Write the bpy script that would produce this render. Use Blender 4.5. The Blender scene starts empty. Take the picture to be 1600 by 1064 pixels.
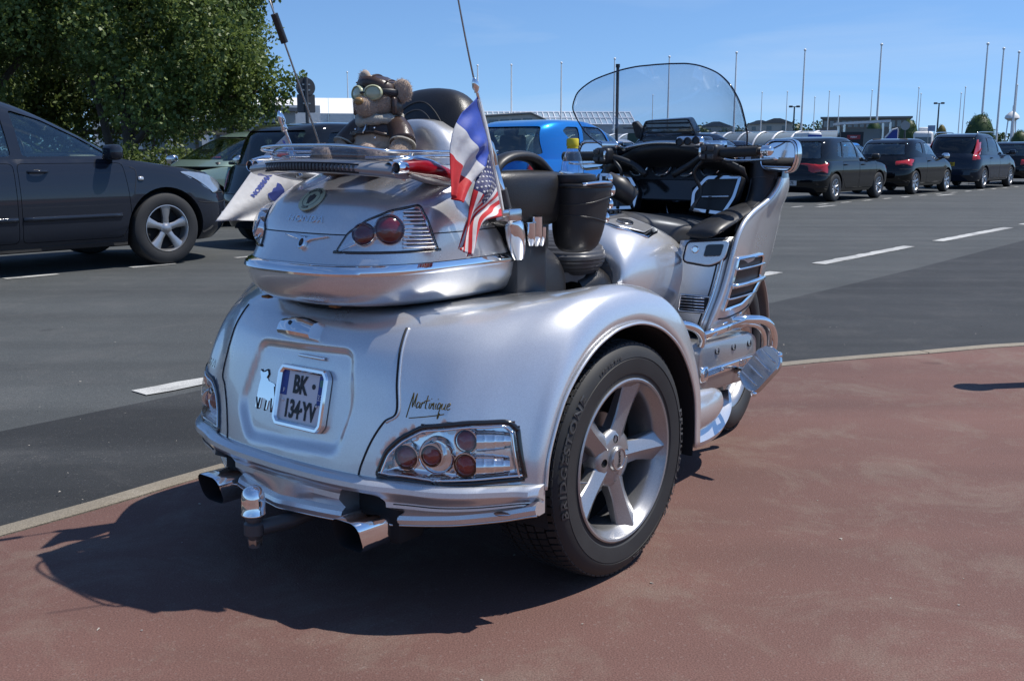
import bpy, math, random
import numpy as np
from math import sin, cos, pi, radians, sqrt, atan2
from mathutils import Vector, Matrix
from mathutils.bvhtree import BVHTree

SC = bpy.context.scene
COL = SC.collection
random.seed(7)
RNG = np.random.default_rng(7)

# ---------------------------------------------------------------- camera
cam_d = bpy.data.cameras.new('camera')
cam_d.sensor_width = 36.0
cam_d.lens = 35.775
cam_d.clip_start = 0.05
cam_d.clip_end = 4000
cam = bpy.data.objects.new('camera', cam_d)
cam.location = (0, 0, 1.12)
cam.rotation_euler = (radians(90 - 10.54), 0, 0)
COL.objects.link(cam)
SC.camera = cam

# ---------------------------------------------------------------- sky, sun, exposure
SUN_AZ, SUN_EL = 80.9, 60.0          # clockwise from +Y, above the horizon
world = bpy.data.worlds.new('World')
SC.world = world
world.use_nodes = True
wn = world.node_tree
wn.nodes.clear()
w_out = wn.nodes.new('ShaderNodeOutputWorld')
w_bg = wn.nodes.new('ShaderNodeBackground')
w_sky = wn.nodes.new('ShaderNodeTexSky')
w_sky.sky_type = 'NISHITA'
w_sky.sun_disc = False
w_sky.sun_elevation = radians(SUN_EL)
w_sky.sun_rotation = radians(SUN_AZ)
w_sky.air_density = 1.0
w_sky.dust_density = 0.0
w_sky.ozone_density = 10.0
w_sky.altitude = 0
w_bg.inputs['Strength'].default_value = 0.130
w_tc = wn.nodes.new('ShaderNodeTexCoord')          # look a little above the true direction: thinner horizon haze, all round alike
w_mul = wn.nodes.new('ShaderNodeVectorMath'); w_mul.operation = 'MULTIPLY_ADD'
w_mul.inputs[1].default_value = (1, 1, .91); w_mul.inputs[2].default_value = (0, 0, .09)
wn.links.new(w_tc.outputs['Generated'], w_mul.inputs[0]); wn.links.new(w_mul.outputs[0], w_sky.inputs[0])
# thin cirrus veils, the same all round the sky
w_map = wn.nodes.new('ShaderNodeMapping'); w_map.inputs['Scale'].default_value = (1.4, 1.4, 11.0); w_map.inputs['Rotation'].default_value = (.10, -.14, .4)
w_n = wn.nodes.new('ShaderNodeTexNoise'); w_n.inputs['Scale'].default_value = 1.5; w_n.inputs['Detail'].default_value = 7.0; w_n.inputs['Distortion'].default_value = .8
w_r = wn.nodes.new('ShaderNodeMapRange'); w_r.inputs[1].default_value = .50; w_r.inputs[2].default_value = .78; w_r.inputs[3].default_value = 0; w_r.inputs[4].default_value = .34
w_mx = wn.nodes.new('ShaderNodeMix'); w_mx.data_type = 'RGBA'; w_mx.inputs[7].default_value = (4.4, 5.3, 6.6, 1)
wn.links.new(w_tc.outputs['Generated'], w_map.inputs[0]); wn.links.new(w_map.outputs[0], w_n.inputs[0]); wn.links.new(w_n.outputs[0], w_r.inputs[0])
wn.links.new(w_r.outputs[0], w_mx.inputs[0]); wn.links.new(w_sky.outputs[0], w_mx.inputs[6]); wn.links.new(w_mx.outputs[2], w_bg.inputs[0])
wn.links.new(w_bg.outputs[0], w_out.inputs[0])

sun_d = bpy.data.lights.new('sun', 'SUN')
sun_d.energy = 5.0
sun_d.angle = radians(0.53)
sun_d.color = (1.0, 0.955, 0.89)
sun = bpy.data.objects.new('sun', sun_d)
sd = Vector((sin(radians(SUN_AZ)) * cos(radians(SUN_EL)), cos(radians(SUN_AZ)) * cos(radians(SUN_EL)), sin(radians(SUN_EL))))
sun.rotation_euler = sd.to_track_quat('Z', 'Y').to_euler()
sun.location = sd * 50
COL.objects.link(sun)

SC.view_settings.view_transform = 'Standard'
SC.view_settings.look = 'None'
SC.view_settings.exposure = 0.15
SC.view_settings.gamma = 1.0
SC.view_settings.use_curve_mapping = False
SC.cycles.max_bounces = 8
SC.cycles.transparent_max_bounces = 16
SC.cycles.caustics_reflective = False
SC.cycles.caustics_refractive = False
SC.cycles.sample_clamp_indirect = 4.0
# ---------------------------------------------------------------- helpers
class MB:
    """collects geometry for ONE mesh object"""
    def __init__(s):
        s.V = []; s.F = []; s.I = []
    def add(s, V, F, mi=0):
        o = len(s.V)
        s.V.extend([tuple(map(float, v)) for v in V])
        s.F.extend([tuple(i + o for i in f) for f in F])
        s.I.extend([mi] * len(F))
        return s
    def grid(s, P, cu=False, cv=False, mi=0, flip=False, cap0=False, cap1=False):
        m = len(P); n = len(P[0])
        V = [p for row in P for p in row]
        F = []
        for i in range(m if cu else m - 1):
            for j in range(n if cv else n - 1):
                a = i * n + j; b = i * n + (j + 1) % n
                c = ((i + 1) % m) * n + (j + 1) % n; d = ((i + 1) % m) * n + j
                F.append((a, d, c, b) if flip else (a, b, c, d))
        if cap0: F.append(tuple(range(n)) if flip else tuple(range(n))[::-1])
        if cap1:
            t = tuple((m - 1) * n + j for j in range(n))
            F.append(t[::-1] if flip else t)
        return s.add(V, F, mi)
    def box(s, c, d, mi=0, M=None):
        cx, cy, cz = c; x, y, z = d[0] / 2, d[1] / 2, d[2] / 2
        V = [(cx + a * x, cy + b * y, cz + e * z) for a in (-1, 1) for b in (-1, 1) for e in (-1, 1)]
        if M is not None: V = [tuple(M @ Vector(v)) for v in V]
        return s.add(V, [(0, 1, 3, 2), (4, 6, 7, 5), (0, 4, 5, 1), (2, 3, 7, 6), (0, 2, 6, 4), (1, 5, 7, 3)], mi)
    def bbox(s, c, d, r=0.01, mi=0, M=None, k=2):
        """rounded box: superellipse rings along z"""
        X, Y, Z = d[0] / 2, d[1] / 2, d[2] / 2
        r = min(r, X * .98, Y * .98, Z * .98)
        rings = []
        for sgn in (-1, 1):
            seq = range(k + 1) if sgn < 0 else range(k, -1, -1)
            for i in seq:
                a = pi / 2 * i / k
                z = sgn * (Z - r + r * cos(a)) ; q = r * sin(a)
                rings.append((z, q))
        P = []
        for z, q in rings:
            ring = []
            for (sx, sy, a0) in ((1, 1, 0), (-1, 1, pi / 2), (-1, -1, pi), (1, -1, 3 * pi / 2)):
                for i in range(k + 1):
                    a = a0 + pi / 2 * i / k
                    ring.append((c[0] + sx * (X - r) + q * cos(a), c[1] + sy * (Y - r) + q * sin(a), c[2] + z))
            P.append(ring)
        if M is not None: P = [[tuple(M @ Vector(v)) for v in row] for row in P]
        return s.grid(P, cv=True, mi=mi, cap0=True, cap1=True)
    def lathe(s, prof, n=32, M=None, mi=0, cap0=False, cap1=False):
        """prof: (radius, height along local z)"""
        P = [[(r * cos(2 * pi * k / n), r * sin(2 * pi * k / n), h) for k in range(n)] for r, h in prof]
        if M is not None: P = [[tuple(M @ Vector(v)) for v in row] for row in P]
        return s.grid(P, cv=True, mi=mi, cap0=cap0, cap1=cap1)
    def tube(s, pts, r, n=8, smooth=0, closed=False, mi=0, cap=True, flat=None):
        pts = [Vector(p) for p in pts]
        rs = list(r) if hasattr(r, '__len__') else [r] * len(pts)
        if smooth: pts, rs = spline(pts, smooth, closed, rs)
        m = len(pts); P = []; up = None
        for i in range(m):
            a = pts[i - 1] if (i > 0 or closed) else pts[i]
            b = pts[(i + 1) % m] if (i < m - 1 or closed) else pts[i]
            t = (b - a)
            t = t.normalized() if t.length > 1e-9 else Vector((0, 0, 1))
            if up is None:
                up = Vector((0, 0, 1)) if abs(t.z) < .9 else Vector((1, 0, 0))
            u = (up - t * up.dot(t))
            u = u.normalized() if u.length > 1e-6 else t.orthogonal().normalized()
            w = t.cross(u); up = u
            fx, fy = flat or (1, 1)
            P.append([tuple(pts[i] + (u * cos(2 * pi * k / n) * fx + w * sin(2 * pi * k / n) * fy) * rs[i]) for k in range(n)])
        return s.grid(P, cu=closed, cv=True, mi=mi, cap0=cap and not closed, cap1=cap and not closed, flip=True)
    def prism(s, outl, d0, d1, M=None, mi=0, bev=0.0):
        """outline (u,v) in local xy, extruded along local z from d0 to d1; bev = chamfer"""
        o = list(outl); n = len(o)
        rings = []
        if bev > 0:
            oi = inset(o, bev)
            rings = [(oi, d0), (o, d0 + bev * (1 if d1 > d0 else -1)), (o, d1 - bev * (1 if d1 > d0 else -1)), (oi, d1)]
        else: rings = [(o, d0), (o, d1)]
        P = [[(u, v, d) for u, v in ring] for ring, d in rings]
        if M is not None: P = [[tuple(M @ Vector(v)) for v in row] for row in P]
        return s.grid(P, cv=True, mi=mi, cap0=True, cap1=True)
    def ball(s, c, r, n=16, m=10, mi=0, M=None):
        rx, ry, rz = r if hasattr(r, '__len__') else (r, r, r)
        P = []
        for i in range(m + 1):
            a = -pi / 2 + pi * (i + .0) / m
            a = max(min(a, pi / 2 - .02), -pi / 2 + .02)
            P.append([(rx * cos(a) * cos(2 * pi * k / n), ry * cos(a) * sin(2 * pi * k / n), rz * sin(a)) for k in range(n)])
        T = Matrix.Translation(Vector(c))
        if M is not None: T = T @ M
        P = [[tuple(T @ Vector(v)) for v in row] for row in P]
        return s.grid(P, cv=True, mi=mi, cap0=True, cap1=True)
    def xf(s, M):
        s.V = [tuple(M @ Vector(v)) for v in s.V]; return s
    def mesh(s, name, mats, smooth=35, fixn=True):
        me = bpy.data.meshes.new(name)
        me.from_pydata(s.V, [], s.F)
        for m in (mats if isinstance(mats, (list, tuple)) else [mats]): me.materials.append(m)
        if any(s.I): me.polygons.foreach_set('material_index', s.I)
        if fixn:
            import bmesh
            bm = bmesh.new(); bm.from_mesh(me)
            bmesh.ops.remove_doubles(bm, verts=bm.verts, dist=1e-6)
            bmesh.ops.recalc_face_normals(bm, faces=bm.faces)
            bm.to_mesh(me); bm.free()
        if smooth:
            me.shade_smooth()
            if smooth < 180: me.set_sharp_from_angle(angle=radians(smooth))
        me.update()
        return me
    def obj(s, name, mats, parent=None, smooth=35, fixn=True, bevel=0, label=None):
        return link(name, s.mesh(name, mats, smooth, fixn), parent, bevel, label)

def link(name, me, parent=None, bevel=0, label=None):
    o = bpy.data.objects.new(name, me)
    COL.objects.link(o)
    if parent: o.parent = parent
    if bevel:
        b = o.modifiers.new('bevel', 'BEVEL'); b.width = bevel; b.segments = 2; b.limit_method = 'ANGLE'; b.angle_limit = radians(40)
    if label: o['label'] = label
    return o

def thing(name, label, cat, loc=(0, 0, 0), rz=0, group=None, kind=None):
    o = bpy.data.objects.new(name, None)
    COL.objects.link(o)
    o.empty_display_size = .1
    o.location = loc; o.rotation_euler = (0, 0, rz)
    return tag(o, label, cat, group, kind)

def tag(o, label=None, cat=None, group=None, kind=None):
    if label: o['label'] = label
    if cat: o['category'] = cat
    if group: o['group'] = group
    if kind: o['kind'] = kind
    return o

def copy_tree(o, parent=None):
    c = o.copy(); COL.objects.link(c)
    c.parent = parent
    for ch in list(o.children):
        copy_tree(ch, c)
    return c

def spline(pts, k, closed=False, rs=None):
    n = len(pts); out = []; ro = []
    for i in range(n if closed else n - 1):
        p0 = pts[(i - 1) % n] if (closed or i > 0) else pts[i] * 2 - pts[i + 1]
        p1 = pts[i]; p2 = pts[(i + 1) % n]
        p3 = pts[(i + 2) % n] if (closed or i + 2 < n) else p2 * 2 - p1
        for j in range(k):
            t = j / k
            out.append(.5 * ((2 * p1) + (p2 - p0) * t + (2 * p0 - 5 * p1 + 4 * p2 - p3) * t * t + (3 * p1 - p0 - 3 * p2 + p3) * t ** 3))
            if rs: ro.append(rs[i] * (1 - t) + rs[(i + 1) % n] * t)
    if not closed:
        out.append(pts[-1])
        if rs: ro.append(rs[-1])
    return out, ro

def sp2(pts, k=6, closed=False):
    q, _ = spline([Vector((p[0], p[1], 0)) for p in pts], k, closed)
    return [(v.x, v.y) for v in q]

def sp3(pts, k=6, closed=False):
    return spline([Vector(p) for p in pts], k, closed)[0]

def inset(o, d):
    n = len(o); A = sum(o[i][0] * o[(i + 1) % n][1] - o[(i + 1) % n][0] * o[i][1] for i in range(n))
    s = 1 if A > 0 else -1
    out = []
    for i in range(n):
        x0, y0 = o[i - 1]; x1, y1 = o[i]; x2, y2 = o[(i + 1) % n]
        a = Vector((x1 - x0, y1 - y0)); b = Vector((x2 - x1, y2 - y1))
        a = a.normalized() if a.length > 1e-9 else b.normalized(); b = b.normalized() if b.length > 1e-9 else a
        na = Vector((-a.y, a.x)); nb = Vector((-b.y, b.x)); m = na + nb
        m = m / max(m.length_squared / 2, .3) if m.length > 1e-6 else na
        out.append((x1 + s * m.x * d, y1 + s * m.y * d))
    return out

def rrect(w, h, r, k=4, cx=0, cy=0):
    o = []
    for sx, sy, a0 in ((1, 1, 0), (-1, 1, pi / 2), (-1, -1, pi), (1, -1, 3 * pi / 2)):
        for i in range(k + 1):
            a = a0 + pi / 2 * i / k
            o.append((cx + sx * (w / 2 - r) + r * cos(a), cy + sy * (h / 2 - r) + r * sin(a)))
    return o

def rpoly(pts, r=.02, k=3):
    """polygon with rounded corners"""
    n = len(pts); o = []
    for i in range(n):
        p0 = Vector(pts[i - 1]); p1 = Vector(pts[i]); p2 = Vector(pts[(i + 1) % n])
        a = (p0 - p1); b = (p2 - p1); rr = min(r, a.length * .45, b.length * .45)
        A = p1 + a.normalized() * rr; B = p1 + b.normalized() * rr
        for j in range(k + 1):
            t = j / k
            q = A * (1 - t) ** 2 + p1 * 2 * t * (1 - t) + B * t * t
            o.append((q.x, q.y))
    return o

def ell(rx, ry, n=28, cx=0, cy=0, a0=0):
    return [(cx + rx * cos(2 * pi * i / n + a0), cy + ry * sin(2 * pi * i / n + a0)) for i in range(n)]

def basis(o, x, y, z=None):
    x = Vector(x).normalized(); y = Vector(y)
    y = (y - x * y.dot(x)).normalized(); z = x.cross(y)
    M = Matrix((x, y, z)).transposed().to_4x4(); M.translation = Vector(o)
    return M

def axis_m(o, d, up=(0, 0, 1)):
    """local z along d"""
    z = Vector(d).normalized(); u = Vector(up)
    if abs(z.dot(u)) > .99: u = Vector((1, 0, 0))
    x = u.cross(z).normalized(); y = z.cross(x)
    M = Matrix((x, y, z)).transposed().to_4x4(); M.translation = Vector(o)
    return M

def bvh_of(*obs):
    V = []; F = []
    for o in obs:
        me = o.data; off = len(V)
        V += [v.co.copy() for v in me.vertices]; F += [tuple(i + off for i in p.vertices) for p in me.polygons]
    return BVHTree.FromPolygons(V, F)

def cast(b, p, d, off=0.0):
    h, n, i, t = b.ray_cast(Vector(p), Vector(d).normalized())
    if h is None: return None, None
    if n.dot(Vector(d)) > 0: n = -n
    return h + n * off, n

def conform(b, outl, to3, d, off=.002, rings=8, thick=0.0, dome=0.0, mb=None, mi=0, mid=None):
    """a patch that follows the surface inside a star-shaped outline; to3 maps (u,v) to a ray origin"""
    mb = mb or MB(); n = len(outl)
    cx, cy = mid or (sum(p[0] for p in outl) / n, sum(p[1] for p in outl) / n)
    def pt(u, v, o):
        h, nn = cast(b, to3(u, v), d)
        if h is None: return None
        return h + nn * o
    P = []; last = None
    for k in range(rings + 1):
        t = k / rings; row = []
        for (x, y) in outl:
            q = pt(cx + (x - cx) * max(t, .001), cy + (y - cy) * max(t, .001), off + dome * sqrt(max(0, 1 - t * t)))
            row.append(q)
        P.append(row)
    for row in P:
        for j in range(n):
            if row[j] is None:
                c = [r for r in row if r is not None]
                row[j] = c[0] if c else Vector((0, 0, 0))
    if thick:
        P.append([pt_ - (Vector(d).normalized() * -thick) for pt_ in P[-1]])
    mb.grid([[tuple(v) for v in r] for r in P], cv=True, mi=mi)
    return mb

def surf_line(b, pts, to3, d, r=.003, off=.0, closed=False, k=5, n=6, mb=None, mi=0, sm=True):
    mb = mb or MB()
    q = sp2(pts, k, closed) if sm else list(pts)
    qq = []
    for i in range(len(q) if closed else len(q) - 1):
        a, c = q[i], q[(i + 1) % len(q)]; L = math.hypot(c[0] - a[0], c[1] - a[1]); nn_ = max(1, int(L / .015))
        qq += [(a[0] + (c[0] - a[0]) * j / nn_, a[1] + (c[1] - a[1]) * j / nn_) for j in range(nn_)]
    q = qq + ([] if closed else [q[-1]])
    P = []
    for u, v in q:
        h, nn = cast(b, to3(u, v), d, off)
        if h is not None: P.append(h)
    if len(P) > 2: mb.tube(P, r, n, closed=closed, mi=mi)
    return mb

def text_geo(txt, size=1.0, ext=0.0, bold=0.0, spacing=1.0, align='CENTER', shear=0.0, xs=1.0):
    cu = bpy.data.curves.new('t', 'FONT'); cu.body = txt; cu.size = size; cu.extrude = ext; cu.offset = bold
    cu.align_x = align; cu.align_y = 'CENTER'; cu.space_character = spacing; cu.shear = shear
    cu.resolution_u = 3
    o = bpy.data.objects.new('t', cu); COL.objects.link(o)
    bpy.context.view_layer.update()
    me = bpy.data.meshes.new_from_object(o.evaluated_get(bpy.context.evaluated_depsgraph_get()))
    V = [(v.co.x * xs, v.co.y, v.co.z) for v in me.vertices]; F = [tuple(p.vertices) for p in me.polygons]
    bpy.data.objects.remove(o); bpy.data.meshes.remove(me)
    return V, F

def boolean(o, cutter, op='DIFFERENCE', solver='MANIFOLD', keep=False):
    bpy.context.view_layer.update(); cutter.matrix_world = o.matrix_world.copy()
    m = o.modifiers.new('b', 'BOOLEAN'); m.operation = op; m.solver = solver; m.object = cutter
    bpy.context.view_layer.update()
    me = bpy.data.meshes.new_from_object(o.evaluated_get(bpy.context.evaluated_depsgraph_get()))
    o.modifiers.clear()
    old = o.data; o.data = me; me.name = old.name
    if not keep: bpy.data.objects.remove(cutter)
    return o

def smooth(o, ang=35):
    o.data.shade_smooth(); o.data.set_sharp_from_angle(angle=radians(ang)); return o

def apply_mods(o):
    bpy.context.view_layer.update()
    me = bpy.data.meshes.new_from_object(o.evaluated_get(bpy.context.evaluated_depsgraph_get()))
    o.modifiers.clear(); o.data = me
    return o

def interp(x, xs, ys):
    return float(np.interp(x, xs, ys))

def pchip(xs, ys, x):
    """smooth monotone-ish interpolation (finite-difference hermite)"""
    xs = list(xs); n = len(xs)
    if x <= xs[0]: return ys[0]
    if x >= xs[-1]: return ys[-1]
    i = max(k for k in range(n - 1) if xs[k] <= x)
    h = xs[i + 1] - xs[i]; t = (x - xs[i]) / h
    def sl(k):
        if k == 0: return (ys[1] - ys[0]) / (xs[1] - xs[0])
        if k == n - 1: return (ys[-1] - ys[-2]) / (xs[-1] - xs[-2])
        a = (ys[k] - ys[k - 1]) / (xs[k] - xs[k - 1]); b = (ys[k + 1] - ys[k]) / (xs[k + 1] - xs[k])
        if a * b <= 0: return 0.0
        return 2 * a * b / (a + b)
    a, b = sl(i) * h, sl(i + 1) * h
    return (2 * t ** 3 - 3 * t * t + 1) * ys[i] + (t ** 3 - 2 * t * t + t) * a + (-2 * t ** 3 + 3 * t * t) * ys[i + 1] + (t ** 3 - t * t) * b

# ---------------------------------------------------------------- materials
def new_mat(name):
    m = bpy.data.materials.new(name); m.use_nodes = True
    nt = m.node_tree; b = nt.nodes['Principled BSDF']
    return m, nt, b

def N(nt, typ, **kw):
    n = nt.nodes.new(typ)
    for k, v in kw.items():
        if k in n.inputs.keys(): n.inputs[k].default_value = v
        else: setattr(n, k, v)
    return n

def pbr(name, col, rough=.5, metal=0, coat=0, spec=None, noise=None, bump=None, trans=0, coat_r=.03, sheen=0):
    """noise=(scale, amount of colour change, detail); bump=(scale, strength, distance)"""
    m, nt, b = new_mat(name)
    b.inputs['Base Color'].default_value = (*col, 1)
    b.inputs['Roughness'].default_value = rough
    b.inputs['Metallic'].default_value = metal
    b.inputs['Coat Weight'].default_value = coat
    b.inputs['Coat Roughness'].default_value = coat_r
    b.inputs['Transmission Weight'].default_value = trans
    b.inputs['Sheen Weight'].default_value = sheen
    if spec is not None: b.inputs['Specular IOR Level'].default_value = spec
    tc = N(nt, 'ShaderNodeTexCoord')
    if noise:
        n = N(nt, 'ShaderNodeTexNoise', Scale=noise[0], Detail=noise[2] if len(noise) > 2 else 4.0)
        nt.links.new(tc.outputs['Object'], n.inputs['Vector'])
        mx = N(nt, 'ShaderNodeMix', data_type='RGBA')
        a = noise[1]
        mx.inputs[6].default_value = (*[max(0, c * (1 - a)) for c in col], 1)
        mx.inputs[7].default_value = (*[min(1, c * (1 + a)) for c in col], 1)
        nt.links.new(n.outputs['Fac'], mx.inputs[0]); nt.links.new(mx.outputs[2], b.inputs['Base Color'])
        mr = N(nt, 'ShaderNodeMapRange'); mr.inputs[3].default_value = max(0, rough - .06); mr.inputs[4].default_value = min(1, rough + .08)
        nt.links.new(n.outputs['Fac'], mr.inputs[0]); nt.links.new(mr.outputs[0], b.inputs['Roughness'])
    if bump:
        n = N(nt, 'ShaderNodeTexNoise', Scale=bump[0], Detail=3.0)
        nt.links.new(tc.outputs['Object'], n.inputs['Vector'])
        bp = N(nt, 'ShaderNodeBump', Strength=bump[1], Distance=bump[2])
        nt.links.new(n.outputs['Fac'], bp.inputs['Height']); nt.links.new(bp.outputs[0], b.inputs['Normal'])
    return m

def glassy(name, tint=(1, 1, 1), refl=1.0, rough=.01, base=.0, ior=1.5):
    """pane: straight-through tinted transmission plus fresnel reflection"""
    m, nt, b = new_mat(name); nt.nodes.remove(b)
    out = nt.nodes['Material Output']
    tr = N(nt, 'ShaderNodeBsdfTransparent'); tr.inputs[0].default_value = (*tint, 1)
    gl = N(nt, 'ShaderNodeBsdfGlossy'); gl.inputs['Color'].default_value = (refl, refl, refl, 1); gl.inputs['Roughness'].default_value = rough
    lw = N(nt, 'ShaderNodeLayerWeight'); lw.inputs['Blend'].default_value = .5
    pw = N(nt, 'ShaderNodeMath', operation='POWER'); pw.inputs[1].default_value = 5.0; nt.links.new(lw.outputs['Facing'], pw.inputs[0])
    f0 = ((ior - 1) / (ior + 1)) ** 2
    fr = N(nt, 'ShaderNodeMath', operation='MULTIPLY_ADD'); fr.inputs[1].default_value = 1 - f0; fr.inputs[2].default_value = f0; nt.links.new(pw.outputs[0], fr.inputs[0])
    mx = N(nt, 'ShaderNodeMixShader')
    ad = N(nt, 'ShaderNodeMath', operation='ADD'); ad.inputs[1].default_value = base
    nt.links.new(fr.outputs[0], ad.inputs[0]); nt.links.new(ad.outputs[0], mx.inputs[0])
    nt.links.new(tr.outputs[0], mx.inputs[1]); nt.links.new(gl.outputs[0], mx.inputs[2])
    nt.links.new(mx.outputs[0], out.inputs[0])
    return m

def flake_paint(name, col, rough=.3, metal=.75, flake=1400., dust=.06, spec=.5):
    m, nt, b = new_mat(name); b.inputs['Specular IOR Level'].default_value = spec
    tc = N(nt, 'ShaderNodeTexCoord')
    v = N(nt, 'ShaderNodeTexVoronoi', Scale=flake); nt.links.new(tc.outputs['Object'], v.inputs['Vector'])
    mx = N(nt, 'ShaderNodeMix', data_type='RGBA')
    mx.inputs[6].default_value = (*[c * .86 for c in col], 1); mx.inputs[7].default_value = (*[min(1, c * 1.16) for c in col], 1)
    sp = N(nt, 'ShaderNodeSeparateColor'); nt.links.new(v.outputs['Color'], sp.inputs[0])
    nt.links.new(sp.outputs[0], mx.inputs[0]); nt.links.new(mx.outputs[2], b.inputs['Base Color'])
    b.inputs['Metallic'].default_value = metal
    n = N(nt, 'ShaderNodeTexNoise', Scale=7.0, Detail=5.0); nt.links.new(tc.outputs['Object'], n.inputs['Vector'])
    mr = N(nt, 'ShaderNodeMapRange'); mr.inputs[1].default_value = .3; mr.inputs[2].default_value = .8
    mr.inputs[3].default_value = rough; mr.inputs[4].default_value = rough + dust
    nt.links.new(n.outputs['Fac'], mr.inputs[0]); nt.links.new(mr.outputs[0], b.inputs['Roughness'])
    mr2 = N(nt, 'ShaderNodeMapRange'); mr2.inputs[1].default_value = .35; mr2.inputs[2].default_value = .8
    mr2.inputs[3].default_value = .02; mr2.inputs[4].default_value = .02 + dust * .9
    nt.links.new(n.outputs['Fac'], mr2.inputs[0]); nt.links.new(mr2.outputs[0], b.inputs['Coat Roughness'])
    b.inputs['Coat Weight'].default_value = 1.0
    return m

M_SILVER = flake_paint('silver_flake_paint', (.70, .70, .70), .27, .70)
M_CHROME = pbr('chrome', (.86, .87, .88), .05, 1, noise=(9, .03, 3))
M_CHROME_D = pbr('worn_chrome', (.62, .62, .62), .16, 1, noise=(30, .12, 4))
M_ALLOY = flake_paint('alloy_silver', (.36, .36, .365), .34, .75, 900.)
M_BLACK = pbr('black_plastic', (.018, .018, .019), .42, noise=(40, .2, 3))
M_BLACKG = pbr('gloss_black', (.012, .012, .013), .12, coat=.6, noise=(8, .2))
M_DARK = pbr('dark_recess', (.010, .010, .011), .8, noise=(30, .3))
M_GREY = pbr('dark_grey_plastic', (.06, .06, .062), .38, noise=(20, .15), bump=(400, .1, .001))
M_LEATHER = pbr('black_leather', (.014, .013, .013), .36, noise=(25, .25, 6), bump=(260, .35, .002))
M_CARBON = pbr('ribbed_vinyl', (.075, .075, .08), .34, noise=(60, .2))
M_RUBBER = pbr('tyre_rubber', (.022, .022, .022), .62, noise=(14, .35, 6), bump=(300, .12, .001))
M_RUBBER_L = pbr('tyre_letter_rubber', (.050, .050, .051), .5, noise=(40, .2))
M_LENS = glassy('clear_lens', (.97, .97, .97), .9, .01, .03)
M_SCREEN = glassy('windscreen_acrylic', (.88, .91, .95), 1.0, .01, .035, 1.5)
M_SMOKE = glassy('smoked_acrylic', (.70, .72, .76), 1.0, .02, .03)
M_SMOKE_D = glassy('dark_smoked_acrylic', (.35, .36, .38), 1.0, .03, .05)
M_RED = pbr('red_lamp_lens', (.26, .006, .010), .14, coat=.5, spec=.5, noise=(60, .25))
M_REFL = pbr('lamp_reflector', (.84, .84, .84), .13, 1, noise=(6, .05))
M_RED_D = pbr('burgundy_lens', (.11, .004, .010), .12, coat=.6, spec=.5, noise=(60, .25))
M_WHITE = pbr('white_print', (.74, .74, .76), .35, noise=(20, .05))
M_PBLUE = pbr('plate_blue', (.02, .05, .28), .35, noise=(20, .1))
M_INK = pbr('ink_black', (.012, .012, .016), .4, noise=(20, .1))
M_GOLD = pbr('gold_print', (.16, .11, .02), .35, .4, noise=(20, .1))
M_STEEL = pbr('bare_steel', (.36, .35, .33), .35, 1, noise=(40, .2, 6))
M_SPOIL = flake_paint('grey_silver_paint', (.34, .34, .345), .42, .55)
M_BADGE = pbr('pewter_badge', (.50, .52, .36), .45, .1, noise=(60, .2))
M_LINE = pbr('panel_gap_shadow', (.02, .02, .022), .7, noise=(20, .1))
M_RUST = pbr('rusty_screw', (.28, .12, .03), .6, .4, noise=(120, .5, 5))
M_CREAM = pbr('cream_enamel', (.55, .55, .5), .4, noise=(20, .1))
# ================================================================ setting: road frame (x along the road, y across it, away from the camera)
ROAD = 40.95
RF_R = radians(90 - ROAD)
cR, sR = cos(RF_R), sin(RF_R)
def rw(x, y, z=0.0):                    # road frame -> world
    return Vector((x * cR - y * sR, x * sR + y * cR, z))

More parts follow.
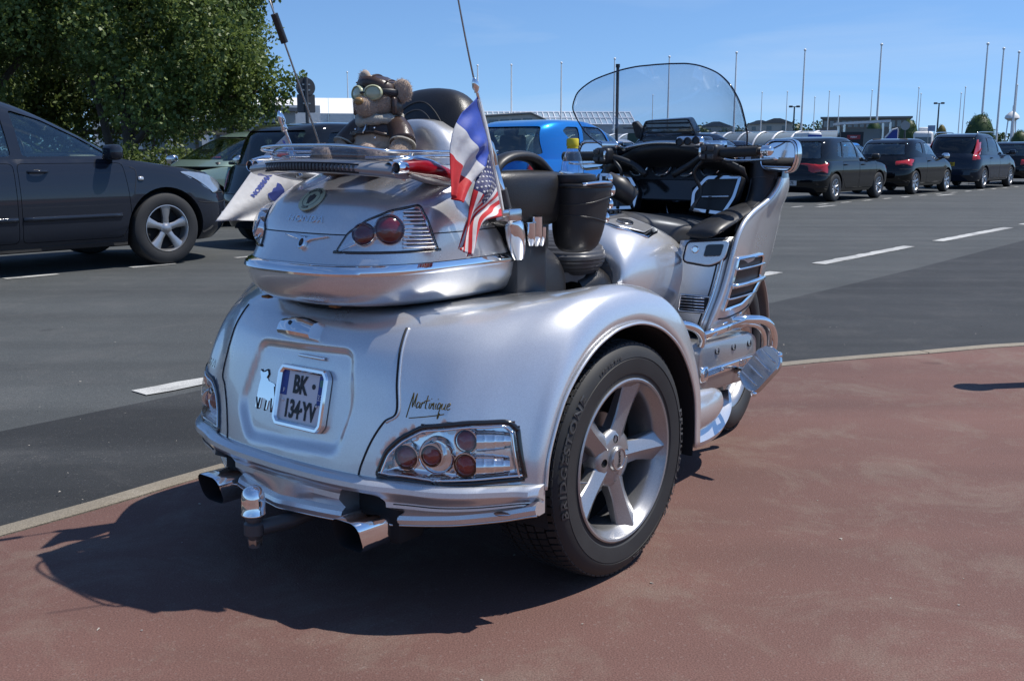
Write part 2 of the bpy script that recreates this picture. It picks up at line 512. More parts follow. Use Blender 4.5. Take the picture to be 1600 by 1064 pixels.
def ground_mat(name, base, dark, light, speck=900., rough=.85, patch=.35, streak=None, bumpd=.002, tyre=None, cracks=0):
    m, nt, b = new_mat(name)
    L = nt.links.new
    tc = N(nt, 'ShaderNodeTexCoord')
    n1 = N(nt, 'ShaderNodeTexNoise', Scale=.55, Detail=6.0, Roughness=.6); L(tc.outputs['Object'], n1.inputs[0])
    n2 = N(nt, 'ShaderNodeTexNoise', Scale=speck * .25, Detail=2.0); L(tc.outputs['Object'], n2.inputs[0])
    v = N(nt, 'ShaderNodeTexVoronoi', Scale=speck * .18); L(tc.outputs['Object'], v.inputs[0])
    n3 = N(nt, 'ShaderNodeTexNoise', Scale=2.3, Detail=14.0, Roughness=.78, Distortion=.5); L(tc.outputs['Object'], n3.inputs[0])
    r1 = N(nt, 'ShaderNodeValToRGB'); r1.color_ramp.elements[0].position = .32; r1.color_ramp.elements[1].position = .70
    r1.color_ramp.elements[0].color = (*dark, 1); r1.color_ramp.elements[1].color = (*base, 1); L(n1.outputs[0], r1.inputs[0])
    mx = N(nt, 'ShaderNodeMix', data_type='RGBA', blend_type='MIX'); mx.inputs[7].default_value = (*light, 1)
    r3 = N(nt, 'ShaderNodeValToRGB'); r3.color_ramp.elements[0].position = .49; r3.color_ramp.elements[1].position = .66; L(n3.outputs[0], r3.inputs[0])
    mm = N(nt, 'ShaderNodeMath', operation='MULTIPLY'); mm.inputs[1].default_value = patch; L(r3.outputs[0], mm.inputs[0])
    L(mm.outputs[0], mx.inputs[0]); L(r1.outputs[0], mx.inputs[6])
    cur = mx.outputs[2]
    # grain
    g = N(nt, 'ShaderNodeMapRange'); g.inputs[1].default_value = .3; g.inputs[2].default_value = .7; g.inputs[3].default_value = .72; g.inputs[4].default_value = 1.28; L(n2.outputs[0], g.inputs[0])
    mg = N(nt, 'ShaderNodeMix', data_type='RGBA', blend_type='MULTIPLY'); mg.inputs[0].default_value = 1.0
    L(cur, mg.inputs[6]); L(g.outputs[0], mg.inputs[7]); cur = mg.outputs[2]
    # pale stones
    s = N(nt, 'ShaderNodeSeparateColor'); L(v.outputs['Color'], s.inputs[0])
    sr = N(nt, 'ShaderNodeMapRange'); sr.inputs[1].default_value = .95; sr.inputs[2].default_value = 1.0; sr.inputs[3].default_value = 0; sr.inputs[4].default_value = .12; L(s.outputs[0], sr.inputs[0])
    ms = N(nt, 'ShaderNodeMix', data_type='RGBA'); ms.inputs[7].default_value = (.38, .36, .33, 1); L(sr.outputs[0], ms.inputs[0]); L(cur, ms.inputs[6]); cur = ms.outputs[2]
    if streak:       # long soft tyre-dirt bands along the road frame
        mp = N(nt, 'ShaderNodeMapping'); mp.inputs['Rotation'].default_value = (0, 0, streak[0]); mp.inputs['Scale'].default_value = (.06, 1.6, 1)
        L(tc.outputs['Object'], mp.inputs[0])
        n4 = N(nt, 'ShaderNodeTexNoise', Scale=1.3, Detail=5.0, Distortion=.4); L(mp.outputs[0], n4.inputs[0])
        r4 = N(nt, 'ShaderNodeMapRange'); r4.inputs[1].default_value = .40; r4.inputs[2].default_value = .66; r4.inputs[3].default_value = 1 - streak[1]; r4.inputs[4].default_value = 1 + streak[1] * .4; L(n4.outputs[0], r4.inputs[0])
        m4 = N(nt, 'ShaderNodeMix', data_type='RGBA', blend_type='MULTIPLY'); m4.inputs[0].default_value = 1; L(cur, m4.inputs[6]); L(r4.outputs[0], m4.inputs[7]); cur = m4.outputs[2]
    if cracks:       # fine scratches
        mp = N(nt, 'ShaderNodeMapping'); mp.inputs['Rotation'].default_value = (0, 0, .9); mp.inputs['Scale'].default_value = (.5, 5.0, 1); L(tc.outputs['Object'], mp.inputs[0])
        n5 = N(nt, 'ShaderNodeTexNoise', Scale=3.2, Detail=3.0, Distortion=1.6); L(mp.outputs[0], n5.inputs[0])
        a = N(nt, 'ShaderNodeMath', operation='SUBTRACT'); a.inputs[1].default_value = .5; L(n5.outputs[0], a.inputs[0])
        ab = N(nt, 'ShaderNodeMath', operation='ABSOLUTE'); L(a.outputs[0], ab.inputs[0])
        r5 = N(nt, 'ShaderNodeMapRange'); r5.inputs[1].default_value = 0; r5.inputs[2].default_value = .004; r5.inputs[3].default_value = cracks; r5.inputs[4].default_value = 0; L(ab.outputs[0], r5.inputs[0])
        mk = N(nt, 'ShaderNodeMath', operation='MULTIPLY'); L(r5.outputs[0], mk.inputs[0]); L(r3.outputs[0], mk.inputs[1])
        m5 = N(nt, 'ShaderNodeMix', data_type='RGBA'); m5.inputs[7].default_value = (*light, 1); L(mk.outputs[0], m5.inputs[0]); L(cur, m5.inputs[6]); cur = m5.outputs[2]
    # dark spots: oil, old chewing gum
    vs = N(nt, 'ShaderNodeTexVoronoi', Scale=1.15); mpv_ = N(nt, 'ShaderNodeVectorMath', operation='ADD')
    nd = N(nt, 'ShaderNodeTexNoise', Scale=9.0, Detail=4.0); L(tc.outputs['Object'], nd.inputs[0])
    sc_ = N(nt, 'ShaderNodeVectorMath', operation='SCALE'); sc_.inputs['Scale'].default_value = .10; L(nd.outputs['Color'], sc_.inputs[0])
    L(tc.outputs['Object'], mpv_.inputs[0]); L(sc_.outputs[0], mpv_.inputs[1]); L(mpv_.outputs[0], vs.inputs[0])
    rs_ = N(nt, 'ShaderNodeMapRange'); rs_.inputs[1].default_value = .02; rs_.inputs[2].default_value = .085; rs_.inputs[3].default_value = .62; rs_.inputs[4].default_value = 1.0; L(vs.outputs['Distance'], rs_.inputs[0])
    mo = N(nt, 'ShaderNodeMix', data_type='RGBA', blend_type='MULTIPLY'); mo.inputs[0].default_value = 1; L(cur, mo.inputs[6]); L(rs_.outputs[0], mo.inputs[7]); cur = mo.outputs[2]
    L(cur, b.inputs['Base Color'])
    b.inputs['Roughness'].default_value = rough
    b.inputs['Specular IOR Level'].default_value = .35
    ad = N(nt, 'ShaderNodeMath', operation='ADD'); L(n2.outputs[0], ad.inputs[0]); L(v.outputs['Distance'], ad.inputs[1])
    bp = N(nt, 'ShaderNodeBump', Strength=.5, Distance=bumpd); L(ad.outputs[0], bp.inputs['Height']); L(bp.outputs[0], b.inputs['Normal'])
    return m

M_ROAD = ground_mat('road_asphalt', (.068, .073, .073), (.050, .055, .056), (.12, .115, .11), 900, .85, .25, (-RF_R, .16))
M_LAYBY = ground_mat('dark_asphalt', (.034, .036, .037), (.024, .026, .027), (.085, .082, .078), 1100, .8, .30, (-RF_R, .34))
M_RED_P = ground_mat('red_pavement', (.160, .082, .066), (.112, .060, .049), (.185, .142, .112), 1000, .82, .60, (-RF_R + .5, .12), cracks=.55)
M_KERB = ground_mat('kerb_stone', (.25, .215, .165), (.16, .14, .11), (.36, .33, .28), 900, .9, .4)
M_FAR = ground_mat('far_ground', (.10, .10, .09), (.06, .07, .045), (.16, .15, .12), 60, .9, .3)
M_LINEP = ground_mat('road_paint', (.56, .56, .53), (.30, .30, .29), (.12, .12, .12), 700, .7, .75)

def sheet(name, pts, mat, z, thick=.05):
    m = MB(); n = len(pts)
    m.add([(p[0], p[1], z) for p in pts], [tuple(range(n))])
    o = m.obj(name, mat, None, 0); o['kind'] = 'structure'
    return o
# ground out to the horizon
g = MB().add([(-2500, -2500, -.06), (2500, -2500, -.06), (2500, 2500, -.06), (-2500, 2500, -.06)], [(0, 1, 2, 3)]).obj('ground', M_FAR, None, 0); g['kind'] = 'structure'
road = sheet('road', [rw(-60, 3.4), rw(120, 3.4), rw(120, 40), rw(-60, 40)][::1], M_ROAD, -.016)
KL = [(-14, 3.0), (-6, 3.0), (-2, 3.0), (1.16, 3.01), (1.9, 3.05), (2.6, 3.03), (3.4, 2.90), (4.2, 2.66), (4.9, 2.38), (5.35, 2.15), (5.8, 1.89), (6.4, 1.55), (7.6, .6), (9.2, -1.0), (12, -4.5), (16, -10)]
KS = [(v.x, v.y) for v in spline([Vector((a, b, 0)) for a, b in KL], 6)[0]]
lay = [rw(a, b - .3) for a, b in KS] + [rw(120, -10), rw(120, 3.55), rw(14.2, 3.62), rw(10, 3.52), rw(7.1, 3.52), rw(5.0, 3.9), rw(3.2, 4.28), rw(1.7, 4.24), rw(-14, 4.2)]
lb = sheet('lay_by', lay, M_LAYBY, -.012)
pv = sheet('pavement', [rw(a, b) for a, b in KS] + [rw(16, -40), rw(-40, -40), rw(-40, 3.0)], M_RED_P, 0.0)
# kerb: single stones along the edge
KW = .085; ks = [rw(a, b, 0) for a, b in KS]
lens = [0]
for a, b in zip(ks, ks[1:]): lens.append(lens[-1] + (b - a).length)
kerb = thing('kerb', 'pale flush kerb of narrow concrete stones along the edge of the red pavement', None, kind='structure')
def at_len(s):
    i = max(k for k in range(len(lens) - 1) if lens[k] <= s); t = (s - lens[i]) / (lens[i + 1] - lens[i])
    return ks[i].lerp(ks[i + 1], min(t, 1)), (ks[i + 1] - ks[i]).normalized()
s_ = 8.0
while s_ < min(lens[-1] - 1.1, 30):
    m = MB(); R = []
    for k in range(5):
        p, t = at_len(s_ + .004 + .992 * k / 4); nrm = Vector((-t.y, t.x, 0))
        R.append([p + nrm * .004 + Vector((0, 0, -.05)), p + nrm * .004 + Vector((0, 0, .003)), p + nrm * .010 + Vector((0, 0, .006)), p + nrm * (KW - .008) + Vector((0, 0, .005)), p + nrm * KW + Vector((0, 0, -.002)), p + nrm * KW + Vector((0, 0, -.05))])
    m.grid(R, cv=True, cap0=True, cap1=True); m.obj('kerb_stone', M_KERB, kerb, 30)
    s_ += 1.0
def mark(x0, x1, y0, y1, par=road, z=-.010, name='lane_dash'):
    nx = max(2, int((x1 - x0) / .12)); P = []
    for i in range(nx + 1):
        x = x0 + (x1 - x0) * i / nx
        j = .012
        P.append([tuple(rw(x, y0 + random.uniform(-j, j), z)), tuple(rw(x, y1 + random.uniform(-j, j), z))])
    m = MB().grid(P); m.add([tuple(Vector(p) - Vector((0, 0, .003))) for p in (P[0][0], P[0][1], P[-1][1], P[-1][0])], [(0, 1, 2, 3)])
    return m.obj(name, M_LINEP, par, 0)
for a, b in ((-1.6, .9), (2.40, 5.0), (6.2, 8.93), (9.87, 12.44), (13.4, 16.5), (17.3, 20), (21, 23.6), (24.6, 27.2), (28.2, 31)):
    mark(a, b, 4.36, 4.50)
for k in range(70):
    x = -8 + k * 1.21
    if k == 0: continue
    mark(x + 1.0 - .0, x + 1.0 + .48, 9.37, 9.47, name='bay_dash')
mark(20.0, 20.9, 9.0, 9.12, name='bay_dash'); mark(27.2, 28.4, 9.0, 9.12, name='bay_dash'); mark(36.5, 37.5, 9.2, 9.3, name='bay_dash')
# pebbles, cigarette ends and leaf bits lying about
def litter():
    m = MB()
    rr = random.Random(5)
    for k in range(240):
        x, y = rr.uniform(-3.2, 4.5), rr.uniform(1.2, 7.5)
        s = rr.uniform(.0025, .007)
        V = [(x + s * rr.uniform(-1, 1), y + s * rr.uniform(-1, 1), s * rr.uniform(0, .8)) for _ in range(5)]
        m.add(V, [(0, 1, 2), (0, 2, 3), (0, 3, 4), (1, 2, 4), (2, 3, 4), (0, 1, 4)])
    tag(m.obj('grit', pbr('grit_stone', (.32, .29, .25), .8, noise=(40, .4)), None, 0), 'small pale grit and leaf crumbs scattered over the ground', 'grit', kind='stuff')
litter()
# ================================================================ the trike (local x forward, y left, z up, origin under the rear axle)
T = thing('trike_motorcycle', 'silver three-wheeled touring motorcycle parked on the red pavement, seen from behind', 'motorcycle trike', (-.2024, 2.9909, 0), radians(51.13))
NX, PX, NY, PY, NZ = (-1, 0, 0), (1, 0, 0), (0, -1, 0), (0, 1, 0), (0, 0, -1)

# ---- rear body shell
ST = [0, .15, .3, .4, .46, .53, .58, .62, .645, .655]
CT = [
 [(-.618,.335),(-.600,.42),(-.576,.52),(-.556,.60),(-.535,.655),(-.495,.705),(-.42,.728),(-.15,.73),(.10,.72),(.25,.70),(.30,.60),(.30,.35)],
 [(-.612,.335),(-.594,.42),(-.570,.52),(-.550,.60),(-.528,.655),(-.485,.706),(-.41,.73),(-.13,.731),(.10,.72),(.25,.70),(.30,.60),(.30,.35)],
 [(-.590,.335),(-.574,.42),(-.551,.52),(-.529,.60),(-.502,.66),(-.452,.710),(-.36,.733),(-.06,.735),(.15,.72),(.28,.66),(.36,.50),(.38,.30)],
 [(-.553,.335),(-.540,.42),(-.518,.52),(-.490,.60),(-.456,.662),(-.395,.715),(-.29,.741),(.00,.745),(.18,.72),(.31,.64),(.40,.48),(.42,.28)],
 [(-.532,.335),(-.524,.42),(-.502,.52),(-.464,.605),(-.415,.668),(-.335,.722),(-.22,.750),(.04,.755),(.20,.722),(.34,.63),(.42,.46),(.44,.27)],
 [(-.488,.335),(-.480,.42),(-.452,.52),(-.400,.615),(-.335,.685),(-.25,.738),(-.14,.764),(.07,.768),(.235,.725),(.365,.63),(.443,.46),(.455,.26)],
 [(-.438,.335),(-.428,.42),(-.398,.52),(-.350,.615),(-.285,.690),(-.20,.745),(-.09,.772),(.08,.772),(.24,.727),(.37,.63),(.446,.46),(.458,.26)],
 [(-.398,.335),(-.388,.42),(-.355,.52),(-.306,.612),(-.245,.683),(-.168,.735),(-.07,.760),(.08,.759),(.23,.716),(.35,.62),(.43,.45),(.443,.26)],
 [(-.383,.335),(-.371,.42),(-.333,.52),(-.280,.603),(-.215,.665),(-.140,.708),(-.055,.728),(.07,.727),(.205,.685),(.315,.595),(.395,.44),(.410,.26)],
 [(-.3646,.335),(-.350,.42),(-.303,.52),(-.250,.583),(-.180,.635),(-.110,.665),(-.040,.680),(.060,.677),(.170,.640),(.270,.563),(.345,.435),(.362,.27)],
]
def prof(ay, n=9):
    c = [Vector((pchip(ST, [CT[k][i][0] for k in range(10)], ay), pchip(ST, [CT[k][i][1] for k in range(10)], ay), 0)) for i in range(12)]
    return spline(c, n)[0]
ys = list(np.linspace(0, .5, 60)) + list(np.linspace(.5, .655, 34))[1:]
half = {round(y, 5): prof(y) for y in ys}
YS = [-y for y in ys[::-1]] + ys[1:]
RECESS = rpoly([(.165,.627),(-.190,.640),(-.218,.50),(-.188,.388),(.165,.368),(.222,.45)], .03)
LAMP = rpoly([(-.312,.354),(-.330,.415),(-.361,.449),(-.412,.480),(-.508,.496),(-.578,.497),(-.596,.480),(-.620,.362),(-.46,.350)], .014)   # (y,z) of the right lamp on the rear face
LAMPL = [(-y, z) for y, z in LAMP]
def sdist(poly, x, y):
    ins = False; d = 9; n = len(poly)
    for i in range(n):
        x1, y1 = poly[i - 1]; x2, y2 = poly[i]
        if (y1 > y) != (y2 > y) and x < (x2 - x1) * (y - y1) / (y2 - y1) + x1: ins = not ins
        L = (x2 - x1) ** 2 + (y2 - y1) ** 2 + 1e-12
        t = max(0, min(1, ((x - x1) * (x2 - x1) + (y - y1) * (y2 - y1)) / L))
        d = min(d, math.hypot(x - x1 - t * (x2 - x1), y - y1 - t * (y2 - y1)))
    return d if ins else -d
def sstep(a, b, x):
    t = max(0, min(1, (x - a) / (b - a))); return t * t * (3 - 2 * t)
P0 = []; P1 = []
for y in YS:
    pr = half[round(abs(y), 5)]
    r0 = [(v.x, y, v.y) for v in pr]; r1 = []
    for (x, yy, z) in r0:
        if x < -.2 and z < .68:
            d = sstep(-.004, .016, sdist(RECESS, yy, z)) * .013 if -.25 < yy < .26 else 0
            if abs(yy) > .19: d += sstep(.0, .006, sdist(LAMP, -abs(yy), z)) * .036
            x += d
        r1.append((x, yy, z))
    P0.append(r0); P1.append(r1)
shell0 = MB().grid(P0).mesh('shell_query', M_SILVER, fixn=False)
B0 = BVHTree.FromPolygons([v.co for v in shell0.vertices], [tuple(p.vertices) for p in shell0.polygons])
bpy.data.meshes.remove(shell0)
rear_body = MB().grid(P1).obj('rear_body', M_SILVER, T, smooth=50)
so = rear_body.modifiers.new('solid', 'SOLIDIFY'); so.thickness = .006; so.offset = -1
B1 = bvh_of(rear_body)
toX = lambda u, v: (-1.2, u, v)
for s in (-1, 1): MB().tube([(p.x, s * .656, p.y) for p in prof(.655)], .0045, 8).obj('arch_lip', M_SILVER, rear_body, 180)

# wheel wells
for s in (-1, 1):
    m = MB()
    A = np.linspace(-.25, pi + .2, 30)
    m.grid([[(-.357 * cos(a), s * yy, .317 + .357 * sin(a)) for yy in (.652, .5, .36)] for a in A])
    m.grid([[(-r * cos(a), s * .36, .317 + r * sin(a)) for r in (.357, .1, .01)] for a in A])
    m.obj('wheel_well_liner', M_DARK, T, 60)

# seams round the boot lid
SEAM_R = [(-.309,.698),(-.316,.667),(-.323,.631),(-.332,.573),(-.342,.507),(-.315,.482),(-.287,.433),(-.267,.376),(-.262,.349)]
for s in (-1, 1): surf_line(B0, [(-y * s, z) for y, z in SEAM_R], toX, PX, .0026, .0005, k=8).obj('boot_lid_seam', M_LINE, rear_body, 180)
m = MB()
surf_line(B0, [(y - .006, z) for y, z in SEAM_R[:6]], toX, PX, .0032, .0012, mb=m, k=8)
m.obj('boot_lid_edge', M_SILVER, rear_body, 180)

# ---- bumper
LIPX = ([0,.2,.35,.45,.55,.60,.655], [-.64,-.605,-.540,-.490,-.432,-.415,-.400])
LIPZ = ([0,.3,.45,.55,.655], [.222,.226,.236,.252,.283])
def bump_ring(y, wob=0):
    a = abs(y); x0 = prof(a, 1)[0].x; lx = pchip(*LIPX, a); lz = pchip(*LIPZ, a)
    up = (lz - .222) * .5
    o = [(x0 + .03, .350), (x0 - .004, .350), (x0 - .017, .346), (x0 - .026, .338), (x0 - .028, .326), (x0 - .023, .316 + up * .2),
         (x0 - .010, .306 + up * .3), (x0 - .004, .294 + up * .5), (x0 - .006, .280 + up * .7), (lx + .012, lz + .030), (lx, lz + .022), (lx - .004, lz + .012),
         (lx, lz), (lx + .012, lz - .006), (lx + .06, lz - .004), (lx + .10, lz + .03)]
    if a > .56:
        k = sstep(.56, .64, a); o = [(min(x, x * (1 - k) + (-.366) * k) if x > -.366 else x, z) for x, z in o]
    return [(x, y, z) for x, z in o]
m = MB()
yy = np.linspace(-.655, .655, 90)
m.grid([bump_ring(y) for y in yy], cv=True, cap0=True, cap1=True)
bumper = m.obj('bumper', M_SILVER, T, 28)
cut = MB()
for s in (-1, 1):
    cut.prism(rrect(.135, .20, .035, 5, s * .275, .215), -.9, -.47, M=Matrix(((0, 0, 1, 0), (1, 0, 0, 0), (0, 1, 0, 0), (0, 0, 0, 1))))
boolean(bumper, cut.obj('cutter', M_DARK, None, 0)); smooth(bumper, 28)
for s in (-1, 1): MB().bbox((-.50, s * .275, .235), (.10, .15, .13), .02).obj('exhaust_recess', M_DARK, bumper)
m = MB(); m.tube([(bump_ring(y)[12][0] + .003, y, bump_ring(y)[12][2] - .003) for y in yy], .0035, 6)
m.obj('bumper_edge', M_CHROME_D, bumper, 180)
for s in (-1, 1): MB().tube([(bump_ring(s * y)[7][0] - .002, s * y, bump_ring(s * y)[7][2] - .004) for y in np.linspace(.36, .64, 14)], .0012, 5).obj('bumper_crease', M_LINE, bumper, 180)
m = MB(); m.ball((0, 0, 0), (.022, .012, .005)); q = bump_ring(-.575)[11]
m.xf(Matrix.Translation(Vector(q) + Vector((.001, 0, .004))) @ Matrix.Rotation(radians(-60), 4, 'Z')); m.obj('drain_plug', M_CHROME_D, bumper)
MB().grid([[(-.52, y, .34) , (-.3, y, .30), (.3, y, .24)] for y in (-.36, 0, .36)]).obj('under_tray', M_DARK, T)

# ---- exhaust tips
for s in (-1, 1):
    m = MB(); W, H = .098, .082
    R = []
    for (x, k, sl) in ((-.30, .45, 0), (-.42, .85, 0), (-.52, .98, 0), (-.645, 1, -.012), (-.648, .97, -.012), (-.640, .92, -.012), (-.50, .9, 0)):
        o = rrect(W * k, H * k, .026 * k, 5)
        R.append([(x + sl * (v / H) * 2, s * .275 + u, .207 + v * 1 + (x + .3) * -.02) for u, v in o])
    m.grid(R[:5], cv=True); m.obj('exhaust_tip', M_CHROME, T, 40)
    mm = MB(); mm.grid(R[4:], cv=True, cap1=True); mm.obj('exhaust_bore', M_DARK, bpy.data.objects[[o.name for o in bpy.data.objects if o.name.startswith('exhaust_tip')][-1]], 40)
    m = MB(); m.tube([(-.46, s * .275, .20), (-.2, s * .27, .20), (.0, s * .26, .23)], [.045, .055, .055], 18); m.obj('silencer', M_CHROME_D, T)

# ---- hitch
h = MB(); h.lathe([(.0, .052), (.012, .050), (.022, .043), (.028, .030), (.0295, .012), (.0295, -.018), (.031, -.020), (.031, -.023), (.0, -.023)], 28, Matrix.Translation((-.712, 0, .247)))
hi = h.obj('hitch_ball_cap', M_CHROME, T, 40)
h = MB(); h.lathe([(.0, .225), (.022, .222), (.024, .215), (.020, .205), (.026, .200), (.027, .172), (.020, .168), (.019, .16), (.017, .158), (.017, .138), (.0, .136)], 20, Matrix.Translation((-.712, 0, 0)))
h.tube([(-.70, -.01, .186), (-.62, -.03, .188), (-.5, -.04, .20), (-.3, -.04, .22)], [.020, .021, .022, .022], 14)
h.obj('hitch_bar', M_GREY, T, 40)
h = MB(); h.lathe([(0, .162), (.0195, .162), (.0195, .150), (.015, .138), (0, .137)], 6, Matrix.Translation((-.712, 0, 0))); h.obj('hitch_nut', M_STEEL, T, 20)

# ---- helper frame on the rear face
def rear_frame(y, z, off=0.0, b=None):
    h, n = cast(b or B1, (-1.2, y, z), PX)
    n = Vector((n.x, n.y, n.z))
    e = .02
    a, _ = cast(b or B1, (-1.2, y - e, z), PX); c, _ = cast(b or B1, (-1.2, y + e, z), PX)
    d, _ = cast(b or B1, (-1.2, y, z + e), PX); f, _ = cast(b or B1, (-1.2, y, z - e), PX)
    return basis(h + n * off, a - c, d - f)     # x to the viewer's right, y up, z outward

# number plate
F = rear_frame(-.036, .500, .006)
FP = F @ Matrix.Translation((0, 0, 0))
m = MB()
fo = rpoly([(-.092,-.062),(-.078,-.080),(.078,-.080),(.092,-.062),(.092,.062),(.078,.080),(-.078,.080),(-.092,.062)], .006)
fi = inset(fo, .015)
R = [[(u, v, w) for u, v in o] for o, w in ((fo, -.004), (fo, .010), (inset(fo, .003), .015), (inset(fo, .010), .015), (fi, .010), (fi, .002))]
m.grid([[tuple(FP @ Vector(p)) for p in r] for r in R], cv=True)
plate_frame = m.obj('plate_frame', M_CHROME, T, 30)
m = MB().prism(rrect(.160, .136, .008), .001, .004, FP); plate = m.obj('number_plate', M_WHITE, T)
MB().prism([(-.078,-.0), (-.057,-.0), (-.057,.064), (-.078,.064)], .0042, .0048, FP).obj('blue_band', M_PBLUE, plate)
MB().prism([(.057,-.010), (.078,-.010), (.078,.064), (.057,.064)], .0042, .0048, FP).obj('blue_band', M_PBLUE, plate)
def put_text(txt, size, M, name, mat, parent, xs=1, bold=0, ext=.0006, **k):
    V, Fc = text_geo(txt, size, ext, bold, xs=xs, **k)
    mb = MB().add([tuple(M @ Vector(v)) for v in V], Fc)
    return mb.obj(name, mat, parent, 0, fixn=False)
put_text('BK', .064, FP @ Matrix.Translation((-.010, .030, .0052)), 'plate_letters', M_INK, plate, .66, .0022)
put_text('·', .060, FP @ Matrix.Translation((.040, .031, .0052)), 'plate_letters', M_INK, plate, .9, .003)
put_text('134·YV', .064, FP @ Matrix.Translation((.0, -.034, .0052)), 'plate_letters', M_INK, plate, .64, .0020, spacing=.97)
put_text('F', .016, FP @ Matrix.Translation((-.0675, .012, .0055)), 'plate_letters', M_WHITE, plate)
put_text('33', .022, FP @ Matrix.Translation((.0675, .008, .0055)), 'plate_letters', M_WHITE, plate, .8)
m = MB().prism(rrect(.014, .018, .002, 2, .0675, .045), .0050, .0054, FP); m.obj('region_emblem', pbr('plate_green', (.08, .25, .2), .4, noise=(300, .6)), plate)
for u in (-.066, .060): MB().ball((u, -.013, .006), (.004, .004, .003), 8, 6).xf(FP).obj('plate_screw', M_WHITE, plate)

# little chrome handle and the latch
F = rear_frame(-.046, .604, .004)
m = MB().bbox((0, 0, .003), (.095, .010, .008), .004, M=F, k=3); m.obj('chrome_strip', M_CHROME, T, 60)
F = rear_frame(.0, .663, .0, B0)
m = MB()
R = []
for (u0, w, z0, z1, v0, v1) in ((-.064, 0, 0, .004, -.018, .020), (-.062, 0, 0, .036, -.021, .026), (-.03, 0, 0, .044, -.022, .031), (0, 0, 0, .046, -.022, .033), (.03, 0, 0, .044, -.022, .031), (.062, 0, 0, .036, -.021, .026), (.064, 0, 0, .004, -.018, .020)):
    R.append([(u0, v0, -.01), (u0, v0, z1 * .8), (u0, v0 + .006, z1), (u0, (v0 + v1) / 2, z1 * 1.02), (u0, v1 - .010, z1 * .86), (u0, v1, z1 * .5), (u0, v1 + .004, -.02)])
m.grid([[tuple(F @ Vector(p)) for p in r] for r in R], cv=True, cap0=True, cap1=True); latch = m.obj('latch_cover', M_CHROME, T, 32)
m = MB().lathe([(0, .048), (.006, .048), (.006, .0465), (0, .0465)], 12, F @ Matrix.Translation((-.008, .006, 0))); m.obj('keyhole', M_INK, latch)

# silver ram sticker
F = rear_frame(.122, .500, .0008)
ram = [(-.035,.040),(-.030,.046),(-.024,.040),(-.018,.047),(-.006,.050),(.004,.040),(.000,.028),(.006,.022),(.032,.018),(.040,.010),(.040,-.030),(.036,-.050),(.030,-.050),(.028,-.026),(.020,-.026),(.016,-.050),(.010,-.050),(.006,-.024),(-.012,-.024),(-.014,-.050),(-.021,-.050),(-.022,-.022),(-.026,-.050),(-.034,-.050),(-.032,.005),(-.028,.024)]
m = MB().prism([(u * 1.02, v * 1.05) for u, v in ram], 0, .0012, F); st = m.obj('ram_sticker', M_CHROME, T, 0)
m = MB()
for (a, b_) in (((-.034,-.026),(-.024,-.056)), ((-.018,-.026),(-.022,-.056)), ((.010,-.028),(.008,-.056)), ((.030,-.02),(.036,-.056)), ((-.018,.045),(-.002,.052)), ((-.002,.052),(.004,.040)), ((.004,.04),(-.002,.030)), ((.036,.012),(.044,-.012)), ((-.032,.048),(-.022,.044))):
    m.tube([F @ Vector((a[0], a[1], .001)), F @ Vector((b_[0], b_[1], .001))], .0022, 5)
m.obj('sticker_shadow_line', M_INK, st, 0)
# script lettering on the right of the tail
def surf_text(txt, size, y, z, mat, name, parent, xs=1.0, bold=0, shear=0, b=None, off=.0012, rot=0, ext=.0, d=PX, to3=None, flipu=-1, **k):
    V, Fc = text_geo(txt, size, 0, bold, xs=xs, shear=shear, **k)
    b = b or B1; P = []
    cr, sr = cos(rot), sin(rot)
    for (u, v, w) in V:
        u, v = u * cr - v * sr, u * sr + v * cr
        h, n = cast(b, (to3 or toX)(y + flipu * u, z + v), d, off)
        P.append(tuple(h) if h is not None else (0, 0, 0))
    return MB().add(P, Fc).obj(name, mat, parent, 0, fixn=False)
scr = {  # pen strokes of the word, drawn by hand
 'M': [[(0,-.30),(.06,.1),(.16,.75),(.2,.95),(.22,.35),(.25,.30),(.36,.85),(.38,.9),(.36,.4),(.38,.28)]],
 'a': [[(.2,.45),(.1,.5),(.03,.35),(.05,.2),(.15,.28),(.21,.45),(.19,.25),(.26,.2)]],
 'r': [[(.02,.2),(.06,.5),(.08,.42),(.16,.52),(.2,.46)]],
 't': [[(.12,.85),(.08,.4),(.08,.22),(.15,.2)],[(-.02,.55),(.26,.62)]],
 'i': [[(.05,.48),(.03,.25),(.09,.2)],[(.09,.68),(.11,.70)]],
 'n': [[(.02,.2),(.05,.48),(.07,.35),(.15,.5),(.17,.4),(.16,.22),(.22,.2)]],
 'q': [[(.2,.45),(.1,.5),(.03,.35),(.05,.2),(.15,.28),(.21,.45),(.17,.1),(.13,-.22),(.16,-.25),(.22,.0)]],
 'u': [[(.03,.48),(.02,.25),(.1,.2),(.18,.35),(.2,.48),(.18,.22),(.24,.2)]],
 'e': [[(.03,.32),(.14,.38),(.15,.48),(.07,.46),(.03,.3),(.08,.18),(.2,.24)]]}
m = MB(); cu_ = 0; S_ = .0455
for ch in 'Martinique':
    for st_ in scr[ch]:
        q = sp2([((cu_ + u) * S_, (v + cu_ * .05) * S_) for u, v in st_], 5)
        P = []
        for u, v in q:
            hh, nn = cast(B1, (-1.2, -.368 - u, .512 + v), PX, .0006)
            P.append(hh)
        m.tube(P, .0013, 5)
    cu_ += {'M': .42, 'i': .11, 'r': .2}.get(ch, .25)
q = [((.15 + 1.9 * t) * S_, (-.28 + .28 * t + .1 * t * t) * S_) for t in np.linspace(0, 1, 14)]
P = [cast(B1, (-1.2, -.368 - u, .510 + v), PX, .0006)[0] for u, v in q]; m.tube(P, .0013, 5)
m.obj('script_lettering', M_GOLD, T, 0)
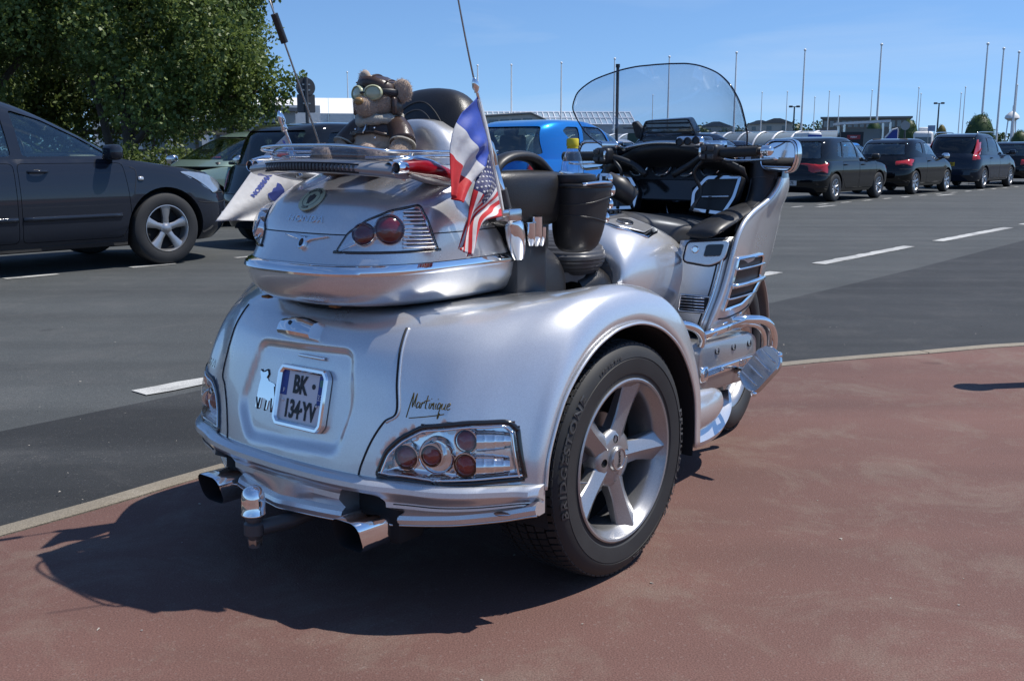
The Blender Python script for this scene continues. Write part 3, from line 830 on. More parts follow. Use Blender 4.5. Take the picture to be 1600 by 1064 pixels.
surf_text('GL 1800', .030, .47, .52, M_CHROME_D, 'badge_lettering', T, 1.0, .0006, b=B1)

# ---- big tail lamps
def tail_lamp(s):
    L = LAMP if s < 0 else LAMPL
    m = MB()
    surf_line(B0, L, toX, PX, .0065, -.001, closed=True, mb=m, k=2, n=8)
    lamp = m.obj('tail_lamp', M_BLACKG, T, 180)
    m = MB(); pts = inset(L, .010); surf_line(B0, pts, toX, PX, .003, .003, closed=True, mb=m, k=2, n=6)
    m.obj('lamp_rim', M_CHROME, lamp, 180)
    m = conform(B1, inset(L, .004), toX, PX, .0015, 14); m.obj('reflector', M_REFL, lamp, 60)
    m = conform(B0, inset(L, .005), toX, PX, .003, 12, dome=.004); m.obj('lens_cover', M_LENS, lamp, 180)
    #        y     z   ry   rz  kind
    for (y, z, r, k) in ((-.372,.400,.027,'s'), (-.436,.410,.024,'ring'), (-.508,.450,.025,'tube'), (-.512,.392,.026,'tube')):
        y *= -s
        hh, nn = cast(B1, (-1.2, y, z), PX); h0, n0 = cast(B0, (-1.2, y, z), PX)
        back = Vector(hh); front = Vector(h0)
        ax = (Vector((-1, (-.35 if s < 0 else .35), 0))).normalized()
        c = front - ax * .019
        A = axis_m(c, ax)
        mm = MB(); mm.lathe([(r * 1.28, -.04), (r * 1.28, -.006), (r * 1.22, .001), (r * 1.12, .001), (r * 1.02, -.008)], 26, A); ring = mm.obj('bulb_ring', M_CHROME, lamp, 40)
        mm = MB(); mm.lathe([(r, -.012), (r * .98, -.003), (r * .8, .006), (r * .45, .011), (0.0005, .013)], 26, A); mm.obj('red_bulb_lens', M_RED, ring, 60)
        if k == 'ring':
            mm = MB(); mm.lathe([(r * 1.9, -.035), (r * 1.9, -.008), (r * 1.8, -.001), (r * 1.66, -.004), (r * 1.55, -.02), (r * 1.3, -.03)], 30, axis_m(c + Vector((0, -.012 if s < 0 else .012, 0)), ax)); mm.obj('bulb_ring', M_CHROME, lamp, 40)
        if k == 'tube':
            mm = MB()
            e_ = Vector(cast(B1, (-1.2, y + s * .070, z), PX)[0]) + Vector((-.014, 0, 0)); c_ = c - ax * .014 + Vector((.004, s * .022, 0))
            mm.tube([c_.lerp(e_, t) for t in np.linspace(0, 1, 22)], [r * (1.02 - .30 * t ** 2) * (1.07 if k2 % 6 == 5 else 1.0) for k2, t in enumerate(np.linspace(0, 1, 22))], 20)
            mm.obj('chrome_flute', M_REFL, lamp, 30)
    return lamp
tail_lamp(-1); tail_lamp(1)

# ---- rear wheels
def make_wheel(R=.317, r=.217, w=.225, name='rear_wheel', text=True):
    """axis local +z = outward; origin at outer face plane centre"""
    W = thing(name, None, None); 
    m = MB(); n = 96
    sw = R - r
    prof_ = [(r - .004, -.012), (r + .004, -.006), (r + .012, -.006), (r + .016, -.003), (r + sw * .35, .000), (r + sw * .55, .001), (r + sw * .56, -.0006), (r + sw * .585, -.0006), (r + sw * .59, .001), (r + sw * .72, -.002), (r + sw * .86, -.010), (R - .006, -.020)]
    m.lathe(prof_ + [(R - .011, -.034), (R - .0105, -w + .034), (R - .006, -w + .020), (R - .014, -w + .008), (r + sw * .6, -w), (r + .01, -w + .006), (r - .004, -w + .012)], 120)
    tyre = m.obj('tyre', M_RUBBER, W, 25)
    # tread blocks, real pieces joined into one part
    m = MB(); nb = 84
    for row, (z0, z1, sk) in enumerate(((-.016, -.046, .25), (-.052, -.080, .45), (-.086, -.108, .2), (-.117, -.139, -.2), (-.145, -.173, -.45), (-.179, -.209, -.25))):
        for k in range(nb):
            a0 = 2 * pi * (k + .5 * (row % 2)) / nb; da = 2 * pi / nb * (.80 if row not in (0, 5) else .74)
            V = []
            rt = R - (.004 if row in (0, 5) else 0)
            for rr in (R - .014, None):
                for (zz, sh) in ((z0, 0), (z1, sk * da)):
                    rq = rr if rr else (R - .0055 if (row == 0 and zz == z0) or (row == 5 and zz == z1) else R)
                    for aa in (a0 + sh, a0 + sh + da):
                        V.append((rq * cos(aa), rq * sin(aa), zz))
            m.add(V, [(0, 1, 3, 2), (4, 6, 7, 5), (0, 4, 5, 1), (2, 3, 7, 6), (0, 2, 6, 4), (1, 5, 7, 3)])
    for k in range(120):   # shoulder sipes on the sidewall edge
        a0 = 2 * pi * k / 120; da = 2 * pi / 120 * .7
        V = [(rr * cos(aa), rr * sin(aa), zz) for (rr, zz) in ((R - .004, -.020), (R - .020, -.0075)) for aa in (a0, a0 + da)] + [(rr * cos(aa), rr * sin(aa), zz - .006) for (rr, zz) in ((R - .008, -.020), (R - .022, -.0075)) for aa in (a0, a0 + da)]
        m.add(V, [(0, 1, 3, 2), (4, 6, 7, 5), (0, 4, 5, 1), (2, 3, 7, 6), (0, 2, 6, 4), (1, 5, 7, 3)])
    tag(m.obj('tread_blocks', M_RUBBER, tyre, 0), kind='stuff')
    if text:
        rm = r + sw * .60
        for (t_, ac, sz, xs, bo) in (('BRIDGESTONE', radians(166), .036, 1.2, .0006), ('BRIDGESTONE', radians(-14), .036, 1.2, .0006), ('TURANZA', radians(290), .020, 1.2, .0003), ('195/60 R16', radians(108), .016, 1.2, .0002)):
            V, Fc = text_geo(t_, sz, .0006, bo, spacing=1.12, xs=xs, shear=.15)
            P = []
            for (u, v, q) in V:
                a = ac - u / rm; rad = r + sw * .70 + v * .85 - sw * .02
                zz = .0015 if rad < r + sw * .72 else .0015 - (rad - r - sw * .72) * .5
                P.append((rad * cos(a), rad * sin(a), zz + (q > 0) * .0008))
            MB().add(P, Fc).obj('sidewall_lettering', M_RUBBER_L, tyre, 0, fixn=False)
    # rim
    m = MB()
    m.lathe([(r - .002, -.016), (r + .003, -.008), (r + .003, -.003), (r - .001, -.0005), (r - .006, -.002), (r - .010, -.012), (r - .022, -.022), (r - .028, -.04), (r - .030, -.10), (r - .024, -.16), (r - .01, -.19), (r + .002, -w + .02)], 80)
    rim = m.obj('rim', M_ALLOY, W, 35)
    # five broad spokes with a ridge down the middle
    for k in range(5):
        a = radians(-2 + 72 * k)
        ux = Vector((cos(a), sin(a), 0)); uy = Vector((-sin(a), cos(a), 0)); uz = Vector((0, 0, 1))
        rows = []
        Rr = [.040, .060, .085, .115, .150, .180, .2035, r - .004]
        for rr in Rr:
            t = (rr - .04) / (r - .04)
            hw = .036 - .006 * sstep(.05, .11, rr) + .013 * sstep(.11, .21, rr)
            rz = -.024 - .012 * (1 - t) + .020 * t * t * .8      # height of ridge
            ez = rz - .012 - .006 * t
            d = rz - .045 + .01 * t
            rows.append([tuple(ux * rr + uy * q * hw + uz * z_) for q, z_ in ((-1.0, d), (-1.0, ez - .004), (-.93, ez), (-.5, (rz + ez) / 2 + .001), (-.10, rz - .001), (.0, rz + .0005), (.10, rz - .001), (.5, (rz + ez) / 2 + .001), (.93, ez), (1.0, ez - .004), (1.0, d))])
        mm = MB(); mm.grid(rows, cv=True, cap0=True, cap1=True); mm.obj('spoke', M_ALLOY, rim, 22)
    # hub bowl with four bolt holes
    m = MB(); m.lathe([(.0, -.034), (.036, -.034), (.060, -.036), (.074, -.041), (.080, -.050), (.080, -.085), (.0, -.085)], 60)
    hub = m.obj('hub', M_ALLOY, rim, 40)
    for k in range(4):
        a = radians(2 + 90 * k); boolean(hub, MB().lathe([(0, .0), (.0115, .0), (.0115, -.070), (.0, -.070)], 16, Matrix.Translation((.053 * cos(a), .053 * sin(a), 0))).obj('cutter', M_DARK, None, 0))
    smooth(hub, 40)
    for k in range(4):
        a = radians(2 + 90 * k)
        MB().lathe([(0, -.052), (.008, -.053), (.0085, -.068)], 6, Matrix.Translation((.053 * cos(a), .053 * sin(a), 0))).obj('wheel_bolt', M_GREY, hub, 20)
        MB().lathe([(.0114, -.0365), (.0112, -.040), (0, -.0405)], 16, Matrix.Translation((.053 * cos(a), .053 * sin(a), 0))).obj('bolt_hole', M_DARK, hub, 40)
    m = MB(); m.lathe([(.034, -.05), (.034, -.029), (.032, -.0255), (.029, -.025), (.0, -.024)], 36); cap_ = m.obj('centre_cap', M_ALLOY, rim, 30)
    m = MB(); m.lathe([(.0295, -.0250), (.0295, -.0228), (.0278, -.0228), (.0278, -.0250)], 36); m.obj('cap_ring', M_CHROME, cap_, 40)
    V, Fc = text_geo('Dezent', .015, .0003, .0003, xs=1)
    MB().add([(-v, u, -.0234 + q) for u, v, q in V], Fc).obj('cap_lettering', M_INK, cap_, 0, fixn=False)
    # brake drum and caliper seen between the spokes
    m = MB(); m.lathe([(0, -.10), (.115, -.10), (.118, -.104), (.118, -.125), (0, -.13)], 48); m.obj('brake_disc', M_STEEL, W, 40)
    m = MB(); m.bbox((-.085, .075, -.095), (.07, .09, .06), .015, M=Matrix.Rotation(.3, 4, 'Z')); m.obj('brake_caliper', M_GREY, W)
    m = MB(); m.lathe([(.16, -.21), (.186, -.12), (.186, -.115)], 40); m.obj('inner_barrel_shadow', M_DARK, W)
    mm = MB(); mm.tube([(-.186, -.02, -.035), (-.165, -.021, -.012)], [.004, .003], 8); mm.obj('valve', M_STEEL, rim)
    return W
for s in (-1, 1):
    if s < 0:
        WR = make_wheel(); w = WR
    else:
        w = copy_tree(WR)
    w.parent = T
    # local z outward (-y for the right wheel), local x forward, local y up
    if s < 0: w.matrix_local = Matrix(((1, 0, 0, 0), (0, 0, -1, -.650), (0, 1, 0, .317), (0, 0, 0, 1)))
    else: w.matrix_local = Matrix(((-1, 0, 0, 0), (0, 0, 1, .650), (0, 1, 0, .317), (0, 0, 0, 1)))
MB().tube([(0, -.5, .317), (0, .5, .317)], .05, 14).obj('rear_axle', M_DARK, T)

# ================================================================ trunk
def outl(xr, w, xf, n=2.9, xc=-.20, k=40, wf=None, drop=0):
    wf = wf if wf is not None else w * .93
    o = []
    for i in range(k + 1):                      # right rear quarter to left rear quarter
        a = -pi / 2 + pi * i / k
        c_, s_ = cos(a), sin(a)
        x = xc - (xc - xr) * abs(c_) ** (2 / n); y = w * (1 if s_ > 0 else -1) * abs(s_) ** (2 / n)
        o.append((x, y))
    for t in (.15, .5, .85): o.append((xc + (xf - xc) * t * .96, w + (wf - w) * t))
    for i in range(5):
        a = pi / 2 * i / 4; o.append((xf - .03 + .03 * sin(a), wf - .03 + .03 * cos(a)))
    o.append((xf + .004, 0))
    for i in range(5):
        a = pi / 2 * (1 - i / 4); o.append((xf - .03 + .03 * sin(a), -(wf - .03 + .03 * cos(a))))
    for t in (.85, .5, .15): o.append((xc + (xf - xc) * t * .96, -(w + (wf - w) * t)))
    return o
def levels(L, tilt=None):
    return [[(x, y, z) for x, y in outl(*a)] for z, *a in L]
def lid_rows():
    return [[(x, y, z + .045 * sstep(-.45, -.12, x) * sstep(.93, 1.03, z)) for x, y in outl(*a)] for z, *a in lidU]
tub = [(.742, -.49, .235, .0), (.738, -.515, .25, .01), (.742, -.54, .268, .015), (.756, -.566, .283, .02), (.785, -.585, .297, .022), (.812, -.593, .302, .022), (.822, -.593, .303, .02)]
MB().grid(levels(tub), cv=True, cap0=True, cap1=True).obj('trunk_tub', M_SILVER, T, 40)
lidL = [(.848, -.574, .300, -.02), (.870, -.560, .300, -.035), (.8955, -.546, .299, -.05), (.9165, -.5365, .2975, -.068)]
body_l = MB().grid(levels(lidL), cv=True, cap0=True, cap1=True).obj('trunk_body', M_SILVER, T, 40)
lidU = [(.9195, -.535, .297, -.072), (.935, -.530, .296, -.085), (.96, -.514, .288, -.11), (.985, -.496, .277, -.12), (1.005, -.474, .262, -.13), (1.022, -.446, .240, -.135), (1.034, -.41, .212, -.14), (1.042, -.36, .17, -.15), (1.046, -.28, .09, -.16)]
lid = MB().grid(lid_rows(), cv=True, cap0=True, cap1=True).obj('trunk_lid', M_SILVER, T, 45)
bq = MB().grid(levels(lidL) + lid_rows(), cv=True).obj('query', M_SILVER, None, 0); BT = bvh_of(bq); bpy.data.objects.remove(bq)
# chrome belt
strip = [(.822, -.588, .300, .012), (.822, -.600, .306, .016), (.828, -.603, .308, .016), (.838, -.600, .306, .012), (.846, -.588, .303, -.0), (.848, -.57, .297, -.01)]
MB().grid(levels(strip), cv=True).obj('chrome_belt', M_CHROME, T, 40)
MB().grid(levels([(.9155, -.5365, .297, -.068), (.9205, -.534, .2965, -.073)]), cv=True).obj('lid_seam', M_LINE, T, 40)
# neck under the trunk
MB().grid([[(x, y, z) for x, y in outl(-.47 + (z - .7) * -.3, .20, .05)] for z in (.70, .72, .745)], cv=True).obj('trunk_mount', M_DARK, T)
for y in (.17, -.10): MB().bbox((-.51, y, .737), (.02, .030, .007), .003).obj('mount_bracket', M_RUST, T)
toX2 = lambda u, v: (-1.2, u, v)
toY = lambda u, v: (u, -1.5, v)
# trunk lamps: wrap round the corner, so cast along a diagonal
def trunk_lamp(s):
    dd = Vector((.75, .66 * -s * 1, 0)).normalized()       # s=-1 right
    side = Vector((-dd.y, dd.x, 0)) * (1 if s < 0 else -1)
    c0 = Vector((-.43, s * .25, 0))
    def to3(u, v): return c0 - dd * .8 + side * -u + Vector((0, 0, v))
    # u grows towards the front of the trunk
    O = rpoly([(-.152, .877), (-.123, .922), (-.076, .953), (-.02, .975), (.050, .988), (.070, .95), (.094, .877)], .010)
    m = MB(); surf_line(BT, O, to3, dd, .004, .0, closed=True, mb=m, k=2)
    L = m.obj('trunk_lamp', M_BLACKG, T, 180)
    m = conform(BT, inset(O, .002), to3, dd, .0016, 8); m.obj('reflector', M_REFL, L, 60)
    conform(BT, rpoly([(.020, .885), (.012, .975), (.046, .980), (.062, .95), (.086, .885)], .006), to3, dd, .0026, 4).obj('flute_backing', M_GREY, L, 60)
    for q in range(10):
        v = .888 + q * .0092; w = .094 - (v - .877) * .40
        surf_line(BT, [(.010, v), (w - .006, v)], to3, dd, .0030, .005, sm=False).obj('chrome_flute', M_CHROME, L, 60)
    for (u, v, r) in ((-.082, .918, .026), (-.022, .930, .033)):
        h, n = cast(BT, to3(u, v), dd)
        A = axis_m(h + n * .004, n)
        mm = MB().lathe([(r * 1.16, -.01), (r * 1.16, .006), (r * 1.1, .010), (r * 1.0, .006)], 26, A); ring = mm.obj('bulb_ring', M_CHROME, L, 40)
        mm = MB().lathe([(r, .004), (r * .85, .010), (r * .5, .014), (.0005, .016)], 26, A); mm.obj('red_bulb_lens', M_RED_D, ring, 60)
    m = conform(BT, inset(O, .001), to3, dd, .004, 12, dome=.022); m.obj('lens_cover', M_LENS, L, 180)
trunk_lamp(-1); trunk_lamp(1)
def tframe(y, z, off=0.0):
    h, n = cast(BT, (-1.2, y, z), PX); e = .006
    a, _ = cast(BT, (-1.2, y - e, z), PX); c, _ = cast(BT, (-1.2, y + e, z), PX); d, _ = cast(BT, (-1.2, y, z + e), PX); f, _ = cast(BT, (-1.2, y, z - e), PX)
    return basis(h + n * off, a - c, d - f)
F = tframe(.005, .997, .001)
m = MB().lathe([(.0, .0), (.040, .0), (.040, .003), (.037, .004), (0, .004)], 36, F @ Matrix.Rotation(0, 4, 'Z')); bd = m.obj('round_badge', M_BADGE, T, 30)
ow = [(.8 * a, .8 * b) for a, b in [(-.004,.020),(.004,.020),(.007,.012),(.014,.014),(.016,.004),(.012,-.008),(.006,-.016),(.004,-.024),(0,-.018),(-.004,-.024),(-.006,-.016),(-.012,-.008),(-.016,.004),(-.014,.014),(-.007,.012)]]
MB().prism(ow, .004, .0052, F).obj('eagle_relief', M_GREY, bd, 0)
m = MB(); m.tube([F @ Vector((.027 * cos(a), .027 * sin(a), .004)) for a in np.linspace(0, 2 * pi, 30)[:-1]], .0008, 5, closed=True)
V, Fc = text_geo('GOLD WING', .010, .0003, .0002); m.add([tuple(F @ Vector((sin(u / .031) * (.031 + v), cos(u / .031) * (.031 + v), .0044 + q))) for u, v, q in V], Fc)
V, Fc = text_geo('CLUB', .010, .0003, .0002); m.add([tuple(F @ Vector((sin(u / .031) * (.031 - v), -cos(u / .031) * (.031 - v), .0044 + q))) for u, v, q in V], Fc)
m.obj('badge_lettering', M_GREY, bd, 0, fixn=False)
F = tframe(-.010, .951, .001); hl = surf_text('HONDA', .023, -.010, .951, M_CHROME, 'badge_lettering', T, 1.45, .0002, b=BT, off=.0030, spacing=1.15); hl.modifiers.new('s', 'SOLIDIFY').thickness = .0024
F = tframe(-.034, .896, .001)
wing = sp2([(-.008,-.004),(-.020,.004),(-.045,.009),(-.074,.014),(-.074,.016),(-.030,.017),(0,.012),(.030,.017),(.074,.016),(.074,.014),(.045,.009),(.020,.004),(.008,-.004),(0,-.008)], 3, True)
pm = MB().prism([(u * 1.0, v) for u, v in wing], 0, .005, Matrix.Identity(4), bev=.0012)
pm.V = [tuple(cast(BT, (-1.2, -.034 - u, .896 + v), PX, w + .0005)[0] or (0, 0, 0)) for u, v, w in pm.V]
w_ = pm.obj('lock_wings', M_CHROME, T, 30)
m = MB().lathe([(.013, 0), (.013, .008), (.011, .010), (.008, .010), (.0075, .004), (0, .004)], 20, F @ Matrix.Translation((0, -.004, 0)) @ Matrix.Scale(1.35, 4, (0, 1, 0))); lk = m.obj('lock', M_CHROME, T, 30)
MB().lathe([(0, .0045), (.0075, .0045), (.0075, .0052), (0, .0052)], 16, F @ Matrix.Translation((0, -.004, 0)) @ Matrix.Scale(1.35, 4, (0, 1, 0))).obj('keyhole', M_INK, lk)

# ---- spoiler wing across the back of the lid
R = []
for y in np.linspace(-.272, .272, 40):
    a = abs(y) / .272
    xc = -.470 + .045 * a * a; zc = 1.076 + .010 * (1 - a * a) - .004; ch = .050 + .010 * a; th = .017 + .003 * a
    R.append([(xc + ch * cos(t) * (1 if cos(t) > 0 else .8), y, zc + th * sin(t) + (.006 if cos(t) > 0 else 0) * cos(t)) for t in np.linspace(0, 2 * pi, 17)[:-1]])
spoiler = MB().grid(R, cv=True, cap0=True, cap1=True).obj('spoiler', M_SPOIL, T, 50)
for s in (-1, 1):
    m = MB(); m.tube([(-.415, s * .262, 1.074), (-.34, s * .258, 1.058), (-.26, s * .24, 1.045), (-.19, s * .225, 1.03)], [.024, .028, .026, .018], 14, smooth=4, flat=(.62, 1.1)); m.obj('spoiler_arm', M_SPOIL, spoiler, 60)
    m = MB()
    m.tube([(-.44, s * .276, 1.082), (-.37, s * .286, 1.078), (-.29, s * .290, 1.060), (-.215, s * .282, 1.044)], [.014, .021, .017, .002], 12, smooth=4, flat=(1.0, .6)); m.obj('wing_tip_lamp', M_RED, spoiler, 60)
    for q in (-.013, .013):
        A_ = axis_m((-.462, s * .268 + q, 1.080), (-1, s * .02, 0))
        m = MB(); m.lathe([(.008, -.03), (.0145, -.028), (.0155, .0), (.014, .004), (.0125, .003), (.0115, -.015), (0, -.016)], 20, A_); tb = m.obj('chrome_nozzle', M_CHROME, spoiler, 40)
        MB().lathe([(0, -.014), (.0115, -.014), (.0115, -.012), (0, -.012)], 16, A_).obj('nozzle_bore', M_INK, tb)
    m = MB(); m.tube([(-.465, s * .27, 1.096), (-.41, s * .278, 1.100), (-.35, s * .284, 1.094), (-.30, s * .286, 1.078)], [.003, .009, .007, .002], 8, smooth=3); m.obj('chrome_trim', M_CHROME, spoiler, 60)
# slatted brake light bar
n_sl = 27
for k in range(n_sl):
    y = -.165 + .33 * k / (n_sl - 1); a = abs(y) / .272
    zc = 1.072 + .010 * (1 - a * a); xc = -.470 + .045 * a * a - .0405
    if k == 0: sl0 = MB().bbox((0, 0, 0), (.010, .0085, .016), .002).obj('lamp_slat', M_GREY, spoiler); o = sl0
    else: o = link('lamp_slat', sl0.data, spoiler)
    o.location = (xc + .001, y, zc)
MB().grid([[(-.470 + .045 * (y / .272) ** 2 - .0410, y, 1.072 + .010 * (1 - (y / .272) ** 2) + dz) for dz in (-.0115, .0115)] for y in np.linspace(-.18, .18, 30)]).obj('brake_light_backing', M_DARK, spoiler)

# ---- rack: chrome rail and smoked deflector
m = MB()
rail = [(-.50, 0, 1.134), (-.50, .11, 1.133), (-.49, .19, 1.128), (-.445, .232, 1.120), (-.35, .242, 1.118), (-.2, .24, 1.118), (-.05, .235, 1.118), (-.05, -.235, 1.118), (-.2, -.24, 1.118), (-.35, -.242, 1.118), (-.445, -.232, 1.120), (-.49, -.19, 1.128), (-.50, -.11, 1.133)]
m.tube(rail, .0040, 10, smooth=5, closed=True)
m.tube([(-.44, -.15, 1.103), (-.40, -.215, 1.104), (-.30, -.225, 1.106), (-.10, -.225, 1.108)], .0045, 8, smooth=4)
m.tube([(-.44, .15, 1.103), (-.40, .215, 1.104), (-.30, .225, 1.106), (-.10, .225, 1.108)], .0045, 8, smooth=4)
for s in (-1, 1):
    for x in (-.12, -.36): m.tube([(x, s * .20, 1.05), (x, s * .235, 1.117)], [.009, .006], 10)
m.obj('luggage_rail', M_CHROME, T, 60)
m = MB(); R = []
for y in np.linspace(-.238, .238, 36):
    a = abs(y) / .238
    xe = -.50 + .080 * a ** 3.2
    zt = 1.134 - .014 * a * a
    R.append([(xe + .012, y, zt), (xe - .012 + .01 * a, y, zt - .012 - .012 * (1 - a)), (xe + .01, y, zt - .028 - .010 * (1 - a * a)), (xe + .07, y, zt - .036 - .010 * (1 - a * a)), (xe + .20, y, zt - .036)])
defl = MB().grid([[tuple(v) for v in sp3(r, 3)] for r in R]).obj('smoked_deflector', M_SMOKE, T, 180)
so = defl.modifiers.new('s', 'SOLIDIFY'); so.thickness = .003

# ---- passenger backrest, its silver fairing, armrests
def pad(c, d, r, M=None): pass
m = MB(); R = []
for i, (z, hw, x0, x1) in enumerate([(.93, .15, -.03, .10), (.98, .175, -.065, .11), (1.06, .188, -.085, .115), (1.15, .188, -.085, .11), (1.20, .178, -.07, .10), (1.245, .155, -.05, .085), (1.275, .12, -.03, .07), (1.292, .075, -.01, .05), (1.298, .025, .01, .03)]):
    cx, hx = (x0 + x1) / 2, (x1 - x0) / 2
    R.append([(cx + hx * (abs(cos(t)) ** .7) * (1 if cos(t) > 0 else -1), hw * (abs(sin(t)) ** .8) * (1 if sin(t) > 0 else -1) * .93 + .045, z) for t in np.linspace(0, 2 * pi, 41)[:-1]])
R = list(map(list, zip(*[[tuple(v) for v in sp3(col, 3)] for col in zip(*R)])))
backrest = MB().grid(R, cv=True, cap0=True, cap1=True).obj('backrest', M_LEATHER, T, 180)
BB = bvh_of(backrest)
for pts in ([(.18, 1.0), (.172, 1.1), (.15, 1.19), (.08, 1.25), (.01, 1.25), (-.06, 1.19), (-.085, 1.1), (-.095, 1.0)],):
    m = surf_line(BB, pts, lambda u, v: (-1, u, v), PX, .0022, .0004, k=8)
    m.obj('stitched_seam', M_LINE, backrest, 180)
m = surf_line(BB, [(y, z) for y, z in [(.165, 1.0), (.158, 1.1), (.135, 1.175), (.075, 1.228), (.015, 1.228), (-.045, 1.175), (-.07, 1.1), (-.08, 1.0)]], lambda u, v: (-1, u, v), PX, .0016, .0008, k=8)
m.obj('stitched_seam', M_GREY, backrest, 180)
m = MB(); R = []
for (z, hw, x0, x1) in [(1.02, .22, -.21, .02), (1.06, .205, -.18, .02), (1.10, .18, -.155, .01), (1.14, .145, -.14, .0), (1.175, .105, -.13, -.01), (1.20, .06, -.12, -.02), (1.207, .03, -.11, -.04)]:
    cx, hx = (x0 + x1) / 2, (x1 - x0) / 2
    R.append([(cx + hx * (abs(cos(t)) ** .6) * (1 if cos(t) > 0 else -1), hw * (abs(sin(t)) ** .6) * (1 if sin(t) > 0 else -1), z) for t in np.linspace(0, 2 * pi, 41)[:-1]])
MB().grid(R, cv=True, cap0=True, cap1=True).obj('backrest_shell', M_SILVER, T, 180)
for s in (-1, 1):
    m = MB(); R = []
    for (x, z0, z1, w) in [(-.13, .95, 1.05, .02), (-.12, .93, 1.065, .04), (-.05, .915, 1.070, .055), (.08, .915, 1.068, .06), (.17, .925, 1.060, .055), (.225, .95, 1.045, .045), (.245, .97, 1.02, .03)]:
        cz, hz = (z0 + z1) / 2, (z1 - z0) / 2
        R.append([(x, s * .285 + w * (abs(cos(t)) ** .6) * (1 if cos(t) > 0 else -1), cz + hz * (abs(sin(t)) ** .6) * (1 if sin(t) > 0 else -1)) for t in np.linspace(0, 2 * pi, 25)[:-1]])
    R = list(map(list, zip(*[[tuple(v) for v in sp3(col, 3)] for col in zip(*R)])))
    arm = MB().grid(R, cv=True, cap0=True, cap1=True).obj('armrest', M_LEATHER, T, 60)
    m = MB().tube([(-.13, s * .285, 1.03), (-.10, s * .285, 1.082), (-.03, s * .285, 1.106), (.06, s * .285, 1.098), (.13, s * .285, 1.05)], [.022, .021, .020, .021, .024], 14, smooth=5, flat=(.7, 1.25)); m.obj('armrest_handle', M_BLACK, arm, 60)
    m = MB().tube([(.12, s * .335, 1.062), (.19, s * .335, 1.050), (.24, s * .32, 1.02), (.25, s * .315, .96), (.24, s * .315, .92)], [.004, .007, .007, .006, .004], 8, smooth=4)
    for q, z in enumerate((1.035, 1.010, .975, .940)):
        m.tube([(.245, s * .322, z), (.205, s * .338, z + .004), (.165 + .012 * (q % 2), s * .345, z + .010)], [.007, .0055, .0012], 8, smooth=3)
    m.obj('chrome_claw', M_CHROME, arm, 60)
    # dark plastic between trunk and seat
    MB().bbox((.045, s * .22, .80), (.15, .17, .20), .03).obj('seat_side_cover', M_GREY, T)
    MB().bbox((.08, s * .20, .88), (.22, .12, .12), .03).obj('seat_side_cover', M_BLACK, T)

# ---- seats
m = MB(); R = []
for (x, z, hw) in [(.06, .86, .20), (.12, .872, .22), (.22, .868, .22), (.32, .85, .20), (.37, .82, .18)]:
    R.append([(x, hw * cos(t), z - .16 + .16 * (abs(sin(t)) ** .5)) for t in np.linspace(0, pi, 19)])
R = list(map(list, zip(*[[tuple(v) for v in sp3(col, 3)] for col in zip(*R)])))
MB().grid(R, cap0=True, cap1=True).obj('passenger_seat', M_LEATHER, T, 60)
# ribbed rider back pad and seat
m = MB(); R = []
for (x, z, hw) in [(.36, .845, .13), (.40, .853, .16), (.46, .842, .18), (.52, .80, .175), (.56, .765, .16)]:
    R.append([(x, hw * cos(t) , z - .14 + .14 * (abs(sin(t)) ** .6)) for t in np.linspace(0, pi, 60)])
cols = [sp3(col, 4) for col in zip(*R)]
for j, c in enumerate(cols):
    cols[j] = [tuple(v + Vector((0, 0, .0035 * sin(i * 2.6)))) for i, v in enumerate(c)]
MB().grid(list(map(list, zip(*cols))), cap0=True, cap1=True).obj('rider_seat', M_CARBON, T, 60)
m = MB(); R = []
for (x, z, hw) in [(.44, .755, .20), (.52, .775, .215), (.60, .765, .205), (.68, .76, .17), (.76, .79, .12)]:
    R.append([(x, hw * cos(t), z - .12 + .12 * (abs(sin(t)) ** .55)) for t in np.linspace(0, pi, 30)])
cols = [sp3(col, 4) for col in zip(*R)]
MB().grid(list(map(list, zip(*[[tuple(v) for v in c] for c in cols]))), cap0=True, cap1=True).obj('seat_cushion', M_LEATHER, T, 60)
m = MB(); R = []
for k in np.linspace(0, 1, 9):
    R.append([(.562 + .035 * k ** 2 + .0022 * sin(cos(t) * k * 95), .205 * k * cos(t), .70 + .135 * k * sin(t)) for t in np.linspace(-.6, pi + .6, 120)])
MB().grid(R).obj('ribbed_tank_pad', M_CARBON, T, 180)
R = []
for a in np.linspace(-pi / 2 + .05, pi / 2 - .05, 60):
    R.append([(.475 + .125 * cos(a) * abs(cos(t)) ** .7 * (1 if cos(t) > 0 else -1), (.225 * cos(a) ** .5) * abs(sin(t)) ** .7 * (1 if sin(t) > 0 else -1), .788 + .075 * sin(a) + .0030 * sin(a * 34)) for t in np.linspace(0, 2 * pi, 41)[:-1]])
MB().grid(R, cv=True, cap0=True, cap1=True).obj('ribbed_bolster', M_CARBON, T, 180)

# ---- tank / shelter
TK = [(.595, .60, .70, .225), (.615, .60, .815, .243), (.665, .60, .868, .252), (.74, .60, .885, .256), (.84, .60, .888, .258), (.94, .60, .878, .258), (1.01, .60, .85, .252), (1.08, .60, .80, .23)]
m = MB(); R = []
for (x, zb, zt, hw) in TK:
    ring = []
    for t in np.linspace(-.9, pi + .9, 46):
        c_, s_ = cos(t), sin(t)
        y = hw * (abs(c_) ** .75) * (1 if c_ > 0 else -1)
        z = .70 + ((zt - .70) * abs(s_) ** .85 if s_ > 0 else -(.24) * abs(s_) ** 1.0)
        ring.append((x + (.03 if s_ < 0 else 0) * abs(s_), y, z))
    R.append(ring)
R = list(map(list, zip(*[[tuple(v) for v in sp3(col, 4)] for col in zip(*R)])))
tank = MB().grid(R, cap0=True, cap1=True).obj('tank_shell', M_SILVER, T, 60)
BK = bvh_of(tank)
toZ = lambda u, v: (u, v, 1.5)
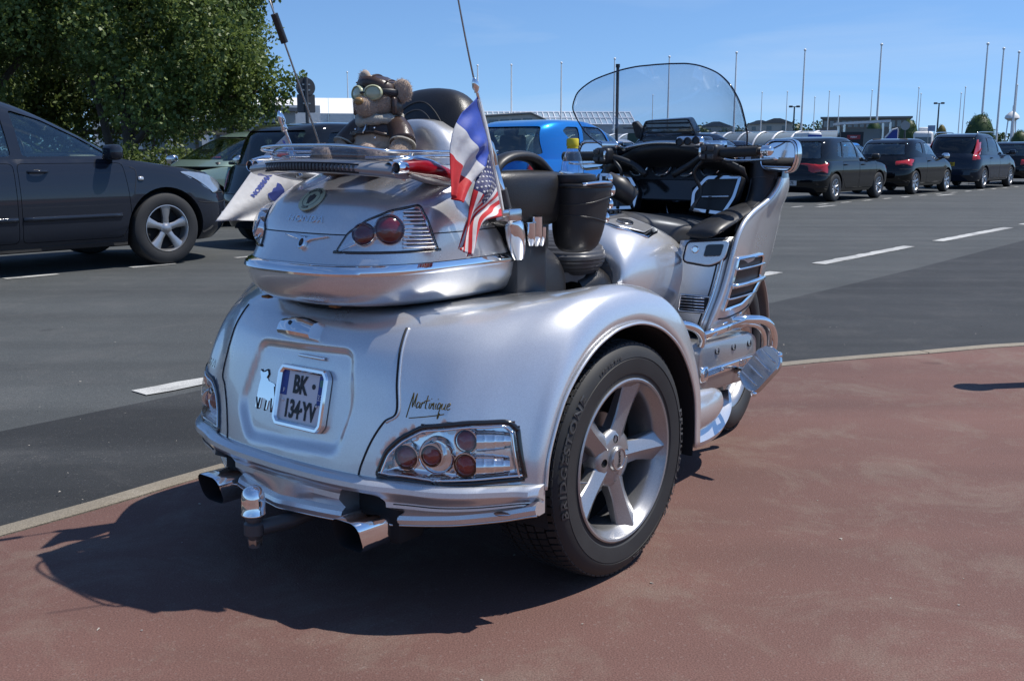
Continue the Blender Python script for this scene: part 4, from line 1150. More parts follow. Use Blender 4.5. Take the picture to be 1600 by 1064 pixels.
# chrome button plate on top, fuel door beside it
def top_plate(pts, off, th, mat, name, rings=6):
    mb = MB(); pts = list(pts); n = len(pts)
    cx = sum(p[0] for p in pts) / n; cy = sum(p[1] for p in pts) / n
    P = []
    for o in (0, th * .8, th):
        row = []
        for (u, v) in (pts if o < th else inset(pts, th * .3)):
            h, nn = cast(BK, toZ(u, v), NZ); row.append(tuple(h + Vector((0, 0, off + o))))
        P.append(row)
    mb.grid(P, cv=True, cap1=True)
    return mb.obj(name, mat, tank, 30)
top_plate(rpoly([(.70, -.075), (.70, .10), (.90, .10), (.90, -.075)], .02), -.02, .036, M_GREY, 'console')
top_plate(rpoly([(.705, -.055), (.70, -.15), (.79, -.215), (.90, -.195), (.90, -.06)], .015), -.002, .008, M_CHROME, 'fuel_door_trim')
top_plate(rpoly([(.72, -.07), (.715, -.145), (.795, -.198), (.885, -.18), (.885, -.075)], .015), .004, .003, M_SILVER, 'fuel_door')
top_plate(ell(.032, .028, 24, .79, -.125), .006, .0025, M_CHROME_D, 'fuel_door_badge')
cp = top_plate(rpoly([(.70, -.065), (.70, .09), (.885, .09), (.885, -.065)], .012), .012, .007, M_CHROME, 'switch_panel')
bt = MB().bbox((0, 0, .004), (.022, .020, .010), .003)
b0 = None
for i in range(6):
    for j in range(5):
        x = .72 + i * .030; y = -.045 + j * .030
        h, nn = cast(BK, toZ(x, y), NZ)
        if b0 is None: b0 = bt.obj('switch_button', M_BLACKG, cp); o = b0
        else: o = link('switch_button', b0.data, cp)
        o.location = h + Vector((0, 0, .019))
# dark dash slope in front of the tank
m = MB(); R = []
for (x, z, hw) in [(.86, .885, .10), (.92, .905, .17), (1.0, .900, .23), (1.08, .888, .26), (1.18, .880, .27), (1.30, .880, .28)]:
    R.append([(x, hw * cos(t), z - .10 + .10 * (abs(sin(t)) ** .45)) for t in np.linspace(0, pi, 25)])
R = list(map(list, zip(*[[tuple(v) for v in sp3(col, 3)] for col in zip(*R)])))
MB().grid(R, cap0=True, cap1=True).obj('steering_cover', M_GREY, T, 50)
m = MB().tube([(1.0, -.02, .95), (.96, .02, .99), (.95, .06, 1.02)], [.035, .045, .03], 14, smooth=3); m.obj('fork_yoke_cover', M_BLACK, T, 60)
MB().bbox((.90, .075, .955), (.03, .12, .055), .008, M=None).obj('remote_control', M_BLACK, T)
MB().tube([(.92, .06, .90), (.905, .075, .94)], .006, 8).obj('remote_mount', M_CHROME, T)
# ================================================================ fairing, windscreen, controls, engine, front wheel
FE = [  # right rear edge of the fairing: z, x, y
 (.47, .955, .362), (.50, .952, .375), (.55, .965, .386), (.63, 1.0, .400), (.72, 1.03, .410), (.77, 1.042, .415), (.815, 1.06, .417), (.87, 1.11, .418), (.905, 1.18, .418), (.95, 1.32, .415), (1.0, 1.40, .410), (1.06, 1.44, .40), (1.11, 1.46, .38)]
def lp(b, p, d, o, alt):
    h, n = cast(b, p, d, o)
    return h if h is not None else Vector(alt)
def edge(z):
    zs = [e[0] for e in FE]
    return pchip(zs, [e[1] for e in FE], z), pchip(zs, [e[2] for e in FE], z)
def nose(z): return interp(z, [.44, .55, .7, .85, 1.0, 1.1, 1.14], [1.45, 1.62, 1.74, 1.80, 1.74, 1.62, 1.52])
def shell_rows(off=0.0, zs=np.linspace(.47, 1.12, 40), n=40):
    R = []
    for z in zs:
        xe, ye = edge(z); xn = nose(z); ye -= off; row = []
        for t in np.linspace(-1, 1, n):
            a = abs(t)
            # side runs nearly straight forward, then wraps round the nose
            th = (1 - a) * pi / 2
            x = xe + off + (xn - off * 2 - xe) * sin(th) ** 1.15
            y = ye * cos(th) ** .62 * (1 + .02 * sin(2 * th)) * (1 if t > 0 else -1)
            row.append((x, y, z))
        R.append(row)
    return R
fair = MB().grid(shell_rows(0, np.linspace(.47, 1.02, 36))).obj('fairing_shell', M_SILVER, T, 60)
MB().grid(shell_rows(.012)).obj('fairing_inner', M_BLACK, T, 60)
MB().grid(shell_rows(0, np.linspace(1.02, 1.118, 8))).obj('fairing_upper', M_BLACKG, T, 60)
for s in (-1, 1):
    R = []
    for z in np.linspace(.835, 1.10, 14):
        xe, ye = edge(z); t_ = (z - .835) / .265
        a_ = Vector((xe + .012, s * (ye - .012), z)); b_ = Vector((1.34 + .04 * t_, s * .30, z + .01)); R.append([tuple(a_.lerp(b_, u) + Vector((-.05 * sin(u * pi), 0, 0))) for u in np.linspace(0, 1, 10)])
    ic = MB().grid(R).obj('inner_cowl', M_BLACK, T, 180)
    BI = bvh_of(ic)
    surf_line(BI, [(.325, .90), (.32, 1.02), (.385, 1.03), (.390, .92)], lambda u, v: (.4, u * s, v), PX, .0016, .001, closed=True, k=1, sm=False).obj('pocket_outline', M_GREY, ic, 0)
for s in (-1, 1): MB().tube([(edge(z)[0] - .003, s * (edge(z)[1] - .004), z) for z in np.linspace(.475, 1.02, 50)], .010, 10).obj('fairing_edge', M_SILVER, fair, 180)
BF = bvh_of(fair)
MB().grid([[(x, y, z) for x, y, z in r] for r in [shell_rows(0, [1.118])[0]]] + [[(x * .985 + .005, y * .93, 1.135) for x, y, z in shell_rows(0, [1.118])[0]]] + [[(x * .96 + .02, y * .8, 1.142) for x, y, z in shell_rows(0, [1.118])[0]]]).obj('fairing_top', M_BLACKG, T, 60)
for s in (-1, 1):
    # leg panel facing the rider, in painted plastic
    R = []
    for t in np.linspace(0, 1, 14):
        z = .50 + .325 * t
        xe, ye = edge(z); yi = .185 + .060 * t
        R.append([(.945 + .02 * t + (xe - .949 - .02 * t) * u ** 1.3, s * (yi + (ye - .016 - yi) * u), z - .015 * (1 - u)) for u in np.linspace(0, 1, 10)])
    leg = MB().grid(R).obj('leg_panel', M_SILVER, T, 180)
    mm = leg.modifiers.new('s', 'SOLIDIFY'); mm.thickness = .003; mm.offset = 0
    BL = bvh_of(leg)
    tl = lambda u, v: (.5, u * s, v)
    # chrome trim stripes and channel at the outer edge
    surf_line(BL, [(edge(z)[1] - .034, z) for z in np.linspace(.51, .815, 20)], tl, PX, .0065, .003, k=1, sm=False).obj('chrome_trim', M_CHROME, leg, 180)
    surf_line(BL, [(edge(z)[1] - .047, z) for z in np.linspace(.51, .815, 20)], tl, PX, .0032, .001, k=1, sm=False).obj('trim_channel', M_LINE, leg, 180)
    # outlet grille with frame and bars
    O = rpoly([(.252, .562), (.352, .562), (.360, .616), (.256, .620)], .006)
    m = surf_line(BL, O, tl, PX, .0038, .003, closed=True, k=1, sm=False); gr = m.obj('leg_vent_frame', M_CHROME, leg, 180)
    MB().add([tuple(lp(BL, tl(u, v), PX, .003, (.95, u * s, v))) for u, v in O], [tuple(range(len(O)))]).obj('vent_opening', M_LINE, gr, 0)
    for q in range(5):
        v = .570 + q * .0105; a = lp(BL, tl(.260, v), PX, .006, (.95, .268 * s, v)); b_ = lp(BL, tl(.348, v), PX, .006, (.95, .35 * s, v))
        if q == 0: bar = MB().tube([a, b_], .0024, 6).obj('vent_bar', M_CHROME, gr, 180)
        else: link('vent_bar', bar.data, gr).location = (0, 0, q * .0105)
    # pocket panel with knob and dark window (rider's right)
    O = rpoly([(.258, .738), (.270, .806), (.394, .812), (.388, .748), (.345, .724)], .016)
    P = []
    for o_ in (.0, .0085, .0105):
        P.append([tuple(lp(BL, tl(u, v), PX, o_, (.95, u * s, v))) for u, v in (O if o_ < .01 else inset(O, .003))])
    pk = MB().grid(P, cv=True, cap1=True).obj('pocket_lid', M_SILVER, leg, 30)
    surf_line(BL, inset(O, -.003), tl, PX, .003, .003, closed=True, k=1, sm=False).obj('pocket_gap', M_LINE, pk, 180)
    w = rpoly([(.320, .755), (.326, .797), (.380, .799), (.374, .757)], .008)
    P = [[tuple(lp(BL, tl(u, v), PX, o_, (.95, u * s, v))) for u, v in (w if o_ < .013 else inset(w, .002))] for o_ in (.008, .0135, .015)]
    MB().grid(P, cv=True, cap1=True).obj('pocket_window', M_BLACKG, pk, 30)
    h, nn = cast(BL, tl(.294, .780), PX, .009)
    MB().lathe([(.013, -.002), (.013, .004), (.010, .006), (.009, .003), (0, .003)], 20, axis_m(h, nn)).obj('knob', M_CHROME, pk, 40)

# chrome side grille, both sides
def side_grille(s):
    tly = lambda u, v: (u, s * 1.0, v); dY = (0, -s, 0)
    O = [(1.065, .754), (1.30, .752), (1.325, .738), (1.318, .680), (1.345, .645), (1.28, .598), (1.17, .568), (1.01, .563), (1.03, .625), (1.05, .69)]
    O = rpoly(O, .012)
    P = []
    for o_ in (.0, .006, .010, .006):
        q = O if o_ < .01 else O
        P.append([tuple(lp(BF, tly(u, v), dY, o_, (u, s * .4, v))) for u, v in (O if len(P) < 2 else inset(O, .006 * (len(P) - 1)))])
    fr = MB().grid(P, cv=True).obj('side_grille', M_CHROME, T, 40)
    conform(BF, inset(O, .008), tly, dY, .002, 5).obj('grille_opening', M_INK, fr, 60)
    for (v0, v1, x0, x1, w) in ((.712, .712, 1.055, 1.32, .0042), (.655, .655, 1.04, 1.345, .010), (.610, .608, 1.025, 1.29, .0042)):
        m = MB(); Pp = []
        for t in np.linspace(0, 1, 10):
            u = x0 + (x1 - x0) * t; v = v0 + (v1 - v0) * t
            h, nn = cast(BF, tly(u, v), dY, .010); Pp.append(h if h is not None else Vector((u, s * .4, v)))
        m.tube(Pp, w, 8, flat=(1, 1.6)); m.obj('grille_bar', M_CHROME, fr, 180)
side_grille(-1); side_grille(1)
for s in (-1, 1): surf_line(BF, [(1.0, .54), (1.1, .535), (1.3, .55), (1.4, .60)], lambda u, v: (u, s, v), (0, -s, 0), .003, .0, k=6).obj('fairing_seam', M_LINE, fair, 180)
h, nn = cast(BF, (1.07, -1, .515), PY, .001); MB().ball(h, (.022, .004, .006), 14, 6).obj('fairing_fastener', M_CHROME, fair, 180)
h, nn = cast(BF, (1.22, -1, .53), PY, .001); MB().ball(h, (.008, .004, .008), 14, 6).obj('fairing_fastener', M_CHROME, fair, 180)

# instrument panel (facing the rider)
m = MB(); R = []
for t in np.linspace(0, 1, 10):
    z = .97 + .165 * t; x = 1.46 - .20 * sin(t * pi / 2) ** 2
    hw = .325 - .02 * t
    R.append([(x + .06 * abs(u) ** 2.2, hw * u, z - .075 * u * u + .012 * (1 - u * u) * t) for u in np.linspace(-1, 1, 26)])
hood = MB().grid(R).obj('dash_hood', M_BLACK, T, 60); mm = hood.modifiers.new('s', 'SOLIDIFY'); mm.thickness = .012
m = MB(); R = []
for t in np.linspace(0, 1, 8):
    R.append([(1.26 + .25 * t + .10 * abs(u) ** 2, (.325 - .04 * t) * u, 1.147 - .075 * u * u * (1 - .5 * t) + .012 * sin(t * pi)) for u in np.linspace(-1, 1, 26)])
MB().grid(R).obj('dash_top', M_BLACKG, T, 60)
MB().tube([(1.25 + .06 * abs(u) ** 2.2, .318 * u, 1.152 - .070 * u * u) for u in np.linspace(-.9, .62, 26)], .008, 8).obj('dash_trim', M_CHROME_D, T, 180)
m = MB()
F = basis((1.35, 0, 1.055), (0, -1, 0), (.45, 0, .9))
m.prism(rrect(.50, .13, .04, 5), -.02, .012, F); ip = m.obj('instrument_panel', M_BLACK, T)
for u in (-.16, -.055, .055, .16):
    g = MB().lathe([(.046, .012), (.046, .018), (.041, .020), (.040, .014), (0, .014)], 28, F @ Matrix.Translation((u, 0, 0))).obj('gauge', M_BLACKG, ip, 40)
    MB().lathe([(.0425, .0195), (.0405, .0215), (.0395, .0185)], 28, F @ Matrix.Translation((u, 0, 0))).obj('gauge_ring', M_CHROME_D, g, 60)
    MB().tube([F @ Vector((u, 0, .016)), F @ Vector((u - .022, .014, .016))], .0014, 5).obj('needle', M_RED, g, 0)
F = basis((1.31, 0, .965), (0, -1, 0), (.35, 0, .9))
MB().prism(rrect(.30, .085, .015, 4), 0, .02, F, bev=.004).obj('radio_panel', M_BLACKG, T)
# speaker pods with chrome frames
for s in (-1, 1):
    F = basis((1.28, s * .215, .965), (0, -1, 0), (.25, 0, .97))
    q = [(-.09 * 1, -.075), (.05, -.085), (.085, -.02), (.10, .065), (-.045, .060), (-.095, .0)]
    if s < 0: q = [(-a, b) for a, b in q][::-1]
    O = rpoly([(-a, b) for a, b in q][::-1], .015)
    p_ = MB().prism(O, -.03, .012, F, bev=.004).obj('speaker_pod', M_BLACK, T)
    m = MB(); 
    R = [[tuple(F @ Vector((u, v, w))) for u, v in o] for o, w in ((O, .010), (O, .017), (inset(O, .012), .017), (inset(O, .012), .010))]
    m.grid(R, cv=True); m.obj('speaker_frame', M_CHROME, p_, 30)
    MB().tube([F @ Vector((-.05, -.02, .016)), F @ Vector((.06, -.015, .016))], .005, 8).obj('speaker_bar', M_CHROME, p_, 60)

# windscreen
WSZ = [1.065, 1.12, 1.20, 1.27, 1.33, 1.38, 1.415, 1.434, 1.438]; WSW = [.24, .30, .352, .360, .336, .280, .195, .105, .03]
def wpt(z, s): 
    hw = pchip(WSZ, WSW, z); y = hw * s
    return (1.49 - (z - 1.06) / .38 * .285 - .22 * (y / .385) ** 2, y - .012, z)
R = [[wpt(z, s) for s in np.linspace(-1, 1, 44)] for z in (1.065 + (1.438 - 1.065) * sin(t * pi / 2) for t in np.linspace(0, 1, 36))]
ws = MB().grid(R).obj('windscreen', M_SCREEN, T, 180)
so = ws.modifiers.new('s', 'SOLIDIFY'); so.thickness = .004
eL = [wpt(z, -1) for z in (1.065 + (1.438 - 1.065) * sin(t * pi / 2) for t in np.linspace(0, 1, 50))]; eR = [(a, -b - .024, c) for a, b, c in eL][::-1]
MB().tube(eL + eR, .0028, 6).obj('windscreen_edge', pbr('dark_acrylic_edge', (.015, .02, .04), .15, noise=(10, .2)), ws, 180)
# air vent and cowl in the lower screen
F = basis((1.40, .06, 1.205), (0, -1, 0), (-.15, 0, .98))
O = rpoly([(-.135, -.040), (.10, -.040), (.125, -.012), (.095, .044), (-.10, .038), (-.12, .0)], .012)
v = MB().prism(O, -.02, .02, F, bev=.006).obj('screen_vent', M_SMOKE_D, T)
R = [[tuple(F @ Vector((u, w_, z))) for u, w_ in o] for o, z in ((O, .02), (O, .026), (inset(O, .006), .026), (inset(O, .006), .02))]
MB().grid(R, cv=True).obj('vent_rim', M_BLACKG, v, 30)
for q in range(4): MB().tube([F @ Vector((-.10, -.028 + q * .018, .022)), F @ Vector((.10, -.028 + q * .018, .022))], .0035, 6).obj('vent_slat', M_BLACK, v, 0)
MB().prism(rpoly([(-.16, -.03), (-.125, -.045), (-.12, .0), (-.155, .035), (-.175, .03)], .008), -.012, .012, F, bev=.003).obj('vent_ear', M_BLACK, v)
MB().bbox((1.42, .04, 1.160), (.12, .26, .03), .012).obj('vent_base', M_BLACKG, T)
for s in (-1, 1):
    R = []
    for (x, y, z, w, h_) in [(.955, .325, .835, .055, .012), (1.0, .335, .855, .06, .020), (1.10, .34, .880, .060, .020), (1.22, .345, .905, .055, .018), (1.32, .35, .93, .04, .014)]:
        R.append([(x, s * (y + w * cos(t)), z + h_ * sin(t)) for t in np.linspace(0, 2 * pi, 19)[:-1]])
    R = list(map(list, zip(*[[tuple(v) for v in sp3(col, 3)] for col in zip(*R)])))
    MB().grid(R, cv=True, cap0=True, cap1=True).obj('leg_top_pad', M_BLACK, T, 60)

# handlebars, grips, levers, three-button pod, mirrors
for s in (-1, 1):
    g0 = Vector((1.20, -.232, 1.112)) if s < 0 else Vector((1.20, .235, 1.10)); g1 = Vector((1.17, -.445, 1.120)) if s < 0 else Vector((1.20, .40, 1.098)); gd = (g1 - g0).normalized()
    MB().tube([(1.22, s * .06, 1.03), (1.23, s * .13, 1.07), tuple(g0), tuple(g1)], .013, 12, smooth=4).obj('handlebar', M_BLACK, T, 180)
    grip = MB().tube([g0 + gd * t for t in np.linspace(.045, .20, 24)], [.0185 + .001 * (i % 2) for i in range(24)], 18).obj('grip', M_RUBBER, T, 30)
    MB().lathe([(0, .032), (.010, .030), (.017, .022), (.0195, .008), (.016, 0), (.019, -.006), (0, -.008)], 20, axis_m(g1 + gd * .008, gd)).obj('bar_end', M_CHROME, grip, 60)
    hs = MB().bbox((0, 0, 0), (.075, .075, .065), .016, M=Matrix.Translation(g0 + gd * .0)).obj('switch_housing', M_BLACK, T, 50)
    sb = MB().bbox((0, 0, 0), (.006, .022, .014), .003)
    for q, (dy, dz) in enumerate(((.018, .016), (-.014, .016), (.018, -.012), (-.014, -.012))):
        MB().bbox((g0.x - .040, g0.y + dy, g0.z + dz), (.008, .024, .018), .003).obj('switch_button', M_GREY, hs)
    MB().bbox((g0.x - .042, g0.y + s * -.026, g0.z + .004), (.010, .010, .034), .004).obj('switch_lever', M_CHROME, hs)
    MB().tube([g0 + Vector((.05, s * .01, -.02)), g0 + Vector((.055, s * .07, -.028)), g1 + Vector((.045, 0, -.030)), g1 + Vector((.035, s * .035, -.026))], [.009, .008, .0065, .009], 10, smooth=4, flat=(.6, 1.3)).obj('brake_lever' if s < 0 else 'clutch_lever', M_CHROME, T, 180)
    MB().bbox((1.235, s * .225, 1.142), (.055, .075, .030), .008).obj('fluid_reservoir', M_CHROME, T, 60)
    MB().tube([(1.20, s * .20, 1.09), (1.20, s * .16, 1.04), (1.22, s * .18, .97), (1.18, s * .16, .90)], .007, 8, smooth=5).obj('control_cable', M_BLACK, T, 180)
pod = MB().bbox((1.19, -.145, 1.152), (.03, .115, .042), .015, M=None).obj('gauge_pod', M_CHROME, T, 60)
for q in range(3):
    MB().lathe([(.0145, -.004), (.0145, .004), (.0125, .005), (.012, .001), (0, .001)], 20, axis_m((1.171, -.111 - .034 * q, 1.152 + .003 * q), (-1, 0, .15))).obj('gauge_dial', M_INK, pod, 40)
for s in (-1, 1):
    c = Vector((1.40, s * .412, 1.100))
    R = []
    for (x, ky, kz) in [(0, 1, 1), (.012, 1.03, 1.03), (.035, 1.0, .98), (.065, .85, .82), (.09, .55, .55), (.10, .15, .15)]:
        O = rpoly([(-.070, -.050), (.058, -.062), (.078, .0), (.068, .062), (-.045, .062), (-.078, .01)], .03, 5)
        R.append([(c.x + x - .03, c.y + s * u * ky, c.z + v * kz) for u, v in O])
    mr = MB().grid(R, cv=True, cap1=True).obj('mirror', M_CHROME, T, 60)
    O = [(-.060, -.041), (.049, -.052), (.067, .0), (.058, .052), (-.037, .052), (-.067, .008)]
    O = rpoly(O, .026, 5)
    MB().grid([[(c.x - .030 + dx, c.y + s * u, c.z + v) for u, v in o] for o, dx in ((inset(O, -.009), -.001), (inset(O, -.004), -.006), (O, -.003))], cv=True).obj('mirror_rim', M_CHROME, mr, 60)
    MB().add([(c.x - .0325 + v * .11, c.y + s * u, c.z + v) for u, v in O], [tuple(range(len(O)))]).obj('mirror_glass', pbr('mirror_silvering', (.9, .9, .9), .01, 1, noise=(5, .01)) if s < 0 else bpy.data.materials['mirror_silvering'], mr, 0)
    MB().tube([(1.45, s * .34, 1.05), (1.44, s * .36, 1.08), (1.43, s * .38, 1.09)], [.03, .028, .02], 12).obj('mirror_stalk', M_BLACKG, mr, 60)

# engine: cylinder covers, guards, footboards, lower cowl, front wheel
for s in (-1, 1):
    F = basis((.82, s * .30, .395), (1, 0, -.05), (.0, 0, 1)) if s < 0 else basis((.82, s * .30, .395), (1, 0, -.05), (0, 0, 1))
    # outward is -y for s<0 : F local z = x cross y = (1,0,0)x(0,0,1) = (0,-1,0)
    def Q(u, v, w): return (.82 + u * 1.06, s * (.25 + w), .378 + v * .95 - u * .03)
    R = []
    for (w, k, e) in ((0, 1.0, 0), (.10, 1.0, 0), (.135, .985, .003), (.155, .93, .01), (.16, .85, .018)):
        O = rpoly([(.0, -.045), (.04, -.085), (.36, -.085), (.44, -.03), (.44, .075), (.40, .105), (.02, .105), (.0, .08)], .02)
        cx, cy = .22, .01
        R.append([Q(cx + (u - cx) * k, cy + (v - cy) * k, w) for u, v in O])
    cov = MB().grid(R, cv=True, cap1=True).obj('cylinder_cover', M_ALLOY, T, 40)
    m = MB().bbox((1.04, s * .412, .368), (.40, .012, .030), .006, M=None); m.obj('cover_trim_bar', M_CHROME, cov, 60)
    MB().bbox((.862, s * .408, .368), (.05, .02, .055), .012).obj('cover_step', M_CHROME, cov, 60)
    for q in range(3):
        MB().lathe([(.014, .0), (.015, .003), (.0115, .003), (.011, -.006), (0, -.006)], 20, axis_m((.95 + q * .125, s * .409, .438 - q * .004), (0, s, .25))).obj('cover_bolt_hole', M_INK, cov, 40)
    V, Fc = text_geo('1800', .028, .001, .0004, xs=1.2)
    if s < 0: MB().add([(1.14 + u, s * (.4185 + q), .368 + v) for u, v, q in V], Fc).obj('cover_lettering', M_CHROME_D, cov, 0, fixn=False)
    MB().bbox((1.02, s * .25, .38), (.46, .14, .22), .03).obj('engine_block', M_DARK, T)
    # guard tube
    MB().tube([(.64, s * .30, .565), (.72, s * .37, .560), (.79, s * .405, .540), (.84, s * .41, .50), (.86, s * .39, .46)], .0145, 12, smooth=5).obj('engine_guard', M_CHROME, T, 180)
    MB().tube([(.85, s * .395, .497), (1.0, s * .40, .503), (1.22, s * .40, .503)], .010, 10, flat=(1.5, .6)).obj('chrome_rail', M_CHROME, T, 180)
    MB().tube([(1.12, s * .33, .515), (1.20, s * .40, .515), (1.29, s * .425, .500), (1.355, s * .43, .455), (1.38, s * .42, .38), (1.36, s * .38, .29)], .0155, 12, smooth=5).obj('engine_guard', M_CHROME, T, 180)
    MB().tube([(1.10, s * .32, .497), (1.20, s * .39, .497), (1.27, s * .41, .480), (1.325, s * .41, .435), (1.345, s * .40, .36)], .010, 12, smooth=5).obj('engine_guard', M_CHROME, T, 180)
    for q in range(4):
        MB().tube([(.68, s * .27, .53 - q * .03), (.74, s * .30, .50 - q * .035), (.80, s * .29, .47 - q * .04)], .009, 8, smooth=3).obj('chrome_hose', M_CHROME, T, 180)
    # ribbed highway footboard
    F = basis((1.04, s * .535, .375), (.25, s * .5, .75), (.35, s * -.68, .45)) if s < 0 else basis((1.04, s * .535, .375), (.35, s * -.68, .45), (.25, s * .5, .75))
    O = rpoly([(-.075, -.055), (.050, -.060), (.083, -.030), (.085, .030), (.050, .060), (-.070, .056), (-.088, .0)], .022, 4)
    fb = MB().prism(O, -.010, .010, F, bev=.004).obj('footboard', M_CHROME_D, T)
    for q in range(4):
        u = -.050 + q * .034
        MB().bbox((u, .004, .0125), (.006, .080, .009), .002, M=F).obj('footboard_rib', M_CHROME, fb)
    for (u, v) in ((-.078, -.045), (.078, -.02), (-.066, .052)): MB().ball(F @ Vector((u, v, 0)), .012, 10, 8).obj('footboard_bolt', M_CHROME, fb)
    MB().tube([F @ Vector((.0, .04, -.014)), F @ Vector((-.03, .05, -.05)), (1.10, s * .36, .34)], [.010, .012, .012], 10).obj('footboard_bracket', M_CHROME_D, T, 180)
    # silver lower cowl
    m = MB(); R = []
    for (x, yo, z0, z1) in [(.50, .45, .16, .33), (.70, .44, .130, .31), (.84, .43, .110, .302), (.96, .425, .116, .295), (1.05, .41, .136, .288), (1.13, .385, .165, .280), (1.19, .35, .20, .27)]:
        yi = yo - .14; zc = (z0 + z1) / 2
        R.append([(x, s * yi, z0), (x, s * (yo - .05), z0), (x, s * (yo - .008), z0 + .012), (x, s * yo, z0 + .03), (x, s * (yo - .012), z0 + .045), (x, s * (yo - .05), zc), (x, s * (yo - .06), z1 - .03), (x, s * (yo - .08), z1 - .004), (x, s * yi, z1)])
    R = list(map(list, zip(*[[tuple(v) for v in sp3(col, 4)] for col in zip(*R)])))
    MB().grid(R, cv=True, cap0=True, cap1=True).obj('lower_cowl', M_SILVER, T, 35)
    R = []
    for (x, z0, z1, w) in [(.62, .20, .30, .02), (.68, .17, .315, .04), (.80, .165, .32, .05), (.92, .175, .315, .045), (.985, .20, .295, .03)]:
        cz, hz = (z0 + z1) / 2, (z1 - z0) / 2
        R.append([(x, s * (.395 + w * cos(t)), cz + hz * sin(t)) for t in np.linspace(0, 2 * pi, 17)[:-1]])
    R = list(map(list, zip(*[[tuple(v) for v in sp3(col, 3)] for col in zip(*R)])))
    MB().grid(R, cv=True, cap0=True, cap1=True).obj('cowl_bulge', M_SILVER, T, 60)
MB().bbox((.72, 0, .36), (.62, .46, .34), .06).obj('engine_crankcase', M_DARK, T)
MB().bbox((1.2, 0, .55), (.35, .40, .60), .06).obj('frame_core', M_DARK, T)
MB().bbox((.2, 0, .50), (.7, .56, .36), .05).obj('frame_core', M_DARK, T)
# front wheel, turned slightly, with mudguard and fork
fw = thing('front_wheel', None, None); fw.parent = T
m = MB(); R_, w_ = .325, .065
m.lathe([(.225, w_ * .75), (.24, w_ * .95), (.27, w_), (.30, w_ * .9), (.317, w_ * .62), (.3245, w_ * .3), (R_, 0), (.3245, -w_ * .3), (.317, -w_ * .62), (.30, -w_ * .9), (.27, -w_), (.24, -w_ * .95), (.225, -w_ * .75)], 72)
ft = m.obj('tyre', M_RUBBER, fw, 40)
m = MB()
for k in range(40):
    for q in (-1, 1):
        a0 = 2 * pi * k / 40; V = []
        for rr in (.3235, .3275):
            for (h0, sh) in ((.006 * q, 0), (.050 * q, .12)):
                r2 = rr - (.010 if abs(h0) > .02 else 0)
                for aa in (a0 + sh, a0 + sh + .11): V.append((r2 * cos(aa), r2 * sin(aa), h0))
        m.add(V, [(0, 1, 3, 2), (4, 6, 7, 5), (0, 4, 5, 1), (2, 3, 7, 6), (0, 2, 6, 4), (1, 5, 7, 3)])
tag(m.obj('tread_blocks', M_RUBBER, ft, 0), kind='stuff')
MB().lathe([(.228, .045), (.215, .04), (.20, .02), (.20, -.02), (.215, -.04), (.228, -.045)], 48).obj('rim', M_ALLOY, fw, 40)
MB().lathe([(.20, .01), (.03, .03), (.03, -.03), (.20, -.01)], 40).obj('wheel_disc', M_CHROME_D, fw, 40)
FWX, FWY = 1.50, -.165
fw.matrix_local = Matrix.Translation((FWX, FWY, .325)) @ Matrix.Rotation(radians(10), 4, 'Z') @ Matrix(((1, 0, 0, 0), (0, 0, -1, 0), (0, 1, 0, 0), (0, 0, 0, 1)))
m = MB(); R = []
for a in np.linspace(-.15, pi + .25, 30):
    R.append([((.355 + .012 * cos(b_ * 1.5)) * -cos(a) * 1.0, .085 * sin(b_), (.355 + .0 + .02 * cos(b_)) * sin(a)) for b_ in np.linspace(-1.5, 1.5, 13)])
mg = MB().grid(R).obj('front_mudguard', M_SILVER, T, 60); mg.modifiers.new('s', 'SOLIDIFY').thickness = .004
mg.location = (FWX, FWY, .325); mg.rotation_euler = (0, 0, radians(10))
for s in (-1, 1): MB().tube([(FWX, FWY + s * .10, .33), (1.45, s * .12, .90)], .028, 14).obj('fork_leg', M_CHROME_D, T, 180)

# antennas
a0 = MB().tube([(-.085, -.335, .905), (-.125, -.335, 1.00), (-.165, -.335, 1.09)], .0085, 10).obj('antenna_mast', M_CHROME, T, 180)
MB().lathe([(.012, -.03), (.013, .0), (.013, .04), (.0, .041)], 16, axis_m((-.12, -.335, .985), (-.4, 0, 1))).obj('mast_collar', M_GREY, a0, 40)
MB().tube([(-.163, -.335, 1.085), (-.172, -.335, 1.11), (-.183, -.335, 1.135), (-.19, -.335, 1.15)], [.009, .011, .011, .005], 12).obj('mast_ferrule', M_CHROME_D, a0, 60)
MB().tube([(-.186, -.335, 1.15), (-.245, -.335, 1.30), (-.305, -.335, 1.50), (-.36, -.335, 1.72)], [.0026, .0024, .0022, .0018], 6, smooth=4).obj('antenna_whip', M_STEEL, a0, 180)
MB().lathe([(0, .0), (.014, .005), (.022, .03), (.027, .07), (.026, .105), (.022, .115), (0, .115)], 24, axis_m((-.050, -.325, .830), (-.30, -.05, 1))).obj('mast_base', M_CHROME, a0, 40)
MB().bbox((-.105, -.335, .955), (.055, .050, .035), .006).obj('mast_bracket', M_CHROME_D, a0)
a1 = MB().tube([(-.08, .335, .90), (-.13, .335, 1.03), (-.16, .335, 1.12)], .0085, 10).obj('antenna_mast', M_CHROME, T, 180)
MB().tube([(-.155, .335, 1.10), (-.235, .335, 1.30), (-.345, .335, 1.56)], [.0032, .0030, .0026], 6, smooth=3).obj('antenna_whip', M_STEEL, a1, 180)
MB().tube([(-.285, .335, 1.42), (-.318, .335, 1.495)], [.0105, .0105], 12).obj('antenna_coil', M_BLACK, a1, 40)
MB().tube([(-.32, .335, 1.50), (-.34, .335, 1.60), (-.36, .335, 1.72)], [.0026, .0024, .0018], 6).obj('antenna_whip', M_STEEL, a1, 180)
